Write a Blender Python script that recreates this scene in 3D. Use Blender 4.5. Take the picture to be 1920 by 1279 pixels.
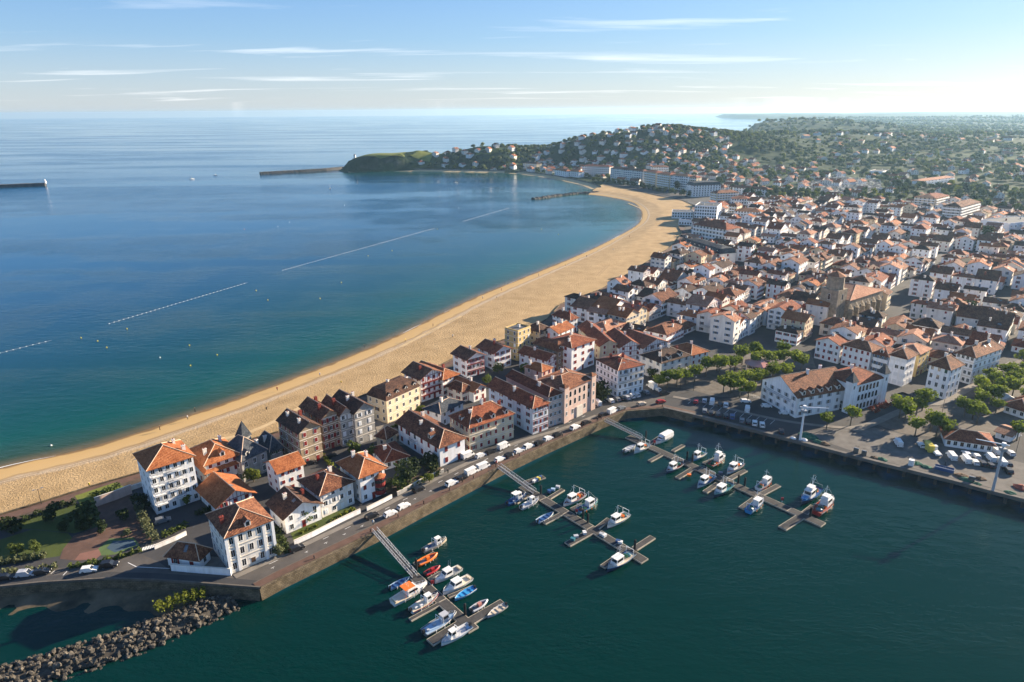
import bpy, math, random
import numpy as np
from mathutils import Vector
random.seed(7)
rng = np.random.default_rng(7)
for _o in list(bpy.data.objects): bpy.data.objects.remove(_o)
S = bpy.context.scene
COL = S.collection
# ---------------------------------------------------------------- survey of the place (metres; camera foot at the origin, Y into the view)
CAM_H = 115.0
FPX = 1280.0
PITCH = math.atan((639.5 - 206.0) / FPX)
ROLL = math.radians(.44)
_sp, _cp = math.sin(PITCH), math.cos(PITCH)
_F = np.array([0, _cp, -_sp]); _U0 = np.array([0, _sp, _cp]); _R0 = np.array([1., 0, 0])
_R = _R0 * math.cos(ROLL) - _U0 * math.sin(ROLL); _U = _U0 * math.cos(ROLL) + _R0 * math.sin(ROLL)
G = 3.0                                   # quay and street level above the water
def at(px, py, z=G):                      # surveyed sight line -> plan position at height z
    d = _F + _R * (px - 960.) / FPX - _U * (py - 639.5) / FPX
    t = (z - CAM_H) / d[2]
    return np.array([d[0] * t, d[1] * t])
def ats(pts, z=G): return [at(x, y, z) for x, y in pts]
# ---------------------------------------------------------------- camera, sky, sun, exposure
cam = bpy.data.cameras.new('camera'); camo = bpy.data.objects.new('camera', cam); COL.objects.link(camo)
cam.sensor_width = 36.0; cam.lens = 36.0 * FPX / 1920.0; cam.clip_start = 1.0; cam.clip_end = 60000.0
from mathutils import Matrix
camo.matrix_world = Matrix(((_R[0], _U[0], -_F[0], 0), (_R[1], _U[1], -_F[1], 0), (_R[2], _U[2], -_F[2], CAM_H), (0, 0, 0, 1)))
S.camera = camo
SUN_AZ = math.radians(31.5)               # plan angle from +X towards +Y
SUN_EL = math.radians(18.5)
W = bpy.data.worlds.new('World'); S.world = W; W.use_nodes = True
nt = W.node_tree; nt.nodes.clear()
def wn(t, **k):
    n = nt.nodes.new(t)
    for a, b in k.items(): setattr(n, a, b)
    return n
out = wn('ShaderNodeOutputWorld'); bg = wn('ShaderNodeBackground'); sky = wn('ShaderNodeTexSky', sky_type='NISHITA')
sky.sun_disc = False; sky.sun_elevation = SUN_EL; sky.sun_rotation = math.pi / 2 - SUN_AZ
_v = wn('ShaderNodeTexCoord'); _s = wn('ShaderNodeSeparateXYZ'); _m = wn('ShaderNodeMath', operation='MAXIMUM'); _c = wn('ShaderNodeCombineXYZ'); _n = wn('ShaderNodeVectorMath', operation='NORMALIZE'); nt.links.new(_v.outputs['Generated'], _s.inputs[0]); nt.links.new(_s.outputs[2], _m.inputs[0]); _m.inputs[1].default_value = .004
for _i in (0, 1): nt.links.new(_s.outputs[_i], _c.inputs[_i])
nt.links.new(_m.outputs[0], _c.inputs[2]); nt.links.new(_c.outputs[0], _n.inputs[0]); nt.links.new(_n.outputs[0], sky.inputs[0])
sky.altitude = 100; sky.air_density = 1.0; sky.dust_density = 0.2; sky.ozone_density = 2.2
bg.inputs['Strength'].default_value = 0.074
tc = wn('ShaderNodeTexCoord'); sep = wn('ShaderNodeSeparateXYZ'); nt.links.new(tc.outputs['Generated'], sep.inputs[0])
mz = wn('ShaderNodeMath', operation='MAXIMUM'); nt.links.new(sep.outputs[2], mz.inputs[0]); mz.inputs[1].default_value = .012
az_ = wn('ShaderNodeMath', operation='ADD'); nt.links.new(mz.outputs[0], az_.inputs[0]); az_.inputs[1].default_value = .035
dx = wn('ShaderNodeMath', operation='DIVIDE'); dy = wn('ShaderNodeMath', operation='DIVIDE')
nt.links.new(sep.outputs[0], dx.inputs[0]); nt.links.new(az_.outputs[0], dx.inputs[1])
nt.links.new(sep.outputs[1], dy.inputs[0]); nt.links.new(az_.outputs[0], dy.inputs[1])
cmb = wn('ShaderNodeCombineXYZ'); nt.links.new(dx.outputs[0], cmb.inputs[0]); nt.links.new(dy.outputs[0], cmb.inputs[1])
mp = wn('ShaderNodeMapping'); mp.inputs['Rotation'].default_value = (0, 0, .25); mp.inputs['Scale'].default_value = (.30, .95, 1); mp.inputs['Location'].default_value = (2.2, .7, 0)
nt.links.new(cmb.outputs[0], mp.inputs[0])
no = wn('ShaderNodeTexNoise'); no.inputs['Scale'].default_value = .8; no.inputs['Detail'].default_value = 7; no.inputs['Roughness'].default_value = .55; no.inputs['Distortion'].default_value = .5
nt.links.new(mp.outputs[0], no.inputs[0])
rp = wn('ShaderNodeValToRGB'); rp.color_ramp.elements[0].position = .56; rp.color_ramp.elements[1].position = .76
rp.color_ramp.elements[0].color = (0, 0, 0, 1); rp.color_ramp.elements[1].color = (.75, .75, .75, 1)
nt.links.new(no.outputs[0], rp.inputs[0])
mx = wn('ShaderNodeMix', data_type='RGBA'); cfd = wn('ShaderNodeMapRange'); nt.links.new(mz.outputs[0], cfd.inputs[0]); cfd.inputs[1].default_value = .2; cfd.inputs[2].default_value = .6; cfd.inputs[3].default_value = 1; cfd.inputs[4].default_value = .0
cfm = wn('ShaderNodeMath', operation='MULTIPLY'); nt.links.new(rp.outputs[0], cfm.inputs[0]); nt.links.new(cfd.outputs[0], cfm.inputs[1]); nt.links.new(cfm.outputs[0], mx.inputs[0])
# thin moisture veil, densest towards the horizon all the way round
vz = wn('ShaderNodeMath', operation='MULTIPLY'); nt.links.new(mz.outputs[0], vz.inputs[0]); vz.inputs[1].default_value = -1.1
ve = wn('ShaderNodeMath', operation='EXPONENT'); nt.links.new(vz.outputs[0], ve.inputs[0])
vf = wn('ShaderNodeMath', operation='MULTIPLY'); nt.links.new(ve.outputs[0], vf.inputs[0]); vf.inputs[1].default_value = .80
veil = wn('ShaderNodeMix', data_type='RGBA'); nt.links.new(vf.outputs[0], veil.inputs[0]); nt.links.new(sky.outputs[0], veil.inputs[6]); vr = wn('ShaderNodeValToRGB'); ee = vr.color_ramp.elements; ee[0].position = 0; ee[0].color = (.66, .77, .92, 1); ee[1].position = .5; ee[1].color = (.05, .24, .80, 1)
for p_, c_ in ((.03, (.54, .70, .93)), (.09, (.26, .53, .94)), (.19, (.07, .33, .92))): q_ = ee.new(p_); q_.color = (*c_, 1)
nt.links.new(mz.outputs[0], vr.inputs[0]); vs = wn('ShaderNodeVectorMath', operation='SCALE'); vs.inputs['Scale'].default_value = 3.15; nt.links.new(vr.outputs[0], vs.inputs[0]); nt.links.new(vs.outputs[0], veil.inputs[7])
nt.links.new(veil.outputs[2], mx.inputs[6])
brt = wn('ShaderNodeMix', data_type='RGBA', blend_type='MIX'); brt.inputs[0].default_value = .55
nt.links.new(veil.outputs[2], brt.inputs[6]); brt.inputs[7].default_value = (7.5, 7.3, 7.2, 1)
nt.links.new(brt.outputs[2], mx.inputs[7]); nt.links.new(mx.outputs[2], bg.inputs[0]); nt.links.new(bg.outputs[0], out.inputs[0])
sl = bpy.data.lights.new('sun', 'SUN'); sl.energy = 5.0; sl.angle = math.radians(.55); sl.color = (1, .83, .62)
so = bpy.data.objects.new('sun', sl); COL.objects.link(so)
_sd = Vector((math.cos(SUN_AZ) * math.cos(SUN_EL), math.sin(SUN_AZ) * math.cos(SUN_EL), math.sin(SUN_EL)))
so.rotation_euler = _sd.to_track_quat('Z', 'Y').to_euler()
S.view_settings.view_transform = 'Standard'; S.view_settings.look = 'None'; S.view_settings.gamma = 1; S.view_settings.exposure = 1.72
S.render.engine = 'CYCLES'
cy = S.cycles; cy.use_denoising = True; cy.max_bounces = 6; cy.diffuse_bounces = 3; cy.glossy_bounces = 3; cy.transmission_bounces = 2; cy.volume_bounces = 0; cy.transparent_max_bounces = 6
cy.caustics_reflective = False; cy.caustics_refractive = False; cy.sample_clamp_indirect = 4
# ---------------------------------------------------------------- materials
MATS = {}
def mat(name, col, rough=.8, var=.12, vscale=.6, bump=0, bscale=6, spec=.3, metal=0, kind=None, col2=None, coord='Object', objvar=0.0):
    if name in MATS: return MATS[name]
    m = bpy.data.materials.new(name); m.use_nodes = True; t = m.node_tree; N = t.nodes; L = t.links
    b = N['Principled BSDF']; b.inputs['Roughness'].default_value = rough; b.inputs['Metallic'].default_value = metal
    b.inputs['Specular IOR Level'].default_value = spec
    MATS[name] = m
    c = N.new('ShaderNodeTexCoord')
    src = c.outputs[coord]
    if kind == 'geo': src = N.new('ShaderNodeNewGeometry').outputs['Position']
    n = N.new('ShaderNodeTexNoise'); n.inputs['Scale'].default_value = vscale; n.inputs['Detail'].default_value = 5; n.inputs['Roughness'].default_value = .62
    L.new(src, n.inputs['Vector'])
    r = N.new('ShaderNodeValToRGB'); e = r.color_ramp.elements
    c2 = col2 or tuple(x * (1 - 2.2 * var) for x in col)
    e[0].position = .3; e[1].position = .7
    e[0].color = (*[max(0, x) for x in c2], 1); e[1].color = (*[x * (1 + var * .6) if not col2 else x for x in col], 1)
    L.new(n.outputs[0], r.inputs[0]); res = r.outputs[0]
    if objvar:
        oi = N.new('ShaderNodeObjectInfo'); mr = N.new('ShaderNodeMapRange'); mr.inputs[3].default_value = 1 - objvar; mr.inputs[4].default_value = 1 + objvar
        L.new(oi.outputs['Random'], mr.inputs[0]); hs = N.new('ShaderNodeHueSaturation'); L.new(mr.outputs[0], hs.inputs['Value']); L.new(res, hs.inputs['Color']); res = hs.outputs[0]
    if name.startswith('wall_'):
        ms = N.new('ShaderNodeMapping'); ms.inputs['Scale'].default_value = (1.1, 1.1, .10); gp = N.new('ShaderNodeNewGeometry'); L.new(gp.outputs['Position'], ms.inputs[0]); ns = N.new('ShaderNodeTexNoise'); ns.inputs['Scale'].default_value = 1.; ns.inputs['Detail'].default_value = 5; L.new(ms.outputs[0], ns.inputs['Vector'])
        rs = N.new('ShaderNodeValToRGB'); rs.color_ramp.elements[0].position = .30; rs.color_ramp.elements[0].color = (.80, .775, .735, 1); rs.color_ramp.elements[1].position = .56; L.new(ns.outputs[0], rs.inputs[0])
        mu = N.new('ShaderNodeMix'); mu.data_type = 'RGBA'; mu.blend_type = 'MULTIPLY'; mu.inputs[0].default_value = .75; L.new(res, mu.inputs[6]); L.new(rs.outputs[0], mu.inputs[7]); res = mu.outputs[2]
    L.new(res, b.inputs['Base Color'])
    if bump:
        n2 = N.new('ShaderNodeTexNoise'); n2.inputs['Scale'].default_value = bscale; n2.inputs['Detail'].default_value = 4; L.new(src, n2.inputs['Vector'])
        bp = N.new('ShaderNodeBump'); bp.inputs['Strength'].default_value = bump; bp.inputs['Distance'].default_value = .1
        L.new(n2.outputs[0], bp.inputs['Height']); L.new(bp.outputs[0], b.inputs['Normal'])
    return m
def tile_mat(name, cola, colb, colc):
    m = bpy.data.materials.new(name); m.use_nodes = True; t = m.node_tree; N = t.nodes; L = t.links; b = N['Principled BSDF']; MATS[name] = m
    b.inputs['Roughness'].default_value = .85; b.inputs['Specular IOR Level'].default_value = .2
    uv = N.new('ShaderNodeUVMap')
    geo = N.new('ShaderNodeNewGeometry')
    n = N.new('ShaderNodeTexNoise'); n.inputs['Scale'].default_value = .35; n.inputs['Detail'].default_value = 6; n.inputs['Roughness'].default_value = .7; L.new(geo.outputs['Position'], n.inputs['Vector'])
    # single tiles differ: a coarse cell noise over tile courses
    mp = N.new('ShaderNodeMapping'); mp.inputs['Scale'].default_value = (4.2, 2.6, 1); L.new(uv.outputs[0], mp.inputs[0])
    wv = N.new('ShaderNodeTexWhiteNoise'); wv.noise_dimensions = '2D'; fl = N.new('ShaderNodeVectorMath'); fl.operation = 'FLOOR'; L.new(mp.outputs[0], fl.inputs[0]); L.new(fl.outputs[0], wv.inputs['Vector'])
    ad = N.new('ShaderNodeMath'); ad.operation = 'MULTIPLY_ADD'; L.new(wv.outputs['Value'], ad.inputs[0]); ad.inputs[1].default_value = .34; L.new(n.outputs[0], ad.inputs[2])
    oi = N.new('ShaderNodeObjectInfo'); ad2 = N.new('ShaderNodeMath'); ad2.operation = 'MULTIPLY_ADD'; L.new(oi.outputs['Random'], ad2.inputs[0]); ad2.inputs[1].default_value = .16; L.new(ad.outputs[0], ad2.inputs[2])
    r = N.new('ShaderNodeValToRGB'); e = r.color_ramp.elements; e[0].position = .42; e[1].position = .98
    e[0].color = (*cola, 1); e[1].color = (*colc, 1); k = e.new(.7); k.color = (*colb, 1)
    L.new(ad2.outputs[0], r.inputs[0]); L.new(r.outputs[0], b.inputs['Base Color'])
    sp = N.new('ShaderNodeSeparateXYZ'); L.new(uv.outputs[0], sp.inputs[0])
    w = N.new('ShaderNodeMath'); w.operation = 'MULTIPLY'; L.new(sp.outputs[0], w.inputs[0]); w.inputs[1].default_value = 2 * math.pi * 3.2
    sn = N.new('ShaderNodeMath'); sn.operation = 'SINE'; L.new(w.outputs[0], sn.inputs[0])
    w2 = N.new('ShaderNodeMath'); w2.operation = 'MULTIPLY'; L.new(sp.outputs[1], w2.inputs[0]); w2.inputs[1].default_value = 2.6
    fr = N.new('ShaderNodeMath'); fr.operation = 'FRACT'; L.new(w2.outputs[0], fr.inputs[0])
    sm = N.new('ShaderNodeMath'); sm.operation = 'MULTIPLY_ADD'; L.new(fr.outputs[0], sm.inputs[0]); sm.inputs[1].default_value = -.7; L.new(sn.outputs[0], sm.inputs[2])
    bp = N.new('ShaderNodeBump'); bp.inputs['Strength'].default_value = .75; bp.inputs['Distance'].default_value = .07; L.new(sm.outputs[0], bp.inputs['Height']); L.new(bp.outputs[0], b.inputs['Normal'])
    return m
tile_mat('tile_orange', (.14, .042, .017), (.29, .092, .031), (.41, .16, .065))
tile_mat('tile_red', (.06, .016, .010), (.165, .042, .02), (.31, .10, .045))
tile_mat('tile_brown', (.04, .016, .010), (.125, .045, .024), (.28, .12, .06))
tile_mat('tile_dark', (.018, .011, .010), (.045, .023, .017), (.12, .06, .038))
tile_mat('tile_slate', (.022, .027, .034), (.045, .053, .064), (.09, .098, .11))
tile_mat('tile_pink', (.16, .06, .033), (.31, .135, .078), (.42, .22, .14))
mat('wall_white', (.86, .86, .85), .9, .05, .35, objvar=.05)
mat('wall_offwhite', (.78, .74, .67), .9, .06, .35, objvar=.05)
mat('wall_cream', (.66, .55, .38), .9, .07, .4)
mat('wall_pink', (.66, .48, .40), .9, .07, .4)
mat('wall_yellow', (.62, .46, .20), .9, .07, .4)
mat('wall_stone', (.33, .255, .175), .95, .2, 1.6, .5, 5)
mat('wall_grey', (.36, .35, .33), .95, .15, 1.2, .4, 5)
mat('wall_church', (.34, .28, .205), .95, .22, .7, .5, 3)
mat('trim', (.62, .57, .49), .85, .06, 1)
mat('mortar', (.58, .42, .30), .9, .1, 2)
mat('frame_white', (.78, .78, .76), .6, .03, 1)
mat('glass_dark', (.018, .022, .028), .08, .2, .8, spec=.6)
mat('curtain', (.16, .17, .19), .6, .3, .9, spec=.5)
mat('shutter_red', (.215, .018, .016), .6, .1, 2, objvar=.12)
mat('shutter_green', (.03, .085, .055), .6, .1, 2)
mat('shutter_blue', (.10, .17, .26), .6, .1, 2)
mat('shutter_grey', (.42, .44, .46), .6, .08, 2)
mat('shutter_brown', (.11, .055, .03), .65, .15, 2)
mat('shutter_white', (.72, .73, .73), .6, .05, 2)
mat('timber_red', (.19, .02, .018), .7, .1, 2)
mat('metal_dark', (.03, .032, .035), .5, .1, 2, metal=.4)
mat('metal_white', (.72, .74, .76), .45, .05, 1)
mat('metal_grey', (.30, .32, .34), .45, .1, 1, metal=.3)
mat('asphalt', (.062, .060, .060), .95, .18, .11, .25, 9, kind='geo', col2=(.036, .036, .038))
mat('asphalt_road', (.098, .088, .079), .95, .14, .25, .2, 9, kind='geo', col2=(.062, .057, .053))
mat('paving_red', (.12, .070, .052), .95, .15, .4, .2, 4, kind='geo')
mat('paving_stone', (.125, .108, .09), .95, .16, .5, .3, 3, kind='geo')
mat('paving_pale', (.20, .18, .155), .95, .14, .3, .2, 4, kind='geo')
mat('concrete', (.13, .12, .108), .95, .18, .3, .3, 4, kind='geo')
mat('concrete_dark', (.06, .055, .05), .95, .3, .5, .5, 3, kind='geo')
mat('grass', (.075, .095, .018), .95, .25, .12, .6, 12, kind='geo', col2=(.03, .05, .01))
mat('grass_yellow', (.19, .20, .03), .95, .25, .03, .6, 2, kind='geo', col2=(.085, .11, .02))
mat('soil', (.085, .062, .042), .95, .25, .6, .5, 6, kind='geo')
mat('paint_white', (.72, .72, .70), .8, .12, 1.5, kind='geo')
mat('rock', (.105, .092, .074), .95, .3, .9, .8, 2.2, objvar=.3)
mat('cliff', (.23, .20, .165), .95, .3, .06, .9, .25, kind='geo')
mat('bark', (.15, .125, .09), .95, .25, 2, .6, 7)
mat('rust_red', (.24, .045, .03), .8, .2, 2)
mat('net_green', (.02, .12, .075), .95, .3, 2, .8, 5)
mat('net_brown', (.16, .10, .06), .95, .35, 2, .8, 5)
mat('pontoon_deck', (.055, .053, .052), .95, .2, 1, .2, 10)
mat('pontoon_edge', (.42, .37, .29), .9, .15, 1)
mat('rubber', (.015, .015, .016), .9, .1, 2)
mat('chrome', (.5, .5, .52), .25, .05, 1, metal=.8)
mat('lamp_glass', (.7, .7, .66), .3, .05, 1)
mat('tail_red', (.25, .01, .01), .4, .05, 1)
mat('skin', (.5, .3, .2), .7, .05, 1)
for n_, c_ in dict(white=(.76, .77, .78), cream=(.60, .52, .38), black=(.012, .013, .016), grey=(.16, .17, .18), silver=(.42, .43, .45), blue=(.025, .075, .20), red=(.33, .02, .02), green=(.02, .10, .05),
                   skyblue=(.035, .25, .52), navy=(.018, .035, .09), orange=(.75, .17, .02), yellow=(.62, .48, .06), teal=(.04, .16, .19), beige=(.5, .42, .32), palegreen=(.32, .50, .40), paleblue=(.30, .42, .55), pinkred=(.45, .20, .16)).items():
    mat('paint_' + n_, c_, .32, .05, 1.5, spec=.5)
def leaf_mat(name, a, b_, trans=.35):
    m = bpy.data.materials.new(name); m.use_nodes = True; t = m.node_tree; N = t.nodes; L = t.links; MATS[name] = m
    b = N['Principled BSDF']; b.inputs['Roughness'].default_value = .75; b.inputs['Specular IOR Level'].default_value = .15
    g = N.new('ShaderNodeNewGeometry'); n = N.new('ShaderNodeTexNoise'); n.inputs['Scale'].default_value = .35; n.inputs['Detail'].default_value = 6; n.inputs['Roughness'].default_value = .75; L.new(g.outputs['Position'], n.inputs['Vector'])
    oi = N.new('ShaderNodeObjectInfo'); ad = N.new('ShaderNodeMath'); ad.operation = 'MULTIPLY_ADD'; L.new(oi.outputs['Random'], ad.inputs[0]); ad.inputs[1].default_value = .3; L.new(n.outputs[0], ad.inputs[2])
    r = N.new('ShaderNodeValToRGB'); e = r.color_ramp.elements; e[0].position = .38; e[1].position = .95; e[0].color = (*a, 1); e[1].color = (*b_, 1); L.new(ad.outputs[0], r.inputs[0]); L.new(r.outputs[0], b.inputs['Base Color'])
    tr = N.new('ShaderNodeBsdfTranslucent'); hs = N.new('ShaderNodeHueSaturation'); hs.inputs['Value'].default_value = 1.5; L.new(r.outputs[0], hs.inputs['Color']); L.new(hs.outputs[0], tr.inputs[0])
    mxs = N.new('ShaderNodeMixShader'); mxs.inputs[0].default_value = trans; L.new(b.outputs[0], mxs.inputs[1]); L.new(tr.outputs[0], mxs.inputs[2]); L.new(mxs.outputs[0], N['Material Output'].inputs[0])
    return m
leaf_mat('leaf_plane', (.055, .09, .008), (.18, .22, .022))
leaf_mat('leaf_dark', (.014, .026, .009), (.045, .062, .018), .2)
leaf_mat('leaf_mid', (.03, .052, .012), (.115, .14, .03), .28)
leaf_mat('leaf_bright', (.06, .085, .01), (.17, .185, .025), .35)
leaf_mat('leaf_olive', (.06, .075, .035), (.16, .165, .08), .25)
def M(n): return MATS[n]
def brick_mat(name, c1, c2, mort, sc, bw=.9, bh=.45, coord='UV'):
    m = bpy.data.materials.new(name); m.use_nodes = True; t = m.node_tree; N = t.nodes; L = t.links; b = N['Principled BSDF']; MATS[name] = m; b.inputs['Roughness'].default_value = .95; b.inputs['Specular IOR Level'].default_value = .15
    uv = N.new('ShaderNodeUVMap'); br = N.new('ShaderNodeTexBrick'); L.new(uv.outputs[0], br.inputs['Vector']); br.inputs['Scale'].default_value = sc
    br.inputs['Color1'].default_value = (*c1, 1); br.inputs['Color2'].default_value = (*c2, 1); br.inputs['Mortar'].default_value = (*mort, 1); br.inputs['Brick Width'].default_value = bw; br.inputs['Row Height'].default_value = bh; br.inputs['Mortar Size'].default_value = .03
    g = N.new('ShaderNodeNewGeometry'); n = N.new('ShaderNodeTexNoise'); n.inputs['Scale'].default_value = .5; n.inputs['Detail'].default_value = 6; L.new(g.outputs['Position'], n.inputs['Vector'])
    mxx = N.new('ShaderNodeMix'); mxx.data_type = 'RGBA'; mxx.blend_type = 'MULTIPLY'; mxx.inputs[0].default_value = .8; L.new(br.outputs[0], mxx.inputs[6])
    r = N.new('ShaderNodeValToRGB'); r.color_ramp.elements[0].position = .3; r.color_ramp.elements[0].color = (.35, .33, .28, 1); r.color_ramp.elements[1].position = .65; L.new(n.outputs[0], r.inputs[0]); L.new(r.outputs[0], mxx.inputs[7])
    L.new(mxx.outputs[2], b.inputs['Base Color'])
    bp = N.new('ShaderNodeBump'); bp.inputs['Strength'].default_value = .6; bp.inputs['Distance'].default_value = .06; L.new(br.outputs['Fac'], bp.inputs['Height']); bp.invert = True; L.new(bp.outputs[0], b.inputs['Normal'])
    return m
brick_mat('quay_stone', (.20, .16, .105), (.135, .108, .072), (.05, .041, .032), 1.0)
# ---------------------------------------------------------------- mesh builder
class MB:
    def __init__(s): s.v = []; s.f = []; s.m = []; s.uv = {}
    def face(s, pts, m=0, uv=None):
        i = len(s.v); s.v += [tuple(map(float, p)) for p in pts]; s.f.append(tuple(range(i, i + len(pts)))); s.m.append(m)
        if uv: s.uv[len(s.f) - 1] = uv
    def box(s, x0, x1, y0, y1, z0, z1, m=0, fr=None):
        P = [(x0, y0, z0), (x1, y0, z0), (x1, y1, z0), (x0, y1, z0), (x0, y0, z1), (x1, y0, z1), (x1, y1, z1), (x0, y1, z1)]
        if fr: P = [fr(p) for p in P]
        i = len(s.v); s.v += P
        for q in ((0, 3, 2, 1), (4, 5, 6, 7), (0, 1, 5, 4), (1, 2, 6, 5), (2, 3, 7, 6), (3, 0, 4, 7)): s.f.append(tuple(i + k for k in q)); s.m.append(m)
    def cyl(s, a, b, r0, r1=None, n=8, m=0, cap=True):
        r1 = r0 if r1 is None else r1; a = np.array(a, float); b = np.array(b, float); d = b - a; d /= np.linalg.norm(d) + 1e-9
        e = np.cross(d, [0, 0, 1.]); e = np.array([1., 0, 0]) if np.linalg.norm(e) < 1e-4 else e / np.linalg.norm(e); g = np.cross(d, e); i = len(s.v)
        for p, r in ((a, r0), (b, r1)):
            for k in range(n):
                t = 2 * math.pi * k / n; s.v.append(tuple(p + r * (math.cos(t) * e + math.sin(t) * g)))
        for k in range(n):
            s.f.append((i + k, i + n + k, i + n + (k + 1) % n, i + (k + 1) % n)); s.m.append(m)
        if cap: s.f.append(tuple(i + n - 1 - k for k in range(n))[::-1]); s.m.append(m); s.f.append(tuple(i + n + k for k in range(n))[::-1]); s.m.append(m)
    def loft(s, rings, m=0, closed=True, capa=True, capb=True):
        i = len(s.v); n = len(rings[0])
        for r in rings: s.v += [tuple(map(float, p)) for p in r]
        for k in range(len(rings) - 1):
            for j in range(n if closed else n - 1):
                s.f.append((i + k * n + j, i + k * n + (j + 1) % n, i + (k + 1) * n + (j + 1) % n, i + (k + 1) * n + j)); s.m.append(m)
        if capa: s.f.append(tuple(i + j for j in range(n))[::-1]); s.m.append(m)
        if capb: s.f.append(tuple(i + (len(rings) - 1) * n + j for j in range(n))); s.m.append(m)
    def slab(s, polys, t, m=0, me=None, uvs=None):          # roof skin of given polygons (shared corner tuples), thickness t downward
        cnt = {}
        for p in polys:
            for a, b in zip(p, p[1:] + p[:1]): cnt[(a, b)] = cnt.get((a, b), 0) + 1
        for p in polys:
            p0 = np.array(p[0]); ex = np.array(p[1]) - p0; L_ = np.linalg.norm(ex) + 1e-9; ex = ex / L_
            nrm = np.cross(ex, np.array(p[2]) - p0); nrm /= np.linalg.norm(nrm) + 1e-9; ey = np.cross(nrm, ex)
            s.face(p, m, [(float((np.array(q) - p0) @ ex), float((np.array(q) - p0) @ ey)) for q in p])
            s.face([(q[0], q[1], q[2] - t) for q in p[::-1]], m if me is None else me)
        for (a, b) in cnt:
            if (b, a) not in cnt: s.face([a, (a[0], a[1], a[2] - t), (b[0], b[1], b[2] - t), b], m if me is None else me)
    def mesh(s, name, mats):
        me = bpy.data.meshes.new(name); me.from_pydata(s.v, [], s.f)
        for x in mats: me.materials.append(M(x) if isinstance(x, str) else x)
        if len(mats) > 1: me.polygons.foreach_set('material_index', s.m)
        if s.uv:
            uvl = me.uv_layers.new(name='UVMap'); 
            for pi, uv in s.uv.items():
                ls = me.polygons[pi].loop_start
                for k, c in enumerate(uv): uvl.data[ls + k].uv = c
        me.update(); return me
    def build(s, name, mats, parent=None, **kw): return obj(name, s.mesh(name, mats), parent, **kw)
def obj(name, data, parent=None, loc=None, rz=None, label=None, cat=None, group=None, kind=None, smooth=False):
    o = bpy.data.objects.new(name, data); COL.objects.link(o)
    if parent is not None: o.parent = parent
    if loc is not None: o.location = loc
    if rz is not None: o.rotation_euler = (0, 0, rz)
    if label: o['label'] = label
    if cat: o['category'] = cat
    if group: o['group'] = group
    if kind: o['kind'] = kind
    if smooth:
        for p in data.polygons: p.use_smooth = True
    return o
def thing(name, label, cat, loc, rz=0, group=None): return obj(name, None, None, loc, rz, label, cat, group)
def ordinal(n):
    w = ['first', 'second', 'third', 'fourth', 'fifth', 'sixth', 'seventh', 'eighth', 'ninth', 'tenth', 'eleventh', 'twelfth']
    return w[n - 1] if n <= 12 else '%d%s' % (n, 'th' if 10 <= n % 100 <= 20 else {1: 'st', 2: 'nd', 3: 'rd'}.get(n % 10, 'th'))
def sheet(name, poly, z, m, kind='structure', **kw):        # flat polygon lying on the ground
    from mathutils.geometry import tessellate_polygon
    pts = [Vector((p[0], p[1], 0)) for p in poly]; tri = tessellate_polygon([pts]); b = MB()
    b.v = [(p[0], p[1], z) for p in poly]
    for t in tri:
        a, c, d = [poly[k] for k in t]
        if (c[0] - a[0]) * (d[1] - a[1]) - (c[1] - a[1]) * (d[0] - a[0]) < 0: t = t[::-1]
        b.f.append(tuple(t)); b.m.append(0)
    return b.build(name, [m], None, kind=kind, **kw)
def inside(p, poly):
    c = False; n = len(poly)
    for i in range(n):
        a, b = poly[i], poly[(i + 1) % n]
        if (a[1] > p[1]) != (b[1] > p[1]) and p[0] < (b[0] - a[0]) * (p[1] - a[1]) / (b[1] - a[1]) + a[0]: c = not c
    return c
def seg_dist(P, poly):       # vectorised distance of points (n,2) to an open polyline
    best = np.full(len(P), 1e9)
    for a, b in zip(poly[:-1], poly[1:]):
        a = np.array(a); b = np.array(b); d = b - a; t = np.clip(((P - a) @ d) / (d @ d), 0, 1); best = np.minimum(best, np.linalg.norm(P - a - t[:, None] * d, axis=1))
    return best
def offset_line(pts, d):     # shift an open polyline sideways (left positive)
    pts = [np.array(p) for p in pts]; r = []
    for i, p in enumerate(pts):
        a = pts[max(0, i - 1)]; b = pts[min(len(pts) - 1, i + 1)]; t = (b - a) / np.linalg.norm(b - a); r.append(p + d * np.array([-t[1], t[0]]))
    return r
def resample(pts, step):
    pts = [np.array(p, float) for p in pts]; out_ = [pts[0]]
    for a, b in zip(pts[:-1], pts[1:]):
        n = max(1, int(np.linalg.norm(b - a) / step))
        out_ += [a + (b - a) * k / n for k in range(1, n + 1)]
    return out_
def smooth_line(pts, it=2):
    for _ in range(it):
        q = [pts[0]]
        for a, b in zip(pts[:-1], pts[1:]): a = np.array(a); b = np.array(b); q += [a * .75 + b * .25, a * .25 + b * .75]
        pts = q + [pts[-1]]
    return pts
# ================================================================ THE SETTING
water_px = [(-160, 925), (0, 874.5), (150, 846), (300, 798), (520, 721.5), (726, 640), (880, 561), (984, 520), (1087, 478), (1130, 458), (1191, 426), (1203, 412), (1204, 396), (1193, 383), (1182, 378), (1160, 372.8), (1130, 367.5), (1103, 365)]
far_px = [(1110, 355), (1093, 347.6), (1060, 340), (1026, 333), (963, 325), (880, 323), (747, 321), (653, 323)]
WL = smooth_line(ats(water_px, 0), 2)
FARW = smooth_line(ats(far_px, 0), 1)
back_px = [(-160, 1012), (0, 967.5), (78, 944), (172, 914), (277, 884), (400, 846), (520, 812), (688, 740), (790, 704), (887, 655), (953, 636), (1025, 600), (1050, 572), (1125, 544), (1168, 520), (1256, 465), (1279, 439), (1272, 427), (1290, 408), (1300, 385), (1279, 376), (1232, 367), (1176, 354), (1130, 345)]
BK = ats(back_px, 2.6)
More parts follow.
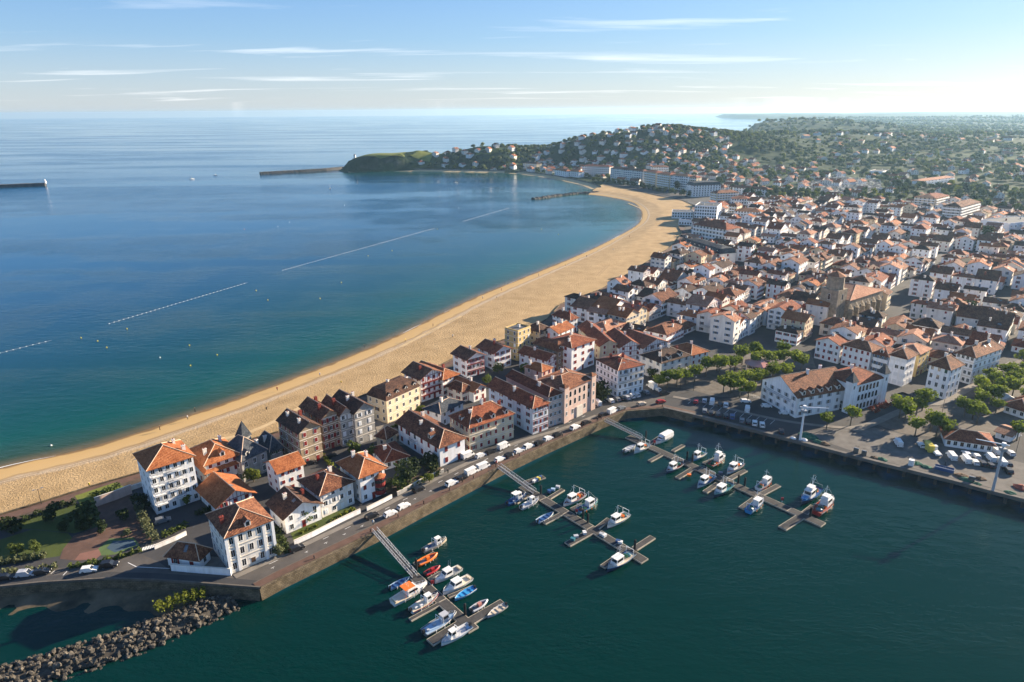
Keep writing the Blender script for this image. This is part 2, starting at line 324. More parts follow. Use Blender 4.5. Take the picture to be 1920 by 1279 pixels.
quay_px = [(-160, 1120), (0, 1104), (78, 1096), (196, 1089), (278, 1091), (377, 1097.6), (487, 1106), (530, 1083), (594, 1052), (700, 1001), (800, 948), (935, 878), (1020, 838), (1132, 788), (1175, 771), (1244, 765.5), (1299, 778), (1480, 824), (1640, 866), (1786, 902), (1856, 921), (1920, 937), (2150, 1000)]
QE = ats(quay_px, G)
# --- sea
mat('mole_stone_a', (.16, .15, .135), .95, .3, .2, kind='geo')
def axis(lo, hi, a, b, st, grow=1.13):
    c = list(np.arange(a, b + .1, st)); s_ = st; x = a
    L_ = []
    while x > lo: s_ *= grow; x -= s_; L_.append(max(x, lo))
    s_ = st; x = c[-1]; R_ = []
    while x < hi: s_ *= grow; x += s_; R_.append(min(x, hi))
    return np.array(L_[::-1] + c + R_)
def grid_mesh(name, xs, ys, zf):
    X, Y = np.meshgrid(xs, ys); P = np.stack([X.ravel(), Y.ravel()], 1); Z = zf(P); nx, ny = len(xs), len(ys)
    me = bpy.data.meshes.new(name); me.vertices.add(nx * ny); me.vertices.foreach_set('co', np.column_stack([P, Z]).astype(np.float32).ravel())
    i = (np.arange(ny - 1)[:, None] * nx + np.arange(nx - 1)[None]).ravel(); q = np.stack([i, i + 1, i + nx + 1, i + nx], 1)
    me.loops.add(q.size); me.loops.foreach_set('vertex_index', q.ravel().astype(np.int32)); me.polygons.add(len(q)); me.polygons.foreach_set('loop_start', np.arange(0, q.size, 4, dtype=np.int32)); me.update(calc_edges=True)
    me.polygons.foreach_set('use_smooth', np.ones(len(q), bool)); return me, P, Z
SEA_R = 17000.
me, P, Z = grid_mesh('sea', axis(-SEA_R, SEA_R, -330, 330, 5), axis(40, SEA_R, 60, 900, 5), lambda p: np.zeros(len(p)))
shore = np.minimum(seg_dist(P, WL), seg_dist(P, FARW) * 1.6)
harb_poly = [np.array(p) for p in QE] + [np.array((300., 60.)), np.array((-330., 60.))]
hb = np.array([1. if (y < 260 and inside((x, y), harb_poly)) else 0. for x, y in P])
a_ = me.attributes.new('shore', 'FLOAT', 'POINT'); a_.data.foreach_set('value', shore.astype(np.float32))
a_ = me.attributes.new('harb', 'FLOAT', 'POINT'); a_.data.foreach_set('value', hb.astype(np.float32))
m = bpy.data.materials.new('sea_water'); m.use_nodes = True; t = m.node_tree; N = t.nodes; L = t.links; b = N['Principled BSDF']; MATS['sea_water'] = m
def nd(ty, **k):
    n = N.new(ty)
    for a, v in k.items(): setattr(n, a, v)
    return n
b.inputs['IOR'].default_value = 1.2; b.inputs['Specular IOR Level'].default_value = .5; b.inputs['Specular Tint'].default_value = (.45, .85, 1, 1)
at1 = nd('ShaderNodeAttribute', attribute_name='shore'); at2 = nd('ShaderNodeAttribute', attribute_name='harb')
geo = nd('ShaderNodeNewGeometry')
nz = nd('ShaderNodeTexNoise'); nz.inputs['Scale'].default_value = .012; nz.inputs['Detail'].default_value = 4; L.new(geo.outputs['Position'], nz.inputs['Vector'])
jit = nd('ShaderNodeMath', operation='MULTIPLY_ADD'); L.new(nz.outputs[0], jit.inputs[0]); jit.inputs[1].default_value = .35; jit.inputs[2].default_value = .82
ds = nd('ShaderNodeMath', operation='MULTIPLY'); L.new(at1.outputs['Fac'], ds.inputs[0]); L.new(jit.outputs[0], ds.inputs[1])
mr = nd('ShaderNodeMath', operation='DIVIDE'); L.new(ds.outputs[0], mr.inputs[0]); mr.inputs[1].default_value = 400.
pw = nd('ShaderNodeMath', operation='POWER'); L.new(mr.outputs[0], pw.inputs[0]); pw.inputs[1].default_value = .5; pw.use_clamp = True
rp = nd('ShaderNodeValToRGB'); e = rp.color_ramp.elements; e[0].position = 0; e[0].color = (.25, .165, .075, 1); e[1].position = 1; e[1].color = (.0002, .060, .145, 1)
for p_, c_ in ((.07, (.10, .08, .034)), (.13, (.022, .052, .026)), (.24, (.0008, .056, .042)), (.45, (.0001, .042, .052)), (.72, (.0001, .044, .098))): k = e.new(p_); k.color = (*c_, 1)
L.new(pw.outputs[0], rp.inputs[0])
hm = nd('ShaderNodeMix', data_type='RGBA'); L.new(at2.outputs['Fac'], hm.inputs[0]); L.new(rp.outputs[0], hm.inputs[6]); hm.inputs[7].default_value = (.0001, .019, .0155, 1)
L.new(hm.outputs[2], b.inputs['Base Color'])
# wind slicks: smooth lanes between rippled water
mpw = nd('ShaderNodeMapping'); mpw.inputs['Scale'].default_value = (.0011, .0075, 1); mpw.inputs['Rotation'].default_value = (0, 0, -.12); L.new(geo.outputs['Position'], mpw.inputs[0])
sk = nd('ShaderNodeTexNoise'); sk.inputs['Scale'].default_value = 1.; sk.inputs['Detail'].default_value = 6; sk.inputs['Roughness'].default_value = .62; sk.inputs['Distortion'].default_value = .6; L.new(mpw.outputs[0], sk.inputs['Vector'])
sr = nd('ShaderNodeMapRange'); L.new(sk.outputs[0], sr.inputs[0]); sr.inputs[1].default_value = .42; sr.inputs[2].default_value = .6; sr.inputs[3].default_value = .08; sr.inputs[4].default_value = .6
w1 = nd('ShaderNodeTexNoise'); w1.inputs['Scale'].default_value = .55; w1.inputs['Detail'].default_value = 4; w1.inputs['Roughness'].default_value = .6
mpr = nd('ShaderNodeMapping'); mpr.inputs['Rotation'].default_value = (0, 0, .6); mpr.inputs['Scale'].default_value = (1, 2.1, 1); L.new(geo.outputs['Position'], mpr.inputs[0]); L.new(mpr.outputs[0], w1.inputs['Vector'])
w2 = nd('ShaderNodeTexNoise'); w2.inputs['Scale'].default_value = .13; w2.inputs['Detail'].default_value = 3; L.new(mpr.outputs[0], w2.inputs['Vector'])
w3 = nd('ShaderNodeTexNoise'); w3.inputs['Scale'].default_value = .022; w3.inputs['Detail'].default_value = 4; L.new(geo.outputs['Position'], w3.inputs['Vector'])
wp = nd('ShaderNodeMapRange'); L.new(w3.outputs[0], wp.inputs[0]); wp.inputs[1].default_value = .38; wp.inputs[2].default_value = .62; wp.inputs[3].default_value = .35; wp.inputs[4].default_value = 1.5
wa = nd('ShaderNodeMath', operation='MULTIPLY'); L.new(w1.outputs[0], wa.inputs[0]); L.new(wp.outputs[0], wa.inputs[1])
wb = nd('ShaderNodeMath', operation='MULTIPLY_ADD'); L.new(w2.outputs[0], wb.inputs[0]); wb.inputs[1].default_value = 1.6; L.new(wa.outputs[0], wb.inputs[2])
bp = nd('ShaderNodeBump'); bp.inputs['Distance'].default_value = .42; L.new(wb.outputs[0], bp.inputs['Height']); L.new(sr.outputs[0], bp.inputs['Strength']); L.new(bp.outputs[0], b.inputs['Normal'])
rr_ = nd('ShaderNodeMapRange'); L.new(sk.outputs[0], rr_.inputs[0]); rr_.inputs[1].default_value = .42; rr_.inputs[2].default_value = .6; rr_.inputs[3].default_value = .05; rr_.inputs[4].default_value = .16; L.new(rr_.outputs[0], b.inputs['Roughness'])
me.materials.append(m); obj('sea', me, kind='structure')
# --- beach: strip from the waterline up to the promenade
m = bpy.data.materials.new('sand'); m.use_nodes = True; t = m.node_tree; N = t.nodes; L = t.links; b = N['Principled BSDF']; MATS['sand'] = m
at1 = nd('ShaderNodeAttribute', attribute_name='edge'); geo = nd('ShaderNodeNewGeometry')
n1 = nd('ShaderNodeTexNoise'); n1.inputs['Scale'].default_value = .12; n1.inputs['Detail'].default_value = 6; L.new(geo.outputs['Position'], n1.inputs['Vector'])
n2 = nd('ShaderNodeTexNoise'); n2.inputs['Scale'].default_value = 1.3; n2.inputs['Detail'].default_value = 5; n2.inputs['Roughness'].default_value = .7; L.new(geo.outputs['Position'], n2.inputs['Vector'])
dry = nd('ShaderNodeValToRGB'); e = dry.color_ramp.elements; e[0].position = .3; e[0].color = (.32, .218, .105, 1); e[1].position = .7; e[1].color = (.43, .30, .155, 1); L.new(n1.outputs[0], dry.inputs[0])
wj = nd('ShaderNodeMath', operation='MULTIPLY_ADD'); L.new(n1.outputs[0], wj.inputs[0]); wj.inputs[1].default_value = 5; L.new(at1.outputs['Fac'], wj.inputs[2])
wr = nd('ShaderNodeValToRGB'); e = wr.color_ramp.elements; e[0].position = 0; e[0].color = (.12, .075, .035, 1); e[1].position = 1; e[1].color = (1, 1, 1, 1)
for p_, c_ in ((.15, (.19, .118, .052)), (.19, (.44, .29, .12)), (.50, (.46, .31, .14)), (.55, (.30, .205, .10))): k = e.new(p_); k.color = (*c_, 1)
wm = nd('ShaderNodeMath', operation='DIVIDE'); L.new(wj.outputs[0], wm.inputs[0]); wm.inputs[1].default_value = 26.; wm.use_clamp = True; L.new(wm.outputs[0], wr.inputs[0])
ms = nd('ShaderNodeMapRange'); L.new(wm.outputs[0], ms.inputs[0]); ms.inputs[1].default_value = .55; ms.inputs[2].default_value = .75
mm = nd('ShaderNodeMix', data_type='RGBA'); L.new(ms.outputs[0], mm.inputs[0]); L.new(wr.outputs[0], mm.inputs[6]); L.new(dry.outputs[0], mm.inputs[7]); L.new(mm.outputs[2], b.inputs['Base Color'])
bp = nd('ShaderNodeBump'); bp.inputs['Distance'].default_value = .6; L.new(n2.outputs[0], bp.inputs['Height']); L.new(ms.outputs[0], bp.inputs['Strength']); L.new(bp.outputs[0], b.inputs['Normal'])
b.inputs['Roughness'].default_value = .9; b.inputs['Specular IOR Level'].default_value = .15
def para(pts, n):
    pts = [np.array(p) for p in pts]; d = [0]
    for a, c in zip(pts[:-1], pts[1:]): d.append(d[-1] + np.linalg.norm(c - a))
    s_ = np.linspace(0, d[-1], n); return np.stack([np.interp(s_, d, [p[k] for p in pts]) for k in (0, 1)], 1)
nA, nB = 180, 26
i0 = 19                                  # back line up to the far corner of the bay
A_ = para(WL, nA); B_ = para(BK, nA)
tt = np.linspace(-.25, 1.02, nB)
v = []; ed = []
for i in range(nA):
    wdt = np.linalg.norm(B_[i] - A_[i])
    for k in tt:
        p = A_[i] + (B_[i] - A_[i]) * k; d = k * wdt
        z = (-.06 * abs(d)) if d < 0 else min(2.45, .055 * d + .12 * (1 - math.exp(-d * .5)))
        v.append((p[0], p[1], z)); ed.append(max(0, d))
fcs = [(i * nB + k, (i + 1) * nB + k, (i + 1) * nB + k + 1, i * nB + k + 1)[::-1] for i in range(nA - 1) for k in range(nB - 1)]
me = bpy.data.meshes.new('beach'); me.from_pydata(v, [], fcs); me.attributes.new('edge', 'FLOAT', 'POINT').data.foreach_set('value', np.array(ed, np.float32)); me.materials.append(MATS['sand'])
obj('beach', me, kind='structure', smooth=True)
# foam of the small waves along the waterline
mat('foam', (.72, .74, .72), .9, .1, 1.2, kind='geo')
fm = para(WL, 420); b = MB(); rf_ = np.random.default_rng(2)
for i in range(419):
    a, c = fm[i], fm[i + 1]; d = (c - a) / np.linalg.norm(c - a); n_ = np.array([-d[1], d[0]]); w = max(0., .16 * math.sin(i * .21) + .14 * math.sin(i * .057 + 1) + (.1 if i > 220 else .0)); o = -.6 + .5 * math.sin(i * .13)
    if w > .06: b.face([(*(a + n_ * (o - w)), .06), (*(c + n_ * (o - w)), .06), (*(c + n_ * (o + w)), .05), (*(a + n_ * (o + w)), .05)])
b.build('wave_foam', ['foam'], None, kind='stuff', label='thin white foam of small waves along the beach', cat='foam')
# smoothed vehicle track and raked tracks along the sand
def ribbon(name, pts, w, z, m, kind='structure', zfun=None, **kw):
    pts = smooth_line([np.array(p) for p in pts], 2); l = offset_line(pts, w / 2); r = offset_line(pts, -w / 2); b = MB()
    zf = zfun or (lambda p: z)
    for i in range(len(pts) - 1): b.face([(*r[i], zf(r[i])), (*r[i + 1], zf(r[i + 1])), (*l[i + 1], zf(l[i + 1])), (*l[i], zf(l[i]))])
    return b.build(name, [m], None, kind=kind, **kw)
mat('sand_smooth', (.50, .36, .19), .95, .06, .3, kind='geo')
WLa = WL
def sand_z(p): d = float(seg_dist(np.array([p]), WLa)[0]); return min(2.45, .055 * d + .12 * (1 - math.exp(-d * .5))) + .05
for pts, w in (([(400, 830), (480, 812), (560, 768), (640, 722), (700, 690), (740, 655), (800, 622), (900, 575), (1000, 530), (1060, 500), (1130, 470), (1180, 448)], 2.2), ([(985, 548), (1040, 530), (1062, 518), (1068, 510), (1050, 505), (1010, 518)], 1.8), ([(1178, 380), (1200, 388), (1218, 398), (1228, 412)], 1.5)):
    ribbon('sand_track', ats(pts, 1.5), w, 0, 'sand_smooth', zfun=sand_z)
mat('sand_rut', (.27, .18, .088), .95, .1, .5, kind='geo')
for pts in ([(0, 902), (150, 866), (300, 818), (480, 752), (640, 690), (760, 640), (880, 585), (990, 538), (1090, 494), (1150, 462), (1205, 420)], [(20, 925), (180, 880), (330, 830), (420, 800), (560, 740)], [(700, 700), (760, 672), (830, 640), (900, 610), (1000, 560), (1080, 530)], [(250, 858), (262, 848), (270, 846), (276, 852)], [(415, 812), (425, 806), (436, 805), (442, 812)], [(418, 815), (427, 809), (434, 809), (438, 814)], [(1120, 520), (1160, 480), (1200, 455), (1250, 420)], [(1212, 392), (1222, 405), (1226, 420), (1224, 432)], [(1209, 393), (1218, 406), (1222, 420), (1220, 431)]):
    for o in (-.8, .8): ribbon('tyre_rut', offset_line(smooth_line(ats(pts, 1.5), 1), o), .35, 0, 'sand_rut', zfun=sand_z)
# --- town ground sheet
gpoly = [np.array(p) for p in QE] + [np.array((330., 60.)), np.array((950., 60.)), np.array((1050., 1000.)), np.array((300., 1010.))] + [np.array(p) for p in BK[::-1]]
sheet('ground', gpoly, G, 'asphalt')
# promenade behind the beach: sea wall + red paving
pb = [np.array(p) for p in BK[:20]]
b = MB(); 
for a, c in zip(pb[:-1], pb[1:]):
    L_ = float(np.linalg.norm(c - a)); b.face([(*a, .6), (*c, .6), (*c, G + .45), (*a, G + .45)][::-1], 0, [(0, 0), (0, 2.8), (L_, 2.8), (L_, 0)][::-1])
    n_ = np.array([-(c - a)[1], (c - a)[0]]) / L_; b.face([(*a, G + .45), (*c, G + .45), (*(c - n_ * .5), G + .45), (*(a - n_ * .5), G + .45)][::-1], 0, [(0, 0), (L_, 0), (L_, .5), (0, .5)])
    b.face([(*(a - n_ * .5), G + .45), (*(c - n_ * .5), G + .45), (*(c - n_ * .5), G), (*(a - n_ * .5), G)][::-1], 0, [(0, 0), (L_, 0), (L_, .5), (0, .5)])
b.build('sea_wall', ['quay_stone'], None, kind='structure')
for nm, o0, o1, z, mm_ in (('promenade', -.55, -4.2, G + .012, 'paving_red'), ('verge', -4.2, -6.4, G + .008, 'soil')):
    l = offset_line(pb, o0); r = offset_line(pb, o1); sheet(nm, l + r[::-1], z, mm_)
# --- quay: promenade strip, parapet and stone wall on the west side, open piled pier on the east
qw = [np.array(p) for p in QE[:17]]; qe = [np.array(p) for p in QE[15:]]
b = MB()
for a, c in zip(qw[:-1], qw[1:]):
    L_ = float(np.linalg.norm(c - a)); t_ = (c - a) / L_; n_ = np.array([t_[1], -t_[0]])
    b.face([(*(a + n_ * .7), -1.5), (*(c + n_ * .7), -1.5), (*c, G + .02), (*a, G + .02)], 0, [(0, 0), (L_, 0), (L_, 4.6), (0, 4.6)])
    b.face([(*a, G + .02), (*c, G + .02), (*(c - n_ * .8), G + .02), (*(a - n_ * .8), G + .02)], 0, [(0, 0), (L_, 0), (L_, .8), (0, .8)])
b.build('quay_wall', ['quay_stone'], None, kind='structure')
sheet('quay_promenade', offset_line(qw[6:], .8) + offset_line(qw[6:], 3.2)[::-1], G + .13, 'paving_red')
b = MB(); r0 = offset_line(qw[6:], 3.2); r1 = offset_line(qw[6:], 3.45)
for a, c, a1, c1 in zip(r0[:-1], r0[1:], r1[:-1], r1[1:]):
    b.face([(*a, G + .14), (*c, G + .14), (*c1, G + .14), (*a1, G + .14)]); b.face([(*a1, G + .14), (*c1, G + .14), (*c1, G), (*a1, G)])
b.build('kerb', ['paving_stone'], None, kind='structure')
b = MB(); l0 = offset_line(qw[:7], .25); l1 = offset_line(qw[:7], .7)       # low white-topped wall along the left road
for i in range(6):
    a, c, a1, c1 = l0[i], l0[i + 1], l1[i], l1[i + 1]; z1 = G + .55
    b.face([(*a, G), (*c, G), (*c, z1), (*a, z1)]); b.face([(*a, z1), (*c, z1), (*c1, z1), (*a1, z1)]); b.face([(*a1, z1), (*c1, z1), (*c1, G), (*a1, G)])
b.build('parapet', ['paving_stone'], None, kind='structure')
# east pier
pl_ = resample(qe, 4.2)
pr = thing('pier', 'dark concrete harbour pier on piles along the car park', 'pier', (0, 0, 0)); pr['kind'] = 'structure'
b = MB(); lo = offset_line(qe, 0); li = offset_line(qe, 1.4); li2 = offset_line(qe, 6)
for i in range(len(qe) - 1):
    a, c, a1, c1, a2, c2 = lo[i], lo[i + 1], li[i], li[i + 1], li2[i], li2[i + 1]
    b.face([(*a, G - .9), (*c, G - .9), (*c, G + .25), (*a, G + .25)]); b.face([(*a, G + .25), (*c, G + .25), (*c1, G + .25), (*a1, G + .25)]); b.face([(*a1, G + .25), (*c1, G + .25), (*c1, G), (*a1, G)])
    b.face([(*a, G - .9), (*a2, G - .9), (*c2, G - .9), (*c, G - .9)]); b.face([(*a2, G - .9), (*a2, -2), (*c2, -2), (*c2, G - .9)])
b.build('coping', ['concrete'], pr)
pm = MB(); pm.cyl((0, 0, -2.5), (0, 0, G - .85), .42, n=10); pm = pm.mesh('pile', ['concrete_dark'])
for p, q in zip(offset_line(pl_, .6), offset_line(pl_, 3.5)):
    obj('pile', pm, pr, (p[0], p[1], 0)); obj('pile', pm, pr, (q[0], q[1], 0))
# --- road along the harbour, with markings
road_in = [(-160, 1088), (0, 1074), (150, 1062), (255, 1034), (300, 1055), (322, 1072), (436, 1080), (520, 1043), (585, 1012), (690, 962), (770, 920), (860, 872), (965, 827), (1060, 800), (1118, 776), (1165, 755), (1250, 735)]
ro = offset_line(qw, 3.45); ro = [np.array(p) for p in ro]
sheet('road', ro[:15] + [at(1244, 757)] + ats(road_in)[::-1], G + .004, 'asphalt_road')
mid = smooth_line(offset_line(qw[7:14], 7.6), 1); b = MB(); acc = resample(mid, 1.6)
for i in range(0, len(acc) - 1, 4):
    a, c = np.array(acc[i]), np.array(acc[i + 1]); t_ = (c - a) / np.linalg.norm(c - a); n_ = np.array([-t_[1], t_[0]]) * .07
    b.face([(*(a - n_), G + .009), (*(c - n_), G + .009), (*(c + n_), G + .009), (*(a + n_), G + .009)])
pk = resample(offset_line(qw[7:14], 5.6), 5.6)
for i in range(len(pk) - 1):
    a = np.array(pk[i]); t_ = np.array(pk[i + 1]) - a; t_ = t_ / np.linalg.norm(t_); n_ = np.array([-t_[1], t_[0]])
    for d0, d1, w0, w1 in ((-.5, .5, -.06, .06), (-.06, .06, -.5, .0)):
        q = [a + t_ * d0 + n_ * w0, a + t_ * d1 + n_ * w0, a + t_ * d1 + n_ * w1, a + t_ * d0 + n_ * w1]; b.face([(*x, G + .009) for x in q])
b.build('road_marking', ['paint_white'], None, kind='structure')
def stripes(name, pxs, w, z=G + .012, m='paint_white'):
    b = MB()
    for p0, p1 in pxs:
        a, c = at(*p0), at(*p1); t_ = (c - a) / np.linalg.norm(c - a); n_ = np.array([-t_[1], t_[0]]) * w / 2
        b.face([(*(a - n_), z), (*(c - n_), z), (*(c + n_), z), (*(a + n_), z)])
    return b.build(name, [m], None, kind='structure')
stripes('crosswalk', [((266 + 5 * k, 1033 - 1.4 * k), (270 + 5 * k, 1026 - 1.4 * k)) for k in range(6)], .5)
stripes('road_line', [((240, 1055), (256, 1063)), ((256, 1063), (318, 1066)), ((95, 1076), (103, 1070)), ((118, 1079), (126, 1071))], .18)
stripes('parking_line', [((1085 + 10 * k, 763 - 4.4 * k), (1098 + 10 * k, 772 - 4.4 * k)) for k in range(-1, 8)] + [((1300 + 14 * k, 748 + 3.5 * k), (1290 + 14 * k, 757 + 3.5 * k)) for k in range(12)] + [((1380 + 16 * k, 732 + 6 * k), (1440 + 16 * k, 748 + 6 * k)) for k in range(5)], .12)
ribbon('pavement', ats([(440, 1082), (520, 1046), (585, 1015), (690, 965), (770, 923), (860, 876), (965, 830), (1060, 803), (1118, 780)]), 1.8, G + .1, 'paving_pale')
ribbon('footpath', ats([(1262, 744), (1330, 757), (1400, 775), (1480, 792), (1560, 801), (1600, 803), (1640, 792)]), 2.0, G + .11, 'paving_pale')
ribbon('pavement', ats([(1600, 808), (1640, 793), (1690, 770), (1730, 757), (1765, 758), (1800, 738), (1850, 708), (1900, 680)]), 3.2, G + .1, 'paving_pale')
sheet('plaza', ats([(1225, 722), (1300, 690), (1440, 655), (1520, 660), (1530, 690), (1432, 700), (1430, 742), (1350, 745), (1290, 730)]), G + .006, 'paving_stone')
sheet('plaza', ats([(1640, 795), (1700, 765), (1760, 762), (1830, 712), (1930, 665), (1990, 720), (1990, 800), (1850, 815), (1770, 822), (1690, 812)]), G + .007, 'paving_stone')
sheet('quay_apron', ats([(1500, 812), (1560, 806), (1640, 802), (1750, 828), (1910, 866), (1960, 880), (1960, 942), (1850, 912), (1640, 860)]), G + .005, 'concrete')
for k, pts in enumerate(([(1300, 708), (1330, 700), (1345, 706), (1312, 716)], [(1660, 815), (1740, 836), (1745, 850), (1680, 838)])): pass
# park at the lower left
sheet('lawn', ats([(-160, 1040), (0, 1012), (60, 993), (128, 1000), (138, 1012), (118, 1030), (112, 1043), (0, 1058), (-160, 1075)]), G + .012, 'grass')
sheet('lawn', ats([(0, 992), (60, 970), (130, 950), (180, 935), (190, 985), (140, 1000), (60, 992)]), G + .010, 'grass')
sheet('lawn', ats([(140, 930), (215, 905), (250, 920), (190, 940), (150, 945)]), G + .02, 'grass_yellow')
sheet('park_path', ats([(118, 1030), (138, 1005), (190, 985), (182, 950), (245, 925), (285, 1010), (255, 1025), (150, 1052), (112, 1048)]), G + .014, 'paving_red')
sheet('playground', ats([(140, 1050), (150, 1038), (185, 1030), (190, 1040), (178, 1050)]), G + .02, mat('play_pink', (.20, .10, .075), .9, .06, .5, kind='geo'))
sheet('playground', ats([(178, 1035), (205, 1010), (250, 1008), (262, 1022), (215, 1040), (190, 1042)]), G + .018, mat('play_green', (.085, .13, .045), .9, .1, .5, kind='geo'))
sheet('playground', ats([(200, 1028), (212, 1015), (250, 1012), (256, 1022), (215, 1036)]), G + .024, mat('play_blue', (.05, .085, .12), .9, .1, .5, kind='geo'))
# foreshore under the left road
mat('foreshore', (.15, .115, .07), .95, .3, .16, .8, 1.2, kind='geo', col2=(.018, .02, .013))
fx0, fx1 = -150., -40.; fsx = np.arange(fx0, fx1, 1.2); fsy = np.arange(96., 150., 1.2)
wl_ = [np.array(p) for p in QE[:6]]; rl_ = ats([(430, 1118), (330, 1165), (240, 1200), (130, 1235), (20, 1268), (-160, 1320)], .8)
fme, fP, fZ = grid_mesh('foreshore', fsx, fsy, lambda p: np.maximum(1.5 - .16 * seg_dist(p, wl_), .5 - .22 * seg_dist(p, rl_)) - .7 * np.clip((-62 - p[:, 0]) / 60, 0, 1.6) - .6 * np.clip(p[:, 0] + 80, 0, 9) + .35 * np.sin(p[:, 0] * .5 + p[:, 1] * .3) * np.sin(p[:, 1] * .6 - p[:, 0] * .2))
fme.materials.append(MATS['foreshore'])
inw = np.array([inside(p, harb_poly) for p in fP]); co_ = np.column_stack([fP, np.where(inw, fZ, np.minimum(fZ, 2.0))]).astype(np.float32); fme.vertices.foreach_set('co', co_.ravel()); fme.update()
obj('foreshore', fme, kind='structure')
# narrow shaded beach and sea wall along the far shore
fb = resample(FARW, 14); b = MB(); o1 = offset_line(fb, -14); o0 = offset_line(fb, 3)
for i in range(len(fb) - 1): b.face([(*o0[i], -.4), (*o0[i + 1], -.4), (*o1[i + 1], 2.3), (*o1[i], 2.3)][::-1]); b.face([(*o1[i], 2.3), (*o1[i + 1], 2.3), (*o1[i + 1], 4.4), (*o1[i], 4.4)][::-1], 1)
b.build('beach', ['sand_smooth', 'mole_stone_a'], None, kind='structure')
# --- hills beyond the town: one height field
coast = [np.array(p) for p in FARW] + [np.array(p) for p in ((-352., 1425.), (-330., 1475.), (-220., 1530.), (0., 1600.), (250., 1690.), (480., 1780.), (640., 2200.), (900., 2700.), (1010., 2860.), (1250., 3050.), (1700., 3900.), (2200., 5200.), (2700., 7400.), (2650., 8800.), (3000., 10500.))]
land = coast + [np.array((16000., 10500.)), np.array((16000., 500.)), np.array((300., 500.))] + [np.array(p) for p in BK[:18:-1]]
LX = np.array([p[0] for p in land]); LY = np.array([p[1] for p in land])
def inland(P):
    c = np.zeros(len(P), bool); n = len(LX)
    for i in range(n):
        j = (i + 1) % n; cond = (LY[i] > P[:, 1]) != (LY[j] > P[:, 1]); xi = (LX[j] - LX[i]) * (P[:, 1] - LY[i]) / (LY[j] - LY[i] + 1e-9) + LX[i]; c ^= cond & (P[:, 0] < xi)
    return c
def bump(P, x, y, rx, ry, h, rot=0):
    d = P - np.array([x, y]); c, s_ = math.cos(rot), math.sin(rot); u = d[:, 0] * c + d[:, 1] * s_; v_ = -d[:, 0] * s_ + d[:, 1] * c; return h * np.exp(-(u / rx) ** 2 - (v_ / ry) ** 2)
_ph = rng.uniform(0, 6.28, (14, 2)); _kd = rng.uniform(0, 6.28, 14)
def wob(P, sc):
    r_ = np.zeros(len(P))
    for k in range(14): f_ = 2 * math.pi / sc * (1 + .35 * k); r_ += np.sin(P[:, 0] * f_ * math.cos(_kd[k]) + P[:, 1] * f_ * math.sin(_kd[k]) + _ph[k, 0]) / (1 + .5 * k)
    return r_ / 4
far_all = [np.array(p) for p in BK[19:]] + [np.array(p) for p in FARW]
def height(P):
    P = np.asarray(P, float); ins = inland(P); d = seg_dist(P, coast); d = np.where(ins, d, -d)
    ramp = np.clip((P[:, 1] - 760) / 500, 0, 1); ramp = ramp * ramp * (3 - 2 * ramp)
    far = np.clip((P[:, 1] - 1900) / 5500, 0, 1)
    h = 2.2 + ramp * (10 + 6 * wob(P, 420)) + bump(P, 330, 1520, 240, 170, 52, .12) + bump(P, 40, 1470, 190, 80, 28, .1) + bump(P, -170, 1455, 120, 60, 16, .1) + bump(P, -290, 1440, 50, 40, 11) + bump(P, 700, 1750, 420, 260, 32) + bump(P, 1150, 2750, 420, 330, 52, .5) + bump(P, 1500, 1900, 700, 400, 26)
    h += far * (24 + 22 * wob(P, 2600)) + np.clip((P[:, 1] - 2200) / 900, 0, 1) * 16 * wob(P, 1100)
    xw = np.clip((P[:, 0] + 235) / 90, 0, 1); cl = np.clip((d + 4) / (26 + 95 * xw * (P[:, 1] < 1700)), 0, 1); cl = cl * cl * (3 - 2 * cl)
    a_l = np.clip((P[:, 0] + 60) / 140, 0, 1) * 105; dF = seg_dist(P, far_all); low = np.clip((dF - a_l) / 150, 0, 1); low = np.where(a_l > 0, low * low * (3 - 2 * low), 1.); low = 1 - (1 - low) * np.clip(a_l / 60, 0, 1)
    h = 2.2 + (h - 2.2) * low; cl = np.where(a_l > 40, np.maximum(cl, np.clip((d + 4) / 20, 0, 1)), cl)
    return np.where(d > -4, -2 + (h + 2) * cl, -3 - np.clip(-d - 4, 0, 60) * .1)
me, P, Z = grid_mesh('hills', axis(-420, 15800, -420, 1300, 13, 1.06), axis(690, 10400, 690, 1900, 13, 1.05), height)
m = bpy.data.materials.new('hill_ground'); m.use_nodes = True; t = m.node_tree; N = t.nodes; L = t.links; b = N['Principled BSDF']; MATS['hill_ground'] = m; b.inputs['Roughness'].default_value = .95; b.inputs['Specular IOR Level'].default_value = .1
geo = nd('ShaderNodeNewGeometry'); n1 = nd('ShaderNodeTexNoise'); n1.inputs['Scale'].default_value = .012; n1.inputs['Detail'].default_value = 8; n1.inputs['Roughness'].default_value = .7; L.new(geo.outputs['Position'], n1.inputs['Vector'])
r1 = nd('ShaderNodeValToRGB'); e = r1.color_ramp.elements; e[0].position = .38; e[0].color = (.012, .026, .010, 1); e[1].position = .72; e[1].color = (.085, .11, .026, 1); k = e.new(.55); k.color = (.024, .045, .015, 1); L.new(n1.outputs[0], r1.inputs[0])
sz = nd('ShaderNodeSeparateXYZ'); L.new(geo.outputs['Normal'], sz.inputs[0])
cf = nd('ShaderNodeMapRange'); L.new(sz.outputs[2], cf.inputs[0]); cf.inputs[1].default_value = .55; cf.inputs[2].default_value = .75
n3 = nd('ShaderNodeTexNoise'); n3.inputs['Scale'].default_value = .09; n3.inputs['Detail'].default_value = 6; L.new(geo.outputs['Position'], n3.inputs['Vector'])
cr = nd('ShaderNodeValToRGB'); e = cr.color_ramp.elements; e[0].position = .35; e[0].color = (.06, .055, .04, 1); e[1].position = .7; e[1].color = (.25, .22, .175, 1); L.new(n3.outputs[0], cr.inputs[0])
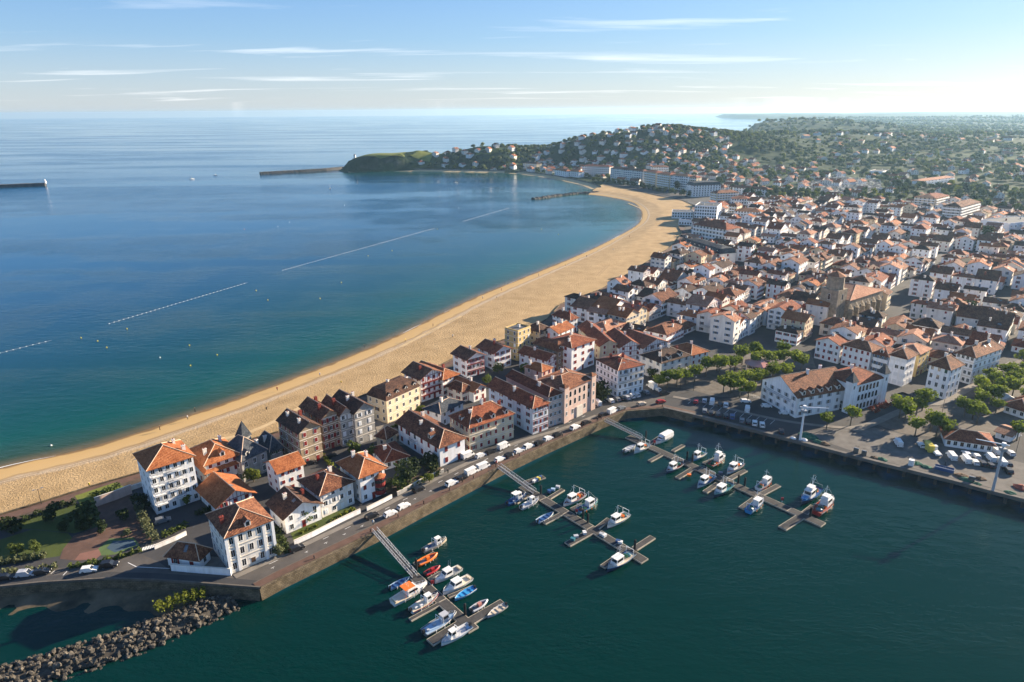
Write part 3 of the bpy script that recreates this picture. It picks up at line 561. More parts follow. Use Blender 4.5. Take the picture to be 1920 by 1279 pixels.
mm = nd('ShaderNodeMix', data_type='RGBA'); L.new(cf.outputs[0], mm.inputs[0]); L.new(cr.outputs[0], mm.inputs[6]); L.new(r1.outputs[0], mm.inputs[7]); L.new(mm.outputs[2], b.inputs['Base Color'])
bp = nd('ShaderNodeBump'); bp.inputs['Distance'].default_value = 6.; bp.inputs['Strength'].default_value = .8; n4 = nd('ShaderNodeTexNoise'); n4.inputs['Scale'].default_value = .05; n4.inputs['Detail'].default_value = 6; L.new(geo.outputs['Position'], n4.inputs['Vector']); L.new(n4.outputs[0], bp.inputs['Height']); L.new(bp.outputs[0], b.inputs['Normal'])
me.materials.append(m); obj('hills', me, kind='structure')
def hz(x, y): return float(height(np.array([[x, y]]))[0])
# meadow on the headland
def drape(name, pts, m, dz=.5, n=10):
    pts = [np.array(p) for p in pts]; c = sum(pts) / len(pts); b = MB(); ring = []
    for k in range(n + 1):
        P_ = np.array([c + (p - c) * k / n for p in pts]); z_ = height(P_) + dz; ring.append([(x, y, z) for (x, y), z in zip(P_, z_)])
    for k in range(n):
        for i in range(len(pts)): j = (i + 1) % len(pts); b.face([ring[k][i], ring[k + 1][i], ring[k + 1][j], ring[k][j]] if k else [ring[0][i], ring[1][i], ring[1][j]])
    return b.build(name, [m], None, kind='structure')
drape('meadow', resample([(-322, 1432), (-262, 1418), (-215, 1432), (-215, 1462), (-270, 1475), (-318, 1462)], 12), 'grass_yellow', .8)
drape('meadow', resample([(-205, 1440), (-165, 1436), (-160, 1462), (-200, 1468)], 10), 'grass_yellow', .8)
drape('meadow', resample([(-72, 1440), (-40, 1440), (-38, 1455), (-70, 1455)], 10), 'grass_yellow', .8)
# --- breakwaters and groyne (things)
def mole(name, label, pts, w, h, m, step=3, rough=.25):
    pts = resample(pts, step); t_ = thing(name, label, 'breakwater', (*pts[0], 0)); b = MB(); rings = []
    for i, p in enumerate(pts):
        a = pts[max(0, i - 1)]; c = pts[min(len(pts) - 1, i + 1)]; d = (c - a) / np.linalg.norm(c - a); n_ = np.array([-d[1], d[0]]); j = lambda s_: random.uniform(-s_, s_)
        rings.append([(*(p + n_ * (w * .5 + 2 + j(rough)) - pts[0]), -1.5), (*(p + n_ * (w * .5 + j(rough)) - pts[0]), h + j(rough)), (*(p - n_ * (w * .5 + j(rough)) - pts[0]), h + j(rough)), (*(p - n_ * (w * .5 + 2 + j(rough)) - pts[0]), -1.5)])
    b.loft(rings, 0, closed=False); b.build('wall', [m], t_); return t_, pts
mat('mole_stone', (.085, .08, .075), .95, .3, .2, .6, 1.5, kind='geo')
mole('breakwater', 'long dark stone breakwater reaching out from the grassy headland', [at(488, 327, 0), at(560, 323, 0), at(610, 320, 0), at(640, 317, 0), at(660, 316, 0)], 8, 4.5, 'mole_stone')
tw, pp = mole('breakwater', 'short dark breakwater cut off by the left picture edge', [at(-120, 354, 0), at(0, 352, 0), at(60, 349.5, 0), at(86, 348.5, 0)], 9, 5, 'mole_stone')
b = MB(); q_ = pp[-1] - pp[0]; b.cyl((q_[0], q_[1], 4), (q_[0], q_[1], 9), 2.2, 1.6, 10); b.cyl((q_[0], q_[1], 9), (q_[0], q_[1], 10.5), 1.2, 1.0, 8); b.build('beacon', ['metal_white'], tw)
mole('groyne', 'dark rock groyne curving from the far beach into the bay', [at(1000, 374, 0), at(1020, 371.5, 0), at(1050, 367, 0), at(1085, 363.5, 0), at(1125, 361.5, 0)], 6, 2.2, 'mole_stone', 2, .7)
tp = at(668, 292, 30); tp = (-318, 1440); hh = hz(*tp)
t_ = thing('watchtower', 'small white tower on the tip of the grassy headland', 'tower', (*tp, hh)); b = MB(); b.box(-2, 2, -2, 2, -1, 6); b.build('wall', ['wall_white'], t_); b = MB(); b.cyl((0, 0, 6), (0, 0, 8), 2.5, .3, 8); b.build('roof', ['tile_dark'], t_)
# ================================================================ HOUSES
FOOT = []                                  # occupied footprints: (centre, axis u, half width, half depth)
def occupied(c, u, hw, hd, pad=.6):
    for (c2, u2, w2, d2) in FOOT:
        dv = np.array(c2) - np.array(c)
        if dv @ dv > (hw + hd + w2 + d2) ** 2: continue
        ok = False
        for ax in (u, np.array([-u[1], u[0]]), u2, np.array([-u2[1], u2[0]])):
            r1 = hw * abs(ax @ u) + hd * abs(ax @ np.array([-u[1], u[0]])); r2 = w2 * abs(ax @ u2) + d2 * abs(ax @ np.array([-u2[1], u2[0]]))
            if abs(dv @ ax) > r1 + r2 + pad: ok = True; break
        if not ok: return True
    return False
WM = {}; HLAST = [None]
def win_mesh(w, h, shut=None, closed=False, arch=False, full=True):     # window on a wall facing -Y: frame ring, glass; with shutters when full
    k = (round(w, 2), round(h, 2), shut, closed, arch, full)
    if k in WM: return WM[k]
    b = MB(); f_ = .09
    b.box(-w / 2 - f_, w / 2 + f_, -.07, .05, -.16, 0, 0); b.box(-w / 2 - f_, w / 2 + f_, -.05, .05, h, h + .12, 0)
    b.box(-w / 2 - f_, -w / 2, -.05, .05, 0, h, 0); b.box(w / 2, w / 2 + f_, -.05, .05, 0, h, 0); b.box(-.03, .03, -.03, .03, 0, h, 0)
    if arch:
        n = 8; pts = [(-w / 2, 0), (w / 2, 0), (w / 2, h - w / 2)] + [(w / 2 * math.cos(math.pi * i / n), h - w / 2 + w / 2 * math.sin(math.pi * i / n)) for i in range(1, n)] + [(-w / 2, h - w / 2)]
        b = MB(); b.face([(x, -.012, z) for x, z in pts], 1)
        for i in range(len(pts)):
            p, q = pts[i], pts[(i + 1) % len(pts)]; s1 = 1.14; e = lambda a: (a[0] * s1, (a[1] - h / 2) * 1.07 + h / 2)
            P_, Q_ = e(p), e(q); b.face([(p[0], -.06, p[1]), (q[0], -.06, q[1]), (Q_[0], -.06, Q_[1]), (P_[0], -.06, P_[1])][::-1], 0)
    else:
        b.face([(-w / 2, -.012, 0), (w / 2, -.012, 0), (w / 2, -.012, h), (-w / 2, -.012, h)], 1)
    if shut and not full:
        if closed: b.box(-w / 2, w / 2, -.10, -.04, 0, h, 2)
        else:
            for s_ in (-1, 1): b.box(*sorted((s_ * (w / 2 + f_), s_ * (w * 1.0 + f_))), -.12, -.02, 0, h, 2)
    me = b.mesh('window', ['frame_white', 'glass_dark'] + ([shut] if shut and not full else [])); WM[k] = me; return me
SM = {}
def shutter_mesh(w, h, m):
    k = (round(w, 2), round(h, 2), m)
    if k not in SM:
        b = MB(); b.box(-w / 2, w / 2, -.06, 0, 0, h)
        for i in range(3): b.box(-w / 2 + .05, w / 2 - .05, -.085, -.06, h * (.08 + .3 * i), h * (.3 + .3 * i))
        SM[k] = b.mesh('shutter', [m])
    return SM[k]
def put_window(parent, x, y, z, rz, w, h, shut, mode, full):
    o = obj('window', win_mesh(w, h, None if full else (shut if mode != 'plain' else None), mode == 'closed', mode == 'arch', full), parent, (x, y, z), rz)
    if full and shut and mode in ('open', 'closed'):
        if mode == 'open':
            for s_ in (-1, 1): obj('shutter', shutter_mesh(w * .52, h, shut), o, (s_ * (w * .78 + .08), -.055, 0))
        else:
            for s_ in (-1, 1): obj('shutter', shutter_mesh(w * .48, h, shut), o, (s_ * w * .25, -.05, 0))
    return o
def roof_polys(kind, Wd, D, h, rh, o):
    """roof planes in house coordinates, eaves overhanging by o"""
    x0, x1, y0, y1 = -o, Wd + o, -o, D + o
    if kind == 'gable_v':
        sl = rh / (Wd / 2); ze = h - o * sl; zr = h + rh; A, B, C, Dd, E_, F_ = (x0, y0, ze), (x1, y0, ze), (x1, y1, ze), (x0, y1, ze), (Wd / 2, y0, zr), (Wd / 2, y1, zr)
        return [[Dd, A, E_, F_], [B, C, F_, E_]], [(E_, F_)]
    if kind == 'gable_u':
        sl = rh / (D / 2); ze = h - o * sl; zr = h + rh; A, B, C, Dd, E_, F_ = (x0, y0, ze), (x1, y0, ze), (x1, y1, ze), (x0, y1, ze), (x0, D / 2, zr), (x1, D / 2, zr)
        return [[A, B, F_, E_], [C, Dd, E_, F_]], [(E_, F_)]
    if kind == 'shed':
        ze = h - o * rh / D; return [[(x0, y0, ze), (x1, y0, ze), (x1, y1, h + rh), (x0, y1, h + rh)]], []
    ze = h - o * rh / (min(Wd, D) / 2); zr = h + rh; A, B, C, Dd = (x0, y0, ze), (x1, y0, ze), (x1, y1, ze), (x0, y1, ze)
    if kind == 'half_hip':                 # gable at the back, hip at the front, ridge along depth
        E_, F_ = (Wd / 2, min(Wd * .42, D * .4), zr), (Wd / 2, y1, zr); return [[Dd, A, E_, F_], [A, B, E_], [B, C, F_, E_]], [(E_, F_), (A, E_), (B, E_)]
    if Wd >= D:
        i = D * .46; E_, F_ = (i, D / 2, zr), (Wd - i, D / 2, zr); return [[A, B, F_, E_], [B, C, F_], [C, Dd, E_, F_], [Dd, A, E_]], [(E_, F_), (A, E_), (Dd, E_), (B, F_), (C, F_)]
    i = Wd * .46; E_, F_ = (Wd / 2, i, zr), (Wd / 2, D - i, zr); return [[A, B, E_], [B, C, F_, E_], [C, Dd, F_], [Dd, A, E_, F_]], [(E_, F_), (A, E_), (B, E_), (C, F_), (Dd, F_)]
def roof_z(kind, Wd, D, h, rh, x, y):
    if kind == 'gable_v': return h + rh * (1 - abs(x - Wd / 2) / (Wd / 2))
    if kind == 'gable_u': return h + rh * (1 - abs(y - D / 2) / (D / 2))
    if kind == 'flat': return h
    if kind == 'shed': return h + rh * y / D
    m_ = min(Wd, D) / 2; return h + rh * min(1, min(x, Wd - x, y, D - y) / m_)
CH = {}
def chimney_mesh(m, hh):
    k = (m, hh)
    if k not in CH:
        b = MB(); b.box(-.35, .35, -.5, .5, -1.6, hh); b.box(-.45, .45, -.6, .6, hh, hh + .15)
        for s_ in (-.22, .22): b.cyl((0, s_, hh + .15), (0, s_, hh + .5), .13, .11, 6, 1)
        CH[k] = b.mesh('chimney', [m, 'rust_red'])
    return CH[k]
def dormer(parent, x, y, z, rz, tile, wall='wall_offwhite', w=1.5, hh=1.5, dp=2.2, shut=None):
    b = MB(); b.box(-w / 2, w / 2, 0, dp, -.6, hh); b.face([(-w / 2, 0, hh), (w / 2, 0, hh), (0, 0, hh + .6)]); o = b.build('dormer', [wall], parent, loc=(x, y, z), rz=rz)
    r = MB(); e = .2; r.slab([[(-w / 2 - e, dp, hh - .16), (-w / 2 - e, -e, hh - .16), (0, -e, hh + .68), (0, dp, hh + .68)], [(w / 2 + e, -e, hh - .16), (w / 2 + e, dp, hh - .16), (0, dp, hh + .68), (0, -e, hh + .68)]], .1); r.build('dormer_roof', [tile], o)
    g = MB(); g.box(-w * .3, w * .3, -.03, .02, .15, hh - .2, 0); g.build('pane', [shut or 'glass_dark'], o); return o
BALC = {}
def balcony(parent, x0, x1, z, y=0, rz=0, d=1.0, m='metal_dark', slab='wall_offwhite', origin=(0, 0)):
    w = x1 - x0; k = (round(w, 1), d, m, slab)
    if k not in BALC:
        b = MB(); b.box(0, w, -d, 0, -.16, 0, 1); b.box(0, w, -d, -d + .05, .92, 1.0, 0); b.box(0, w, -d, -d + .04, .08, .14, 0)
        for xx in (0, w - .05): b.box(xx, xx + .05, -d + .05, 0, .92, 1.0, 0)
        n = max(2, int(w / .32))
        for i in range(n + 1): xx = (w - .04) * i / n; b.box(xx, xx + .04, -d + .005, -d + .035, 0, .92, 0)
        BALC[k] = b.mesh('balcony', [m, slab])
    c, s_ = math.cos(rz), math.sin(rz)
    return obj('balcony', BALC[k], parent, (origin[0] + x0 * c - y * s_, origin[1] + x0 * s_ + y * c, z), rz)
def facade(t_, side, Wd, D, h, floors, cols, shut, mode, full, z0=.9, ww=1.0, wh=1.45, skip=(), top=0.0, pattern=None):
    L_ = {'f': Wd, 'l': D, 'r': D, 'b': Wd}[side]; fh = (h - top) / floors
    for j in range(floors):
        for i in range(cols):
            if (j, i) in skip: continue
            s_ = L_ * (i + .5) / cols; z = fh * j + min(z0, fh * .32); md = pattern(j, i) if pattern else mode
            if shut and random.random() < .28: md = random.choice(('open', 'closed', 'plain'))
            hh = min(wh, fh * .58)
            if side == 'f': put_window(t_, s_, 0, z, 0, ww, hh, shut, md, full)
            elif side == 'l': put_window(t_, 0, L_ - s_, z, -math.pi / 2, ww, hh, shut, md, full)
            elif side == 'r': put_window(t_, Wd, s_, z, math.pi / 2, ww, hh, shut, md, full)
            else: put_window(t_, L_ - s_, D, z, math.pi, ww, hh, shut, md, full)
def house(label, N_=None, R_=None, L_=None, depth=None, h=8., floors=3, roof='hip', rh=2.6, tile='tile_brown', wall='wall_white', shut='shutter_red', cf=3, cl=3, mode='open', over=.7,
          chim=((.3, .4), (.7, .6)), dorm=(), full=True, name='house', cat='house', group=None, place=None, ww=1.0, wh=1.45, timber=False, sky=0, chm='wall_offwhite', right=True, pattern=None, door=True, plinth=None, cornice=False, base=G):
    if place: A, u, Wd, D = place
    else:
        A = at(*N_, base + h); B = at(*R_, base + h); u = B - A; Wd = float(np.linalg.norm(u)); u = u / Wd; v_ = np.array([-u[1], u[0]])
        D = float((at(*L_, base + h) - A) @ v_) if L_ is not None else depth
        if depth: D = depth
    v_ = np.array([-u[1], u[0]]); FOOT.append((A + u * Wd / 2 + v_ * D / 2, u, Wd / 2, D / 2))
    t_ = thing(name, label, cat, (A[0], A[1], base), math.atan2(u[1], u[0]), group); HLAST[0] = t_
    b = MB()
    if roof == 'gable_v':
        ff = [(0, 0, -1), (Wd, 0, -1), (Wd, 0, h), (Wd / 2, 0, h + rh), (0, 0, h)]; b.face(ff); b.face([(x, D, z) for x, y, z in ff][::-1])
        b.face([(0, D, -1), (0, 0, -1), (0, 0, h), (0, D, h)]); b.face([(Wd, 0, -1), (Wd, D, -1), (Wd, D, h), (Wd, 0, h)])
    elif roof == 'gable_u':
        ff = [(0, D, -1), (0, 0, -1), (0, 0, h), (0, D / 2, h + rh), (0, D, h)]; b.face(ff); b.face([(Wd, y, z) for x, y, z in ff][::-1])
        b.face([(0, 0, -1), (Wd, 0, -1), (Wd, 0, h), (0, 0, h)]); b.face([(Wd, D, -1), (0, D, -1), (0, D, h), (Wd, D, h)])
    elif roof == 'half_hip':
        b.box(0, Wd, 0, D, -1, h); b.face([(Wd, D - .01, h), (0, D - .01, h), (Wd / 2, D - .01, h + rh)])
    elif roof == 'flat':
        b.box(0, Wd, 0, D, -1, h - .02); 
        for q in ((0, Wd, 0, .3), (0, Wd, D - .3, D), (0, .3, .3, D - .3), (Wd - .3, Wd, .3, D - .3)): b.box(*q, h - .02, h + .6)
    elif roof == 'shed': b.box(0, Wd, 0, D, -1, h); b.face([(0, D, h), (0, 0, h), (0, D, h + rh)]); b.face([(Wd, 0, h), (Wd, D, h), (Wd, D, h + rh)]); b.face([(Wd, D, h), (0, D, h), (0, D, h + rh), (Wd, D, h + rh)])
    else: b.box(0, Wd, 0, D, -1, h)
    wo = b.build('wall', [wall], t_)
    if plinth or cornice:
        b = MB()
        if plinth: b.box(-.06, Wd + .06, -.06, D + .06, -1, plinth)
        if cornice:
            for z in ([h - .35] + [h * k / floors for k in range(1, floors)]): b.box(-.12, Wd + .12, -.12, D + .12, z - .12, z + .12)
        b.build('stone_band', ['trim'], wo)
    if roof == 'flat':
        b = MB(); b.box(.3, Wd - .3, .3, D - .3, h - .02, h + .06); ro_ = b.build('roof', [tile], t_)
    elif roof == 'mansard':
        i1 = 1.6; r1 = rh * .72; b = MB(); o = .35
        a0 = [(-o, -o, h), (Wd + o, -o, h), (Wd + o, D + o, h), (-o, D + o, h)]; a1 = [(i1, i1, h + r1), (Wd - i1, i1, h + r1), (Wd - i1, D - i1, h + r1), (i1, D - i1, h + r1)]
        tp_, _ = roof_polys('hip', Wd - 2 * i1, D - 2 * i1, 0, rh - r1, 0)
        polys = [[a0[k], a0[(k + 1) % 4], a1[(k + 1) % 4], a1[k]] for k in range(4)] + [[(x + i1, y + i1, z + h + r1) for x, y, z in p] for p in tp_]
        b.slab(polys, .2); ro_ = b.build('roof', [tile], t_)
    else:
        polys, rid = roof_polys(roof, Wd, D, h + .06, rh, over); b = MB(); b.slab(polys, .2, 0, 0); ro_ = b.build('roof', [tile], t_)
        if full and rid:
            b = MB()
            for a, c in rid: b.cyl((a[0], a[1], a[2] + .02), (c[0], c[1], c[2] + .02), .13, n=5)
            b.build('ridge_cap', ['mortar'], ro_)
    rk = 'hip' if roof in ('mansard', 'half_hip') else roof
    for cx_, cy_ in chim: obj('chimney', chimney_mesh(chm if random.random() < .75 else 'rust_red', round(random.uniform(.9, 1.5), 1)), ro_, (Wd * cx_, D * cy_, roof_z(rk, Wd, D, h, rh, Wd * cx_, D * cy_) + .3), random.choice((0, math.pi / 2)))
    for s_, side in dorm:
        q = {'f': (Wd * s_, .35, 0), 'l': (.35, D * s_, -math.pi / 2)}[side]; dormer(ro_, q[0], q[1], h + (.2 if roof == 'mansard' else .25), q[2], tile, shut=None)
    for k in range(sky):
        sx, sy = random.uniform(.25, .75), random.uniform(.2, .4); z = roof_z(rk, Wd, D, h, rh, Wd * sx, D * sy); g = MB(); 
        e = .25; dz = lambda x, y: roof_z(rk, Wd, D, h, rh, Wd * sx + x, D * sy + y) + .16
        g.slab([[(-.45, -.6, dz(-.45, -.6)), (.45, -.6, dz(.45, -.6)), (.45, .6, dz(.45, .6)), (-.45, .6, dz(-.45, .6))]], .12); g.build('skylight', ['curtain'], ro_, loc=(Wd * sx, D * sy, 0))
    if cf: facade(t_, 'f', Wd, D, h, floors, cf, shut, mode, full, ww=ww, wh=wh, pattern=pattern, skip=((0, cf // 2),) if door else ())
    if cl: facade(t_, 'l', Wd, D, h, floors, cl, shut, mode, full, ww=ww, wh=wh)
    if right and cl: facade(t_, 'r', Wd, D, h, floors, max(1, cl - 1), shut, mode, False, ww=ww, wh=wh)
    if door and cf:
        b = MB(); b.box(-.55, .55, -.05, .05, 0, 2.2, 0); b.box(-.75, .75, -.08, .02, 2.2, 2.4, 1); dd = b.build('door', [shut or 'shutter_brown', 'trim'], t_, loc=(Wd * (cf // 2 + .5) / cf, 0, 0))
        if full: hb_ = MB(); hb_.box(.35, .45, -.12, -.05, 1.0, 1.1); hb_.build('handle', ['metal_grey'], dd)
    if timber:                              # red half-timbering on the gable front
        b = MB(); n = max(5, int(Wd / 1.1)); fh = h / floors
        for j in range(1, floors + 1): b.box(0, Wd, -.07, -.005, fh * j - .1, fh * j + .1)
        for i in range(n + 1):
            x = min(Wd - .12, Wd * i / n); b.box(x, x + .12, -.065, -.004, h - fh * .98, h - .1)
            zt = roof_z(roof, Wd, D, h, rh, x + .06, .5) - .35
            if roof == 'gable_v' and zt > h + .2: b.box(x, x + .12, -.065, -.004, h + .1, zt)
        b.build('timber_frame', [timber if isinstance(timber, str) else 'timber_red'], wo)
    return t_, Wd, D
# ---- villas and houses along the harbour road, left to right
t_, Wd, D = house('tall white five-storey apartment block with orange hip roof beside the beach', (277, 879), (361, 853), (262, 847), h=15.2, floors=5, roof='hip', rh=3.2, tile='tile_orange', shut='shutter_grey', cf=6, cl=3, mode='plain', chim=((.8, .7), (.9, .3)), name='apartment_block', cat='apartment block', ww=.95)
for j in range(1, 5): balcony(t_, .2, 3.4, 3.04 * j, 0, 0, 1.1, 'metal_dark', 'wall_white'); balcony(t_, 4.6, Wd - 3.6, 3.04 * j, 0, 0, .5, 'metal_dark', 'wall_white')
t_, Wd, D = house('pinkish white villa with red shutters and orange skirt roof next to the tall block', (385, 868), (446, 848), (366, 838), h=9.6, floors=3, roof='hip', rh=3.0, tile='tile_orange', wall='wall_offwhite', cf=4, cl=3, mode='closed', over=1.0, chim=((.15, .3), (.8, .7)), dorm=((.55, 'f'),))
b = MB(); b.slab([[(-1.1, -1.1, 6.3), (Wd + 1.1, -1.1, 6.3), (Wd, 0, 7.2), (0, 0, 7.2)], [(-1.1, D, 6.3), (-1.1, -1.1, 6.3), (0, 0, 7.2), (0, D, 7.2)]], .15); b.build('skirt_roof', ['tile_orange'], t_)
t_, Wd, D = house('low chalet with bright orange roof and red timbered gable below the pinkish villa', (408, 946), (472, 921), (385, 910), h=4.6, floors=2, roof='gable_v', rh=2.9, tile='tile_orange', cf=3, cl=0, mode='closed', over=1.1, chim=(), timber=True, sky=1)
b = MB(); b.box(3.2, 6.6, -.09, .02, .2, 2.4); b.build('garage_door', ['shutter_red'], t_)
t_, Wd, D = house('grey stone villa with steep slate roofs and pointed tower', (452, 863), (499, 841), (446, 830), h=8.0, floors=2, roof='hip', rh=5.0, tile='tile_slate', wall='wall_grey', shut='shutter_green', cf=3, cl=3, mode='plain', over=.4, chim=((.9, .3),), name='villa', cat='villa', wh=1.8, dorm=((.3, 'f'),))
b = MB(); b.box(Wd * .62, Wd * .62 + 3.2, D * .6, D * .6 + 3.2, 0, 11.5); tw = b.build('tower', ['wall_grey'], t_); b = MB(); cxx, cyy = Wd * .62 + 1.6, D * .6 + 1.6; q = [(cxx - 1.9, cyy - 1.9, 11.4), (cxx + 1.9, cyy - 1.9, 11.4), (cxx + 1.9, cyy + 1.9, 11.4), (cxx - 1.9, cyy + 1.9, 11.4)]; ap = (cxx, cyy, 16.6); b.slab([[q[k], q[(k + 1) % 4], ap] for k in range(4)], .1); b.build('spire', ['tile_slate'], tw)
house('narrow grey slate-roofed wing beside the pointed villa', (506, 841), (528, 833), None, 9, h=6.6, floors=2, roof='hip', rh=3.4, tile='tile_slate', wall='wall_grey', shut='shutter_green', cf=2, cl=1, mode='open', chim=((.2, .5),), name='villa', cat='villa')
house('white house with plain brown roof and small red shutters behind the low chalet', (521, 885), (568, 868), None, 8.6, h=8.2, floors=3, roof='gable_u', rh=2.2, tile='tile_orange', cf=3, cl=2, mode='closed', chim=(), wh=1.1)
house('white house with curved dark brown gable roof right of the classical house', (533, 969), (600, 942), (511, 939), h=5.6, floors=2, roof='gable_v', rh=2.8, tile='tile_dark', cf=3, cl=2, mode='plain', over=.9, chim=((.3, .6), (.75, .5)), sky=1)
house('cream villa with brown hip roof and skylight above the harbour road', (600, 926), (661, 900), (561, 899), h=8.0, floors=3, roof='hip', rh=2.4, tile='tile_brown', wall='wall_offwhite', shut='shutter_white', cf=4, cl=2, mode='open', chim=((.25, .5), (.7, .6)), sky=2)
t_, Wd, D = house('classical white house with brown hip roof and pilasters on the road corner', (422, 1006), (509, 973), (386, 964), h=11.2, floors=3, roof='hip', rh=3.2, tile='tile_brown', wall='wall_offwhite', shut=None, cf=5, cl=4, mode='plain', over=.5, chim=((.1, .4),), dorm=((.5, 'f'),), chm='rust_red', wh=1.9, plinth=.8, cornice=True)
for k in (0, .2, .8, 1): b = MB(); b.box(-.35, .35, -.2, .05, 0, 10.9); b.build('pilaster', ['wall_white'], t_, loc=(Wd * k, 0, 0))
t_, Wd, D = house('low house with dark brown roof on the corner of the side street', (312, 1038), (372, 1046), (300, 1015), h=3.6, floors=1, roof='hip', rh=2.4, tile='tile_brown', cf=2, cl=2, mode='plain', chim=(), sky=1, over=.6)
house('brown stone town house with red shutters nearest the slate villa', (560, 811), (600, 797), (537, 781), h=12.6, floors=4, roof='gable_v', rh=2.6, tile='tile_dark', wall='wall_stone', cf=2, cl=4, mode='closed', over=.6, chim=((.3, .25), (.7, .6), (.3, .8)), cornice=True)
house('brown stone town house with many red shutters and pale gable', (602, 785), (635, 774), None, 15, h=12.4, floors=4, roof='gable_v', rh=2.4, tile='tile_brown', wall='wall_stone', cf=3, cl=3, mode='open', over=.5, chim=((.3, .3), (.7, .8)), cornice=True)
house('slim grey town house with white shutters between stone houses', (637, 778), (660, 771), None, 14, h=12.4, floors=4, roof='gable_v', rh=2.4, tile='tile_brown', wall='wall_grey', shut='shutter_white', cf=2, cl=3, mode='closed', over=.5, chim=((.3, .5),), cornice=True)
house('grey stone town house with white shutters at the right end of terrace', (664, 774), (700, 762), None, 16, h=12.6, floors=4, roof='gable_v', rh=2.8, tile='tile_dark', wall='wall_grey', shut='shutter_white', cf=2, cl=4, mode='closed', over=.6, chim=((.8, .7), (.3, .5)), cornice=True)
house('cream villa with dark mansard roof and dormers facing its garden', (724, 751), (786, 723), (691, 738), h=9.6, floors=3, roof='mansard', rh=4.0, tile='tile_dark', wall='wall_cream', shut='shutter_brown', cf=5, cl=3, mode='plain', chim=((.4, .6), (.85, .4)), dorm=((.12, 'f'), (.36, 'f'), (.62, 'f'), (.88, 'f')), cornice=True)
t_, Wd, D = house('tall white chalet with red half-timbering and red balconies by the beach', (788, 709), (828, 696), (754, 697), h=10.6, floors=4, roof='gable_v', rh=2.6, tile='tile_brown', cf=4, cl=3, mode='closed', over=1.1, chim=((.3, .4),), timber=True)
for j in (1, 2, 3): balcony(t_, .4, Wd - .4, 2.65 * j, 0, 0, .9, 'timber_red', 'timber_red')
house('white house with orange hip roof and red shutters right of the tall chalet', (830, 710), (859, 699), (806, 681), h=8, floors=3, roof='half_hip', rh=2.2, tile='tile_orange', cf=3, cl=3, over=.8, chim=((.6, .3),))
t_, Wd, D = house('white gabled house with red balconies behind the beach', (875, 673), (908, 664), (846, 662), h=9, floors=3, roof='gable_v', rh=2.2, tile='tile_brown', cf=4, cl=2, over=1.0, chim=((.6, .5),))
for j in (1, 2): balcony(t_, .3, Wd - .3, 3. * j, 0, 0, .8, 'timber_red', 'timber_red')
house('white house with dark red roof and blue-grey balcony beside the yellow block', (926, 661), (958, 652), (888, 651), h=8.6, floors=3, roof='gable_v', rh=2.2, tile='tile_red', cf=3, cl=2, over=1.0, chim=((.4, .4), (.7, .7)))
t_, Wd, D = house('large cream house with brown hip roof, red shutters and roof dormers on the quay', (880, 801), (963, 774), (841, 779), h=9.8, floors=3, roof='hip', rh=4.0, tile='tile_red', wall='wall_cream', cf=6, cl=4, mode='open', over=.5, chim=((.2, .4), (.6, .6), (.9, .5), (.5, .5)), dorm=((.25, 'f'), (.55, 'f'), (.85, 'f'), (.5, 'l')), cornice=True, pattern=lambda j, i: 'closed' if (i + j) % 3 else 'open')
balcony(t_, Wd * .42, Wd * .58, 3.3 * 2 - .1, 0, 0, .8)
t_, Wd, D = house('long white house with red shutters and hipped brown roof in front of the cream house', (824, 836), (871, 818), (770, 782), h=7.8, floors=2, roof='half_hip', rh=2.6, tile='tile_brown', cf=2, cl=6, mode='closed', over=.9, chim=((.25, .3), (.3, .6), (.7, .8)), wh=1.8, ww=1.2, dorm=((.25, 'l'),))
balcony(t_, 8, 12, 3.7, 0, -math.pi / 2, .9, 'metal_dark', 'wall_white', (0, D))
t_, Wd, D = house('white tower-like house with orange hip roof and red bow window', (674, 891), (720, 873), (633, 865), h=9.6, floors=3, roof='hip', rh=2.6, tile='tile_orange', cf=3, cl=3, mode='plain', over=1.0, chim=((.35, .7), (.75, .55)), sky=1)
b = MB(); n = 8; bx_ = Wd - 1.9
for z0, z1, mm_ in ((1.0, 2.4, 0), (2.4, 3.5, 1), (3.5, 4.9, 0), (4.9, 6.0, 1), (6.0, 6.8, 0)):
    pts = [(bx_ + 1.75 * math.cos(math.pi + math.pi * i / n), 1.45 * math.sin(math.pi + math.pi * i / n)) for i in range(n + 1)]; b.loft([[(x, y, z0) for x, y in pts], [(x, y, z1) for x, y in pts]], mm_, closed=False, capa=False, capb=False)
pts = [(bx_ + 2.1 * math.cos(math.pi + math.pi * i / n), 1.85 * math.sin(math.pi + math.pi * i / n), 6.8) for i in range(n + 1)]
for i in range(n): b.face([pts[i], pts[i + 1], (bx_, .02, 7.9)], 2, [(0, 0), (1, 0), (.5, 2)])
b.build('bow_window', ['timber_red', 'glass_dark', 'tile_orange'], t_)
house('low bungalow with flat brown hip roof in the garden', (722, 865), (765, 853), None, 12, h=3.2, floors=1, roof='hip', rh=1.8, tile='tile_red', cf=3, cl=2, mode='plain', chim=((.3, .5),), over=.6)
house('small square brown-roofed garden lodge between the villas', (724, 819), (743, 807), (712, 810), h=4.2, floors=1, roof='hip', rh=2.2, tile='tile_brown', wall='wall_cream', cf=1, cl=1, mode='plain', chim=(), door=False)
house('flat-topped house with dark slate roof behind the long white house', (826, 774), (868, 752), (812, 756), h=6, floors=2, roof='hip', rh=1.6, tile='tile_slate', cf=3, cl=2, mode='plain', chim=((.4, .5),))
house('small brown-roofed cottage behind the orange hip roof house', (866, 732), (884, 725), None, 9, h=5.5, floors=2, roof='hip', rh=1.8, tile='tile_brown', wall='wall_offwhite', cf=2, cl=2, chim=())
house('narrow house with long sloping orange roof near the beach chalets', (888, 733), (911, 724), (861, 703), h=5, floors=2, roof='gable_v', rh=2, tile='tile_orange', cf=2, cl=2, chim=((.5, .3),))
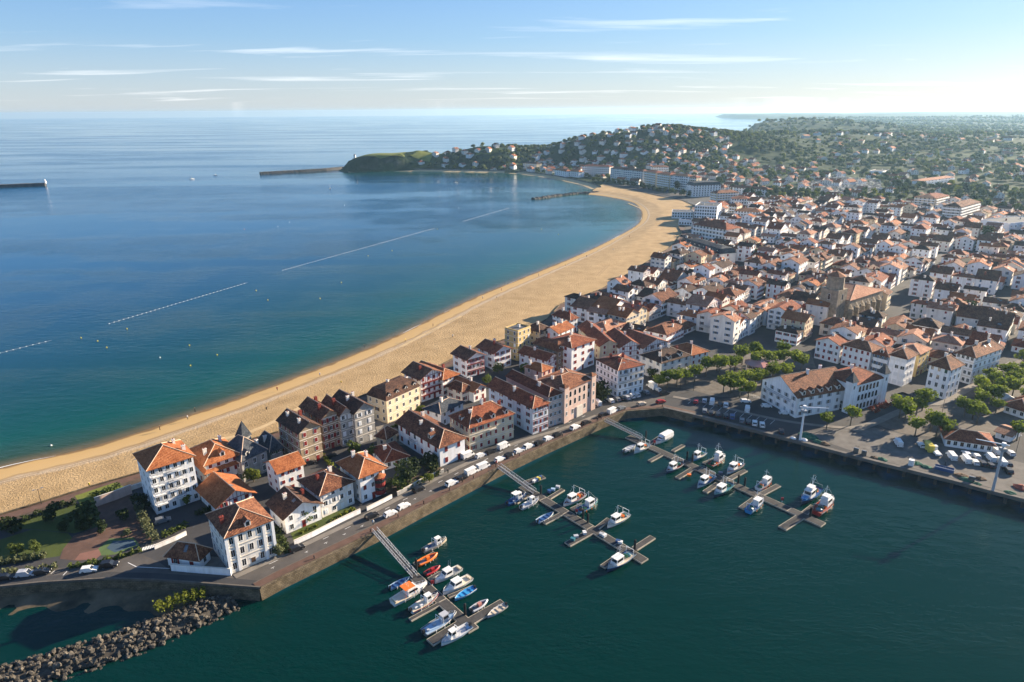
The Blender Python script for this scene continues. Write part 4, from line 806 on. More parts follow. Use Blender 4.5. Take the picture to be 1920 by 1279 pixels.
t_, Wd, D = house('long white-sided house with red timbered harbour front and red-brown roof', (999, 763), (1028, 753), (921, 721), h=11, floors=4, roof='half_hip', rh=2.4, tile='tile_red', cf=3, cl=5, mode='open', over=.7, chim=((.2, .1), (.3, .5)), timber='timber_red', ww=.9)
house('narrow pink town house with grey balconies beside the stone palace', (1029, 743), (1054, 735), None, 26, h=12.6, floors=4, roof='half_hip', rh=1.8, tile='tile_red', wall='wall_pink', shut='shutter_grey', cf=3, cl=0, mode='open', chim=((.3, .3), (.7, .5)), over=.4, sky=2, cornice=True)
# stone palace with arcaded loggias and corner turrets
t_, Wd, D = house('brick and stone palace with arcaded loggias and two corner turrets', (1058, 733), (1115, 708), None, 15, h=13.2, floors=4, roof='hip', rh=2.2, tile='tile_brown', wall='wall_pink', shut=None, cf=0, cl=3, mode='plain', over=.4, chim=((.2, .6), (.6, .7)), name='palace', cat='palace', door=False)
for zz in (6.2, 9.6):
    for i in range(5): put_window(t_, Wd * (.2 + .15 * i), 0, zz, 0, 1.35, 2.3, None, 'arch', True)
for i in range(3): put_window(t_, Wd * (.28 + .2 * i), 0, 2.3, 0, 1.1, 1.9, None, 'plain', True)
for xx in (-.3, Wd - 2.3):
    b = MB(); b.box(xx, xx + 2.6, -.5, 2.1, -1, 14.6); tw = b.build('turret', ['wall_pink'], t_); b = MB(); q = [(xx - .3, -.8, 14.55), (xx + 2.9, -.8, 14.55), (xx + 2.9, 2.4, 14.55), (xx - .3, 2.4, 14.55)]; b.slab([[q[k], q[(k + 1) % 4], (xx + 1.3, .8, 15.6)] for k in range(4)], .12); b.build('turret_roof', ['tile_brown'], tw)
    for zz in (3, 6.5, 10): put_window(t_, xx + 1.3, -.5, zz, 0, .7, 1.5, None, 'plain', True)
b = MB(); b.box(Wd * .4, Wd * .6, -.35, 0, 0, 4.4); b.build('portal', ['trim'], t_)
house('square stone tower house with low orange roof behind the palace', (1016, 696), (1035, 688), None, 9, h=15, floors=5, roof='hip', rh=1.6, tile='tile_orange', wall='wall_pink', cf=2, cl=2, mode='closed', chim=((.2, .8),), over=.5, door=False)
t_, Wd, D = house('white four-storey house with blue door and roof skylights by the plaza', (1159, 694), (1208, 683), (1114, 674), h=12.2, floors=4, roof='hip', rh=2.0, tile='tile_red', wall='wall_white', shut='shutter_blue', cf=5, cl=6, mode='plain', over=.4, chim=((.3, .3), (.3, .7), (.6, .5)), sky=5, cornice=True)
for j in (2, 3): balcony(t_, .4, Wd - .4, 3.05 * j, 0, 0, .7)
t_, Wd, D = house('white house with blackish roof, dormers and chimneys behind the plaza trees', (1241, 680), (1294, 665), (1199, 665), h=8.8, floors=3, roof='hip', rh=3, tile='tile_dark', wall='wall_offwhite', shut='shutter_grey', cf=4, cl=3, mode='open', over=.5, chim=((.15, .3), (.4, .6), (.6, .5), (.9, .5)), dorm=((.3, 'f'), (.7, 'f')))
balcony(t_, .4, Wd - .4, 3.0, 0, 0, .8)
house('small house with orange roof and red shutters at the plaza corner', (1296, 665), (1328, 657), None, 13, h=8.4, floors=3, roof='hip', rh=2.4, tile='tile_orange', cf=3, cl=2, chim=((.6, .5),), mode='closed')
house('tall white house with wide red shutters behind the palace tower', (1072, 651), (1115, 636), (1059, 627), h=12.4, floors=4, roof='hip', rh=2, tile='tile_red', cf=3, cl=2, mode='closed', ww=1.5, chim=((.2, .3), (.6, .6)), over=.8)
house('brown house with mansard roof and dormers near the palace tower', (1046, 659), (1067, 652), (1014, 639), h=10, floors=3, roof='mansard', rh=3.4, tile='tile_brown', wall='wall_stone', cf=3, cl=3, mode='plain', dorm=((.3, 'f'), (.7, 'f')), chim=((.5, .6),))
house('white-sided house with dark red roof and red timber front left of the mansard house', (1025, 675), (1047, 666), (984, 656), h=7.6, floors=3, roof='gable_v', rh=2, tile='tile_red', cf=2, cl=4, timber=True, chim=((.4, .6),), mode='closed')
t_, Wd, D = house('tall yellow flat-roofed block at the edge of the beach', (971, 622), (995, 613), None, 8, h=14.6, floors=5, roof='flat', tile='tile_slate', wall='wall_yellow', shut='shutter_white', cf=3, cl=2, mode='plain', chim=((.6, .5),), name='apartment_block', cat='apartment block', cornice=True)
house('pale yellow house with dark hip roof behind the yellow block', (1011, 621), (1031, 614), (996, 610), h=12, floors=4, roof='hip', rh=2.4, tile='tile_dark', wall='wall_cream', cf=2, cl=3, mode='plain', chim=((.4, .4),), shut='shutter_brown')
house('white house with orange gable between yellow house and red-shuttered house', (1047, 624), (1075, 612), (1027, 614), h=11.4, floors=4, roof='gable_u', rh=2, tile='tile_orange', cf=3, cl=2, mode='plain', chim=((.7, .5), (.3, .5)))
house('white villa with brown hip roof and two white chimneys on the beach front', (1069, 598), (1083, 594), (1034, 589), h=8, floors=3, roof='hip', rh=2.4, tile='tile_red', cf=2, cl=5, mode='plain', chim=((.4, .2), (.5, .6)))
house('long house with brown-red gable roof and cream front behind the palace', (1125, 648), (1160, 645), (1100, 610), h=8, floors=3, roof='gable_v', rh=2.6, tile='tile_red', wall='wall_cream', cf=2, cl=4, mode='closed', chim=((.6, .4), (.4, .7)))
house('white gabled house with red half-timbering, left of the timbered pair', (1162, 651), (1203, 647), None, 19, h=7.6, floors=3, roof='gable_v', rh=3, tile='tile_red', cf=3, cl=3, mode='closed', timber=True, chim=((.6, .5),))
house('wide gabled house with dark timbering, right of the timbered pair', (1206, 652), (1252, 640), None, 18, h=7.4, floors=3, roof='gable_v', rh=3, tile='tile_red', cf=4, cl=3, mode='open', timber='shutter_brown', chim=((.6, .5),))
# ---- buildings round the right-hand plaza
t_, Wd, D = house('broad white royal house with long brown roof and five dormers facing the car park', (1496, 745), (1597, 727), (1428, 711), h=8.6, floors=3, roof='gable_u', rh=5.2, tile='tile_brown', wall='wall_white', shut='shutter_grey', cf=6, cl=5, mode='open', over=.5, chim=((.45, .45), (.8, .6)), chm='wall_white', dorm=((.12, 'f'), (.28, 'f'), (.44, 'f'), (.6, 'f'), (.76, 'f')))
balcony(t_, 3, D - 3, 5.6, 0, -math.pi / 2, .8, 'metal_dark', 'wall_white', (0, D))
t_, Wd, D = house('white arcaded wing with two slate-capped turrets beside the royal house', (1603, 722), (1658, 707), None, 14, h=11.5, floors=3, roof='hip', rh=3, tile='tile_red', wall='wall_white', shut=None, cf=0, cl=0, over=.4, chim=((.5, .6),), name='palace', cat='palace', door=False)
for zz in (.6, 4.3, 7.9):
    for i in range(6): put_window(t_, Wd * (.2 + .12 * i), 0, zz, 0, 1.3, 2.4, None, 'arch', True)
for xx in (-2.2, Wd - .6):
    b = MB(); b.box(xx, xx + 2.8, -.5, 2.3, -1, 13.2); tw = b.build('turret', ['wall_white'], t_); q = [(xx - .4, -.9, 13.1), (xx + 3.2, -.9, 13.1), (xx + 3.2, 2.7, 13.1), (xx - .4, 2.7, 13.1)]; b = MB(); b.slab([[q[k], q[(k + 1) % 4], (xx + 1.4, .9, 16.8)] for k in range(4)], .12); b.build('turret_roof', ['tile_slate'], tw); put_window(t_, xx + 1.4, -.5, 10, 0, .8, 1.4, None, 'plain', True)
house('white corner building with dark green shutters and rounded bay by the street', (1782, 691), (1806, 681), (1727, 687), h=13.4, floors=4, roof='hip', rh=3.2, tile='tile_brown', shut='shutter_green', cf=3, cl=3, mode='plain', chim=((.5, .6),), wh=1.8)
house('long white row building with balconies running along the right street', (1829, 668), (1880, 650), (1788, 661), h=12.8, floors=4, roof='hip', rh=3, tile='tile_brown', shut='shutter_grey', cf=6, cl=4, mode='plain', chim=((.3, .5), (.7, .4)), sky=4, cornice=True)
house('white modern block with shop front left of the corner building', (1701, 671), (1719, 662), (1668, 664), h=13, floors=4, roof='hip', rh=2.4, tile='tile_brown', shut='shutter_white', cf=3, cl=3, mode='closed', chim=((.4, .5),), ww=1.5)
house('yellow-sided house squeezed behind the white modern block', (1724, 663), (1745, 652), None, 9, h=11, floors=4, roof='hip', rh=2, tile='tile_pink', wall='wall_yellow', cf=3, cl=0, mode='plain', chim=())
house('white house with red shutters directly behind the arcaded wing', (1634, 658), (1652, 650), (1581, 645), h=10, floors=3, roof='hip', rh=2.4, tile='tile_brown', cf=2, cl=5, mode='closed', chim=((.5, .5),))
house('white house with blue-grey shutters between red-shuttered house and modern block', (1666, 667), (1684, 659), (1636, 661), h=9.4, floors=3, roof='hip', rh=2.4, tile='tile_red', shut='shutter_blue', cf=2, cl=3, mode='open', chim=(), dorm=((.5, 'l'),))
house('white timbered house with red shutters at the back of the plaza', (1576, 648), (1592, 640), (1523, 641), h=9, floors=3, roof='gable_u', rh=2.4, tile='tile_red', cf=2, cl=4, mode='closed', chim=((.5, .5),))
house('long low harbour office with red tile roof on the quay', (1863, 833), (1852, 812), (1770, 808), h=3.4, floors=1, roof='hip', rh=1.8, tile='tile_red', shut='shutter_brown', cf=2, cl=7, mode='plain', chim=(), name='harbour_office', cat='building', over=.9, door=False)
house('market pavilion with reddish hip roof at the right picture edge', (1925, 768), (1985, 745), (1880, 757), h=4, floors=1, roof='hip', rh=2.2, tile='tile_red', cf=3, cl=3, mode='plain', chim=(), name='pavilion', cat='pavilion', over=1.2, door=False)
house('small pale-roofed kiosk behind the harbour office', (1896, 817), (1915, 806), (1872, 806), h=2.6, floors=1, roof='gable_v', rh=1.0, tile='tile_pink', cf=1, cl=1, mode='plain', chim=(), name='kiosk', cat='kiosk', door=False)
for (n1, n2, n3, lb) in (((1580, 756), (1626, 742), (1571, 745), 'dark flat-roofed cafe terrace pavilion in front of the royal house'), ((1690, 750), (1712, 745), (1680, 740), 'small dark flat-roofed kiosk by the plaza trees')):
    house(lb, n1, n2, n3, h=3.2, floors=1, roof='flat', tile='metal_dark', wall='metal_dark', shut=None, cf=4, cl=2, mode='plain', chim=(), name='kiosk', cat='kiosk', ww=1.8, wh=1.8, door=False)
# ---- church
t_, Wd, D = house('large stone church nave with broad pink tiled roof and buttresses', (1593, 563), (1656, 543), None, 17, h=14, floors=1, roof='half_hip', rh=4.5, tile='tile_pink', wall='wall_church', shut=None, cf=0, cl=0, mode='plain', chim=(), over=.5, name='church', cat='church', door=False)
for i in range(6):
    b = MB(); b.box(Wd * i / 6 + 1.2, Wd * i / 6 + 2.2, -2.0, 0, -1, 9); b.face([(Wd * i / 6 + 1.2, -2, 9), (Wd * i / 6 + 2.2, -2, 9), (Wd * i / 6 + 2.2, 0, 11.5), (Wd * i / 6 + 1.2, 0, 11.5)]); b.build('buttress', ['wall_church'], t_)
for i in range(5): put_window(t_, Wd * (i + 1) / 6 + .3, 0, 6, 0, 1.2, 4, None, 'arch', False)
b = MB(); b.box(-9, .5, 2, 11.5, -1, 20); tw = b.build('tower', ['wall_church'], t_); b = MB(); b.cyl((-4.2, 6.8, 20), (-4.2, 6.8, 26.5), 4.6, 4.4, 8); b.cyl((-4.2, 6.8, 26.5), (-4.2, 6.8, 27), 5, 5, 8); b.build('belfry', ['wall_church'], tw); b = MB(); b.cyl((-4.2, 6.8, 27), (-4.2, 6.8, 29.4), 4.9, .4, 8); b.build('belfry_roof', ['tile_brown'], tw)
put_window(t_, -4.2, 2, 14.5, 0, 1.4, 3.2, None, 'arch', False); put_window(t_, -9, 6.8, 14.5, -math.pi / 2, 1.4, 3.2, None, 'arch', False)
FOOT.append((at(1570, 560, 10), np.array([1., 0]), 8, 8))
# ---- larger blocks at the far beach
def block(label, a, c, dep, h, floors, cols, wall, tile, roof='hip', rh=2.5, cl=2, shut=None, mode='plain', **k):
    stripes_ = k.pop('bands', roof == 'hip' and floors > 3)
    r_ = house(label, a, c, None, dep, h=h, floors=floors, roof=roof, rh=rh, tile=tile, wall=wall, shut=shut, cf=cols, cl=cl, mode=mode, chim=k.pop('chim', ((.3, .5), (.7, .5))), full=False, name=k.pop('name', 'apartment_block'), cat=k.pop('cat', 'apartment block'), door=False, right=True, ww=1.5, wh=1.75, group='large buildings at the far beach', **k)
    if stripes_:
        for j in range(1, floors): b = MB(); b.box(.6, r_[1] - .6, -1.3, 0, -.15, .85); b.build('balcony', ['wall_white'], r_[0], loc=(0, 0, j * h / floors)); b = MB(); b.box(-1.1, 0, .6, r_[2] - .6, -.15, .85); b.build('balcony', ['wall_white'], r_[0], loc=(0, 0, j * h / floors))
    return r_
block('long white hotel at the far end of the beach', (1092, 311), (1143, 313), 16, 17, 5, 14, 'wall_offwhite', 'tile_red', cornice=True)
block('long beige apartment block right of the far hotel', (1145, 315), (1206, 321), 14, 19, 6, 15, 'wall_offwhite', 'tile_brown', shut='shutter_blue', mode='open')
block('narrow apartment block with sunlit side wall on the far beach', (1208, 321), (1230, 324), 16, 20, 6, 5, 'wall_cream', 'tile_red')
block('cream balcony block second left of the mansard hotel', (1233, 325), (1256, 328), 16, 20, 6, 6, 'wall_cream', 'tile_red')
block('white apartment block immediately left of the narrow yellow one', (1258, 328), (1290, 331), 16, 20, 6, 8, 'wall_white', 'tile_brown', shut='shutter_blue', mode='open')
block('narrow yellow apartment block before the mansard hotel', (1292, 332), (1306, 333), 14, 19, 6, 4, 'wall_cream', 'tile_red')
block('white hotel with dark mansard roof above the casino', (1300, 348), (1352, 346), 18, 15, 5, 10, 'wall_white', 'tile_slate', roof='mansard', rh=5, cornice=True)
block('white casino block with flat slate roof beside the beach', (1303, 386), (1345, 388), 30, 16, 5, 9, 'wall_white', 'tile_slate', roof='flat')
block('cream apartment block with red roof below the casino', (1300, 420), (1362, 430), 18, 13, 4, 10, 'wall_offwhite', 'tile_red', rh=4, cornice=True)
block('long stone hotel with blue mansard roof and many dormers at the beach', (1281, 455), (1350, 476), 14, 10, 3, 12, 'wall_offwhite', 'tile_slate', roof='mansard', rh=4.6, dorm=tuple((.08 + .12 * k, 'f') for k in range(8)), shut='shutter_red', mode='closed')
block('low terraced beach casino annexe with blue glass front', (1260, 398), (1300, 399), 18, 6, 2, 8, 'wall_white', 'tile_slate', roof='flat')
block('lower glass-fronted terrace nearest the sand below the casino', (1273, 412), (1303, 414), 14, 5, 1, 6, 'wall_white', 'tile_slate', roof='flat')
block('white hotel standing alone on the slope behind the far beach', (1189, 300), (1212, 302), 14, 14, 4, 8, 'wall_offwhite', 'tile_red', base=8)
block('white hotel with many windows high behind the balcony blocks', (1222, 313), (1254, 313), 14, 13, 4, 10, 'wall_white', 'tile_brown', base=8)
block('square villa with dark roof alone under the wooded headland', (981, 305), (1006, 307), 14, 12, 4, 6, 'wall_cream', 'tile_dark', base=3)
block('tall cream apartment slab with striped balconies right of town', (1755, 372), (1780, 366), 22, 16, 6, 5, 'wall_cream', 'tile_red', rh=3, cl=5)
block('dark grey stepped apartment block right of the striped slab', (1802, 388), (1838, 378), 16, 17, 6, 8, 'wall_grey', 'tile_brown', rh=3, cl=4)
block('curved pale apartment building by the bright green trees', (1726, 340), (1790, 332), 16, 12, 4, 10, 'wall_white', 'tile_pink', rh=2)
block('white hall with tall lit side wall near the cemetery', (1655, 322), (1690, 312), 20, 10, 2, 6, 'wall_white', 'tile_slate', roof='flat')
block('white mid-rise block right of the casino', (1372, 372), (1405, 373), 16, 13, 4, 7, 'wall_white', 'tile_red')
block('cream terrace block behind the casino', (1345, 362), (1385, 360), 14, 14, 5, 8, 'wall_cream', 'tile_brown')
block('stepped white apartment block with orange roof right of casino', (1378, 395), (1428, 398), 15, 11, 4, 9, 'wall_white', 'tile_orange')
block('yellow striped balcony block right of the flat casino', (1368, 385), (1382, 386), 18, 14, 5, 3, 'wall_cream', 'tile_brown', cl=4)
block('white long house row above the mansard hotel', (1365, 350), (1440, 356), 13, 9, 3, 14, 'wall_white', 'tile_brown')
block('big white villa on the slope above the balcony blocks', (1290, 306), (1322, 305), 14, 11, 3, 7, 'wall_white', 'tile_red', base=10)
block('white villa pair beside the far beach promenade', (1040, 318), (1062, 321), 12, 9, 3, 6, 'wall_white', 'tile_orange', base=4)
block('small white hotel left of the long far hotel', (1064, 320), (1085, 322), 12, 9, 3, 6, 'wall_white', 'tile_orange', base=4)
block('white exhibition building with flat roof on the far right', (1893, 420), (1960, 412), 26, 9, 2, 8, 'wall_white', 'tile_slate', roof='flat')
# ================================================================ OLD TOWN behind the harbour front
town = ats([(985, 640), (1030, 603), (1066, 580), (1135, 549), (1178, 525), (1262, 474), (1282, 455), (1312, 430), (1312, 395), (1400, 382), (1500, 380), (1600, 384), (1700, 388), (1800, 394), (1960, 410), (2040, 470), (2040, 620), (1960, 650), (1870, 672), (1835, 690), (1790, 697), (1700, 697), (1640, 688), (1560, 662), (1500, 655), (1440, 652), (1345, 676), (1250, 690), (1150, 690), (1080, 700), (1010, 712), (960, 700)])
def park(px, r): FOOT.append((at(*px), np.array([1., 0]), r, r))
for q_, r_ in (((1420, 690), 26), ((1680, 590), 0.1), ((1428, 470), 9), ((1790, 478), 7), ((1850, 455), 10), ((1690, 612), 7), ((1640, 405), 16)): park(q_, r_)
gam = [at(1664, 602), at(1678, 572), at(1755, 501), at(1790, 470)]          # the shopping street
a0 = math.radians(46.5); UU = np.array([math.cos(a0), math.sin(a0)]); VV = np.array([-UU[1], UU[0]]); O_ = np.array([60., 250.])
cand = []
rows = []
v0 = -560.
ri = 0
while v0 < 330:
    rows.append((v0, 0, ri)); rows.append((v0 + 11.6, 1, ri + 1)); ri += 2; v0 += 25.8
rr = random.Random(11)
for v0, back, ri in rows:
    u0 = -60 + rr.uniform(-6, 6); since = 0
    while u0 < 760:
        wd = rr.choice((6.5, 7.5, 8.5, 9.5, 10.5, 12, 14, 18)); dp = rr.uniform(10.6, 12.4)
        bend = math.radians(4 * math.sin(u0 / 170.) + rr.uniform(-2.5, 2.5)); u = np.array([math.cos(a0 + bend), math.sin(a0 + bend)]); v_ = np.array([-u[1], u[0]])
        wv = 9 * math.sin(u0 / 120. + ri * .0)
        A = O_ + UU * u0 + VV * (v0 + wv + rr.uniform(-.8, .8)); c = A + u * wd / 2 + v_ * dp / 2
        if inside(c, town) and float(seg_dist(np.array([c]), BK[:20])[0]) > 13 and float(seg_dist(np.array([c]), gam)[0]) > 6.6 and not occupied(c, u, wd / 2, dp / 2, -.15):
            cand.append(dict(A=A, u=u, W=wd, D=dp, row=ri, u0=u0, d=float(np.linalg.norm(c)), c=c)); FOOT.append((c, u, wd / 2 - .1, dp / 2 - .1))
        u0 += wd + rr.choice((0.05, .05, .05, .05, .3, 1.2)); since += wd
        if since > rr.uniform(55, 75): u0 += 3.6; since = 0
cand.sort(key=lambda k: k['d'])
def style(k):
    k['floors'] = rr.choice((1, 2, 2, 2, 3, 3, 3, 4)); k['h'] = k['floors'] * rr.uniform(2.55, 3.1) + rr.uniform(0, .9)
    k['roof'] = rr.choice(('gable_u', 'gable_u', 'gable_v', 'gable_v', 'gable_v', 'hip', 'hip')); k['rh'] = rr.uniform(.19, .27) * (k['W'] if k['roof'] == 'gable_v' else min(k['W'], k['D']) if k['roof'] == 'hip' else k['D'])
    k['tile'] = rr.choice(('tile_brown', 'tile_brown', 'tile_brown', 'tile_brown', 'tile_red', 'tile_red', 'tile_pink', 'tile_dark', 'tile_dark', 'tile_orange')); k['wall'] = rr.choice(('wall_white',) * 7 + ('wall_offwhite',) * 3 + ('wall_cream',))
    k['shut'] = rr.choice(('shutter_red', 'shutter_red', 'shutter_green', 'shutter_blue', 'shutter_brown', 'shutter_grey'))
for k in cand: style(k)
NIND = 235
cw = {'wall_white': 'white', 'wall_offwhite': 'off-white', 'wall_cream': 'cream'}; tw_ = {'tile_brown': 'brown', 'tile_red': 'red-brown', 'tile_pink': 'pale pink', 'tile_dark': 'dark', 'tile_orange': 'orange'}
near_ = cand[:NIND]; rids = sorted({k['row'] for k in near_}, reverse=True)
for k in near_:
    same = sorted([q for q in near_ if q['row'] == k['row']], key=lambda q: q['u0']); i = [q is k for q in same].index(True) + 1; r_ = rids.index(k['row']) + 1
    lb = '%s house, %s %s roof, %s from harbour in %s row from beach' % (cw[k['wall']], tw_[k['tile']], 'hip' if k['roof'] == 'hip' else 'gable', ordinal(i), ordinal(r_))
    n1 = max(2, int(k['W'] / 2.9)); n2 = max(2, int(k['D'] / 3.1))
    house(lb, place=(k['A'], k['u'], k['W'], k['D']), h=k['h'], floors=k['floors'], roof=k['roof'], rh=k['rh'], tile=k['tile'], wall=k['wall'], shut=k['shut'], cf=max(1, n1 - rr.choice((0, 0, 1))), cl=max(1, n2 - rr.choice((0, 1, 1))), ww=rr.choice((.8, 1.0, 1.0, 1.3)), wh=rr.choice((1.2, 1.45, 1.8)), mode=rr.choice(('open', 'open', 'closed', 'plain')), over=.55, chim=tuple((rr.uniform(.2, .8), rr.uniform(.2, .8)) for _ in range(rr.choice((1, 1, 2, 3)))), full=False, group='houses of the old town', right=False, door=False, sky=rr.choice((0, 0, 1, 2)), timber=rr.choice((None, None, None, 'timber_red')) if k['roof'] == 'gable_v' else None)
    FOOT.pop(); top = HLAST[0]
    if k['floors'] > 1 and rr.random() < .45: balcony(top, k['W'] * .12, k['W'] * .88, k['h'] / k['floors'], 0, 0, .8, rr.choice(('metal_dark', 'timber_red', 'shutter_green')), 'wall_offwhite')
    if k['floors'] > 1 and rr.random() < .35: balcony(top, k['D'] * .2, k['D'] * .8, k['h'] / k['floors'], 0, -math.pi / 2, .8, rr.choice(('metal_dark', 'shutter_brown')), 'wall_offwhite', (0, k['D']))
    if rr.random() < .3: dormer(top, k['W'] * rr.uniform(.3, .7), .4, k['h'] + .2, 0, k['tile'])
# the rest of the town and the houses on the hills, too many and too small to tell apart one by one
class Mass:
    def __init__(s): s.b = MB(); s.mats = ['wall_white', 'wall_offwhite', 'wall_cream', 'tile_brown', 'tile_red', 'tile_pink', 'tile_dark', 'tile_orange', 'glass_dark', 'shutter_red']
    def add(s, A, u, Wd, D, h, floors, roof, rh, tile, wall, base):
        v_ = np.array([-u[1], u[0]]); T = lambda p: (A[0] + u[0] * p[0] + v_[0] * p[1], A[1] + u[1] * p[0] + v_[1] * p[1], base + p[2]); wi = s.mats.index(wall); ti = s.mats.index(tile); b = s.b
        b.box(0, Wd, 0, D, -3, h, wi, T)
        if roof == 'gable_v':
            for y in (0, D): b.face([T(p) for p in ((0, y, h), (Wd, y, h), (Wd / 2, y, h + rh))], wi)
        if roof == 'gable_u':
            for x in (0, Wd): b.face([T(p) for p in ((x, 0, h), (x, D, h), (x, D / 2, h + rh))], wi)
        polys, _ = roof_polys(roof, Wd, D, h + .05, rh, .5)
        b.slab([[T(q) for q in p] for p in polys], .2, ti)
        fh = h / floors; n1 = max(2, int(Wd / 3)); n2 = max(2, int(D / 3.2))
        for j in range(floors):
            z0 = fh * j + .8; z1 = z0 + 1.4
            for i in range(n1): x = Wd * (i + .5) / n1; b.face([T(p) for p in ((x - .5, -.04, z0), (x + .5, -.04, z0), (x + .5, -.04, z1), (x - .5, -.04, z1))], rr.choice((8, 8, 8, 9)))
            for i in range(n2): y = D * (i + .5) / n2; b.face([T(p) for p in ((-.04, y + .5, z0), (-.04, y - .5, z0), (-.04, y - .5, z1), (-.04, y + .5, z1))], rr.choice((8, 8, 8, 9)))
        if rr.random() < .8: cx_, cy_ = Wd * rr.uniform(.25, .75), D * rr.uniform(.25, .75); z = roof_z(roof, Wd, D, h, rh, cx_, cy_); b.box(cx_ - .4, cx_ + .4, cy_ - .5, cy_ + .5, z - .8, z + 1.2, wi, T)
ms_ = Mass()
for k in cand[NIND:]: ms_.add(k['A'], k['u'], k['W'], k['D'], k['h'], k['floors'], k['roof'], k['rh'], k['tile'], k['wall'], G)
ms_.b.build('distant_town_houses', ms_.mats, None, kind='stuff', label='mass of white tile-roofed houses in the farther old town', cat='houses')
# hillside houses
HILL = []
hm_ = Mass()
def zone(n, px, zz, wmin=9, wmax=16):
    poly = px; xs = [p[0] for p in poly]; ys = [p[1] for p in poly]; c = 0; tries = 0
    while c < n and tries < n * 30:
        tries += 1; p = np.array((rr.uniform(min(xs), max(xs)), rr.uniform(min(ys), max(ys))))
        if not inside(p, poly): continue
        if any((p - q) @ (p - q) < 16 ** 2 for q in HILL): continue
        if not inland(p[None])[0] or float(seg_dist(p[None], coast)[0]) < 25: continue
        a = a0 + rr.choice((0, 0, -math.pi / 2)) + rr.uniform(-.4, .4); u = np.array([math.cos(a), math.sin(a)]); wd = rr.uniform(wmin, wmax); dp = rr.uniform(9, 12); fl = rr.choice((1, 2, 2))
        if occupied(p, u, wd / 2, dp / 2, 2): continue
        # keep the nearest corner order so that two faces look towards the harbour
        rf = rr.choice(('gable_u', 'gable_v', 'hip')); hm_.add(p - u * wd / 2 - np.array([-u[1], u[0]]) * dp / 2, u, wd, dp, fl * 2.7, fl, rf, .30 * min(wd, dp), rr.choice(('tile_red', 'tile_brown', 'tile_orange', 'tile_pink')), rr.choice(('wall_white', 'wall_offwhite', 'wall_offwhite')), max(G, hz(*p)) if p[1] > 780 else G)
        HILL.append(p); c += 1
zone(150, [(-190, 1430), (-60, 1400), (40, 1320), (150, 1200), (260, 1170), (420, 1350), (450, 1470), (300, 1530), (0, 1490), (-150, 1470)], 22, 8, 13)
zone(90, [(150, 1150), (240, 1010), (330, 940), (480, 1000), (520, 1200), (420, 1350), (260, 1180)], 10)
zone(130, [(330, 900), (700, 820), (1000, 1050), (1200, 1500), (900, 1500), (520, 1250), (450, 1000)], 12)
zone(110, [(560, 1300), (900, 1500), (1500, 1900), (1800, 2400), (1200, 2100), (700, 1700)], 16, 10, 24)
zone(30, [(480, 700), (640, 760), (820, 980), (700, 850), (560, 800)], 5)
hm_.b.build('hillside_houses', hm_.mats, None, kind='stuff', label='scattered white houses with tiled roofs among trees on the hills', cat='houses')
# cemetery: rows of small grey tombs
b = MB(); cp = ats([(1500, 352), (1560, 338), (1650, 345), (1655, 362), (1570, 372), (1520, 370)], 4); xs = [p[0] for p in cp]; ys = [p[1] for p in cp]
for gx in np.arange(min(xs), max(xs), 4.2):
    for gy in np.arange(min(ys), max(ys), 5.5):
        p = (gx + rr.uniform(-.6, .6), gy + rr.uniform(-.6, .6))
        if inside(p, cp) and rr.random() < .85:
            z = max(G, hz(*p)); hh = rr.uniform(.6, 2.4); b.box(p[0] - .8, p[0] + .8, p[1] - 1.3, p[1] + 1.3, z - .5, z + hh, rr.choice((0, 0, 1)))
b.build('tombs', ['wall_grey', 'wall_offwhite'], None, kind='stuff', label='dense field of small grey tombs in the cemetery', cat='tombs')
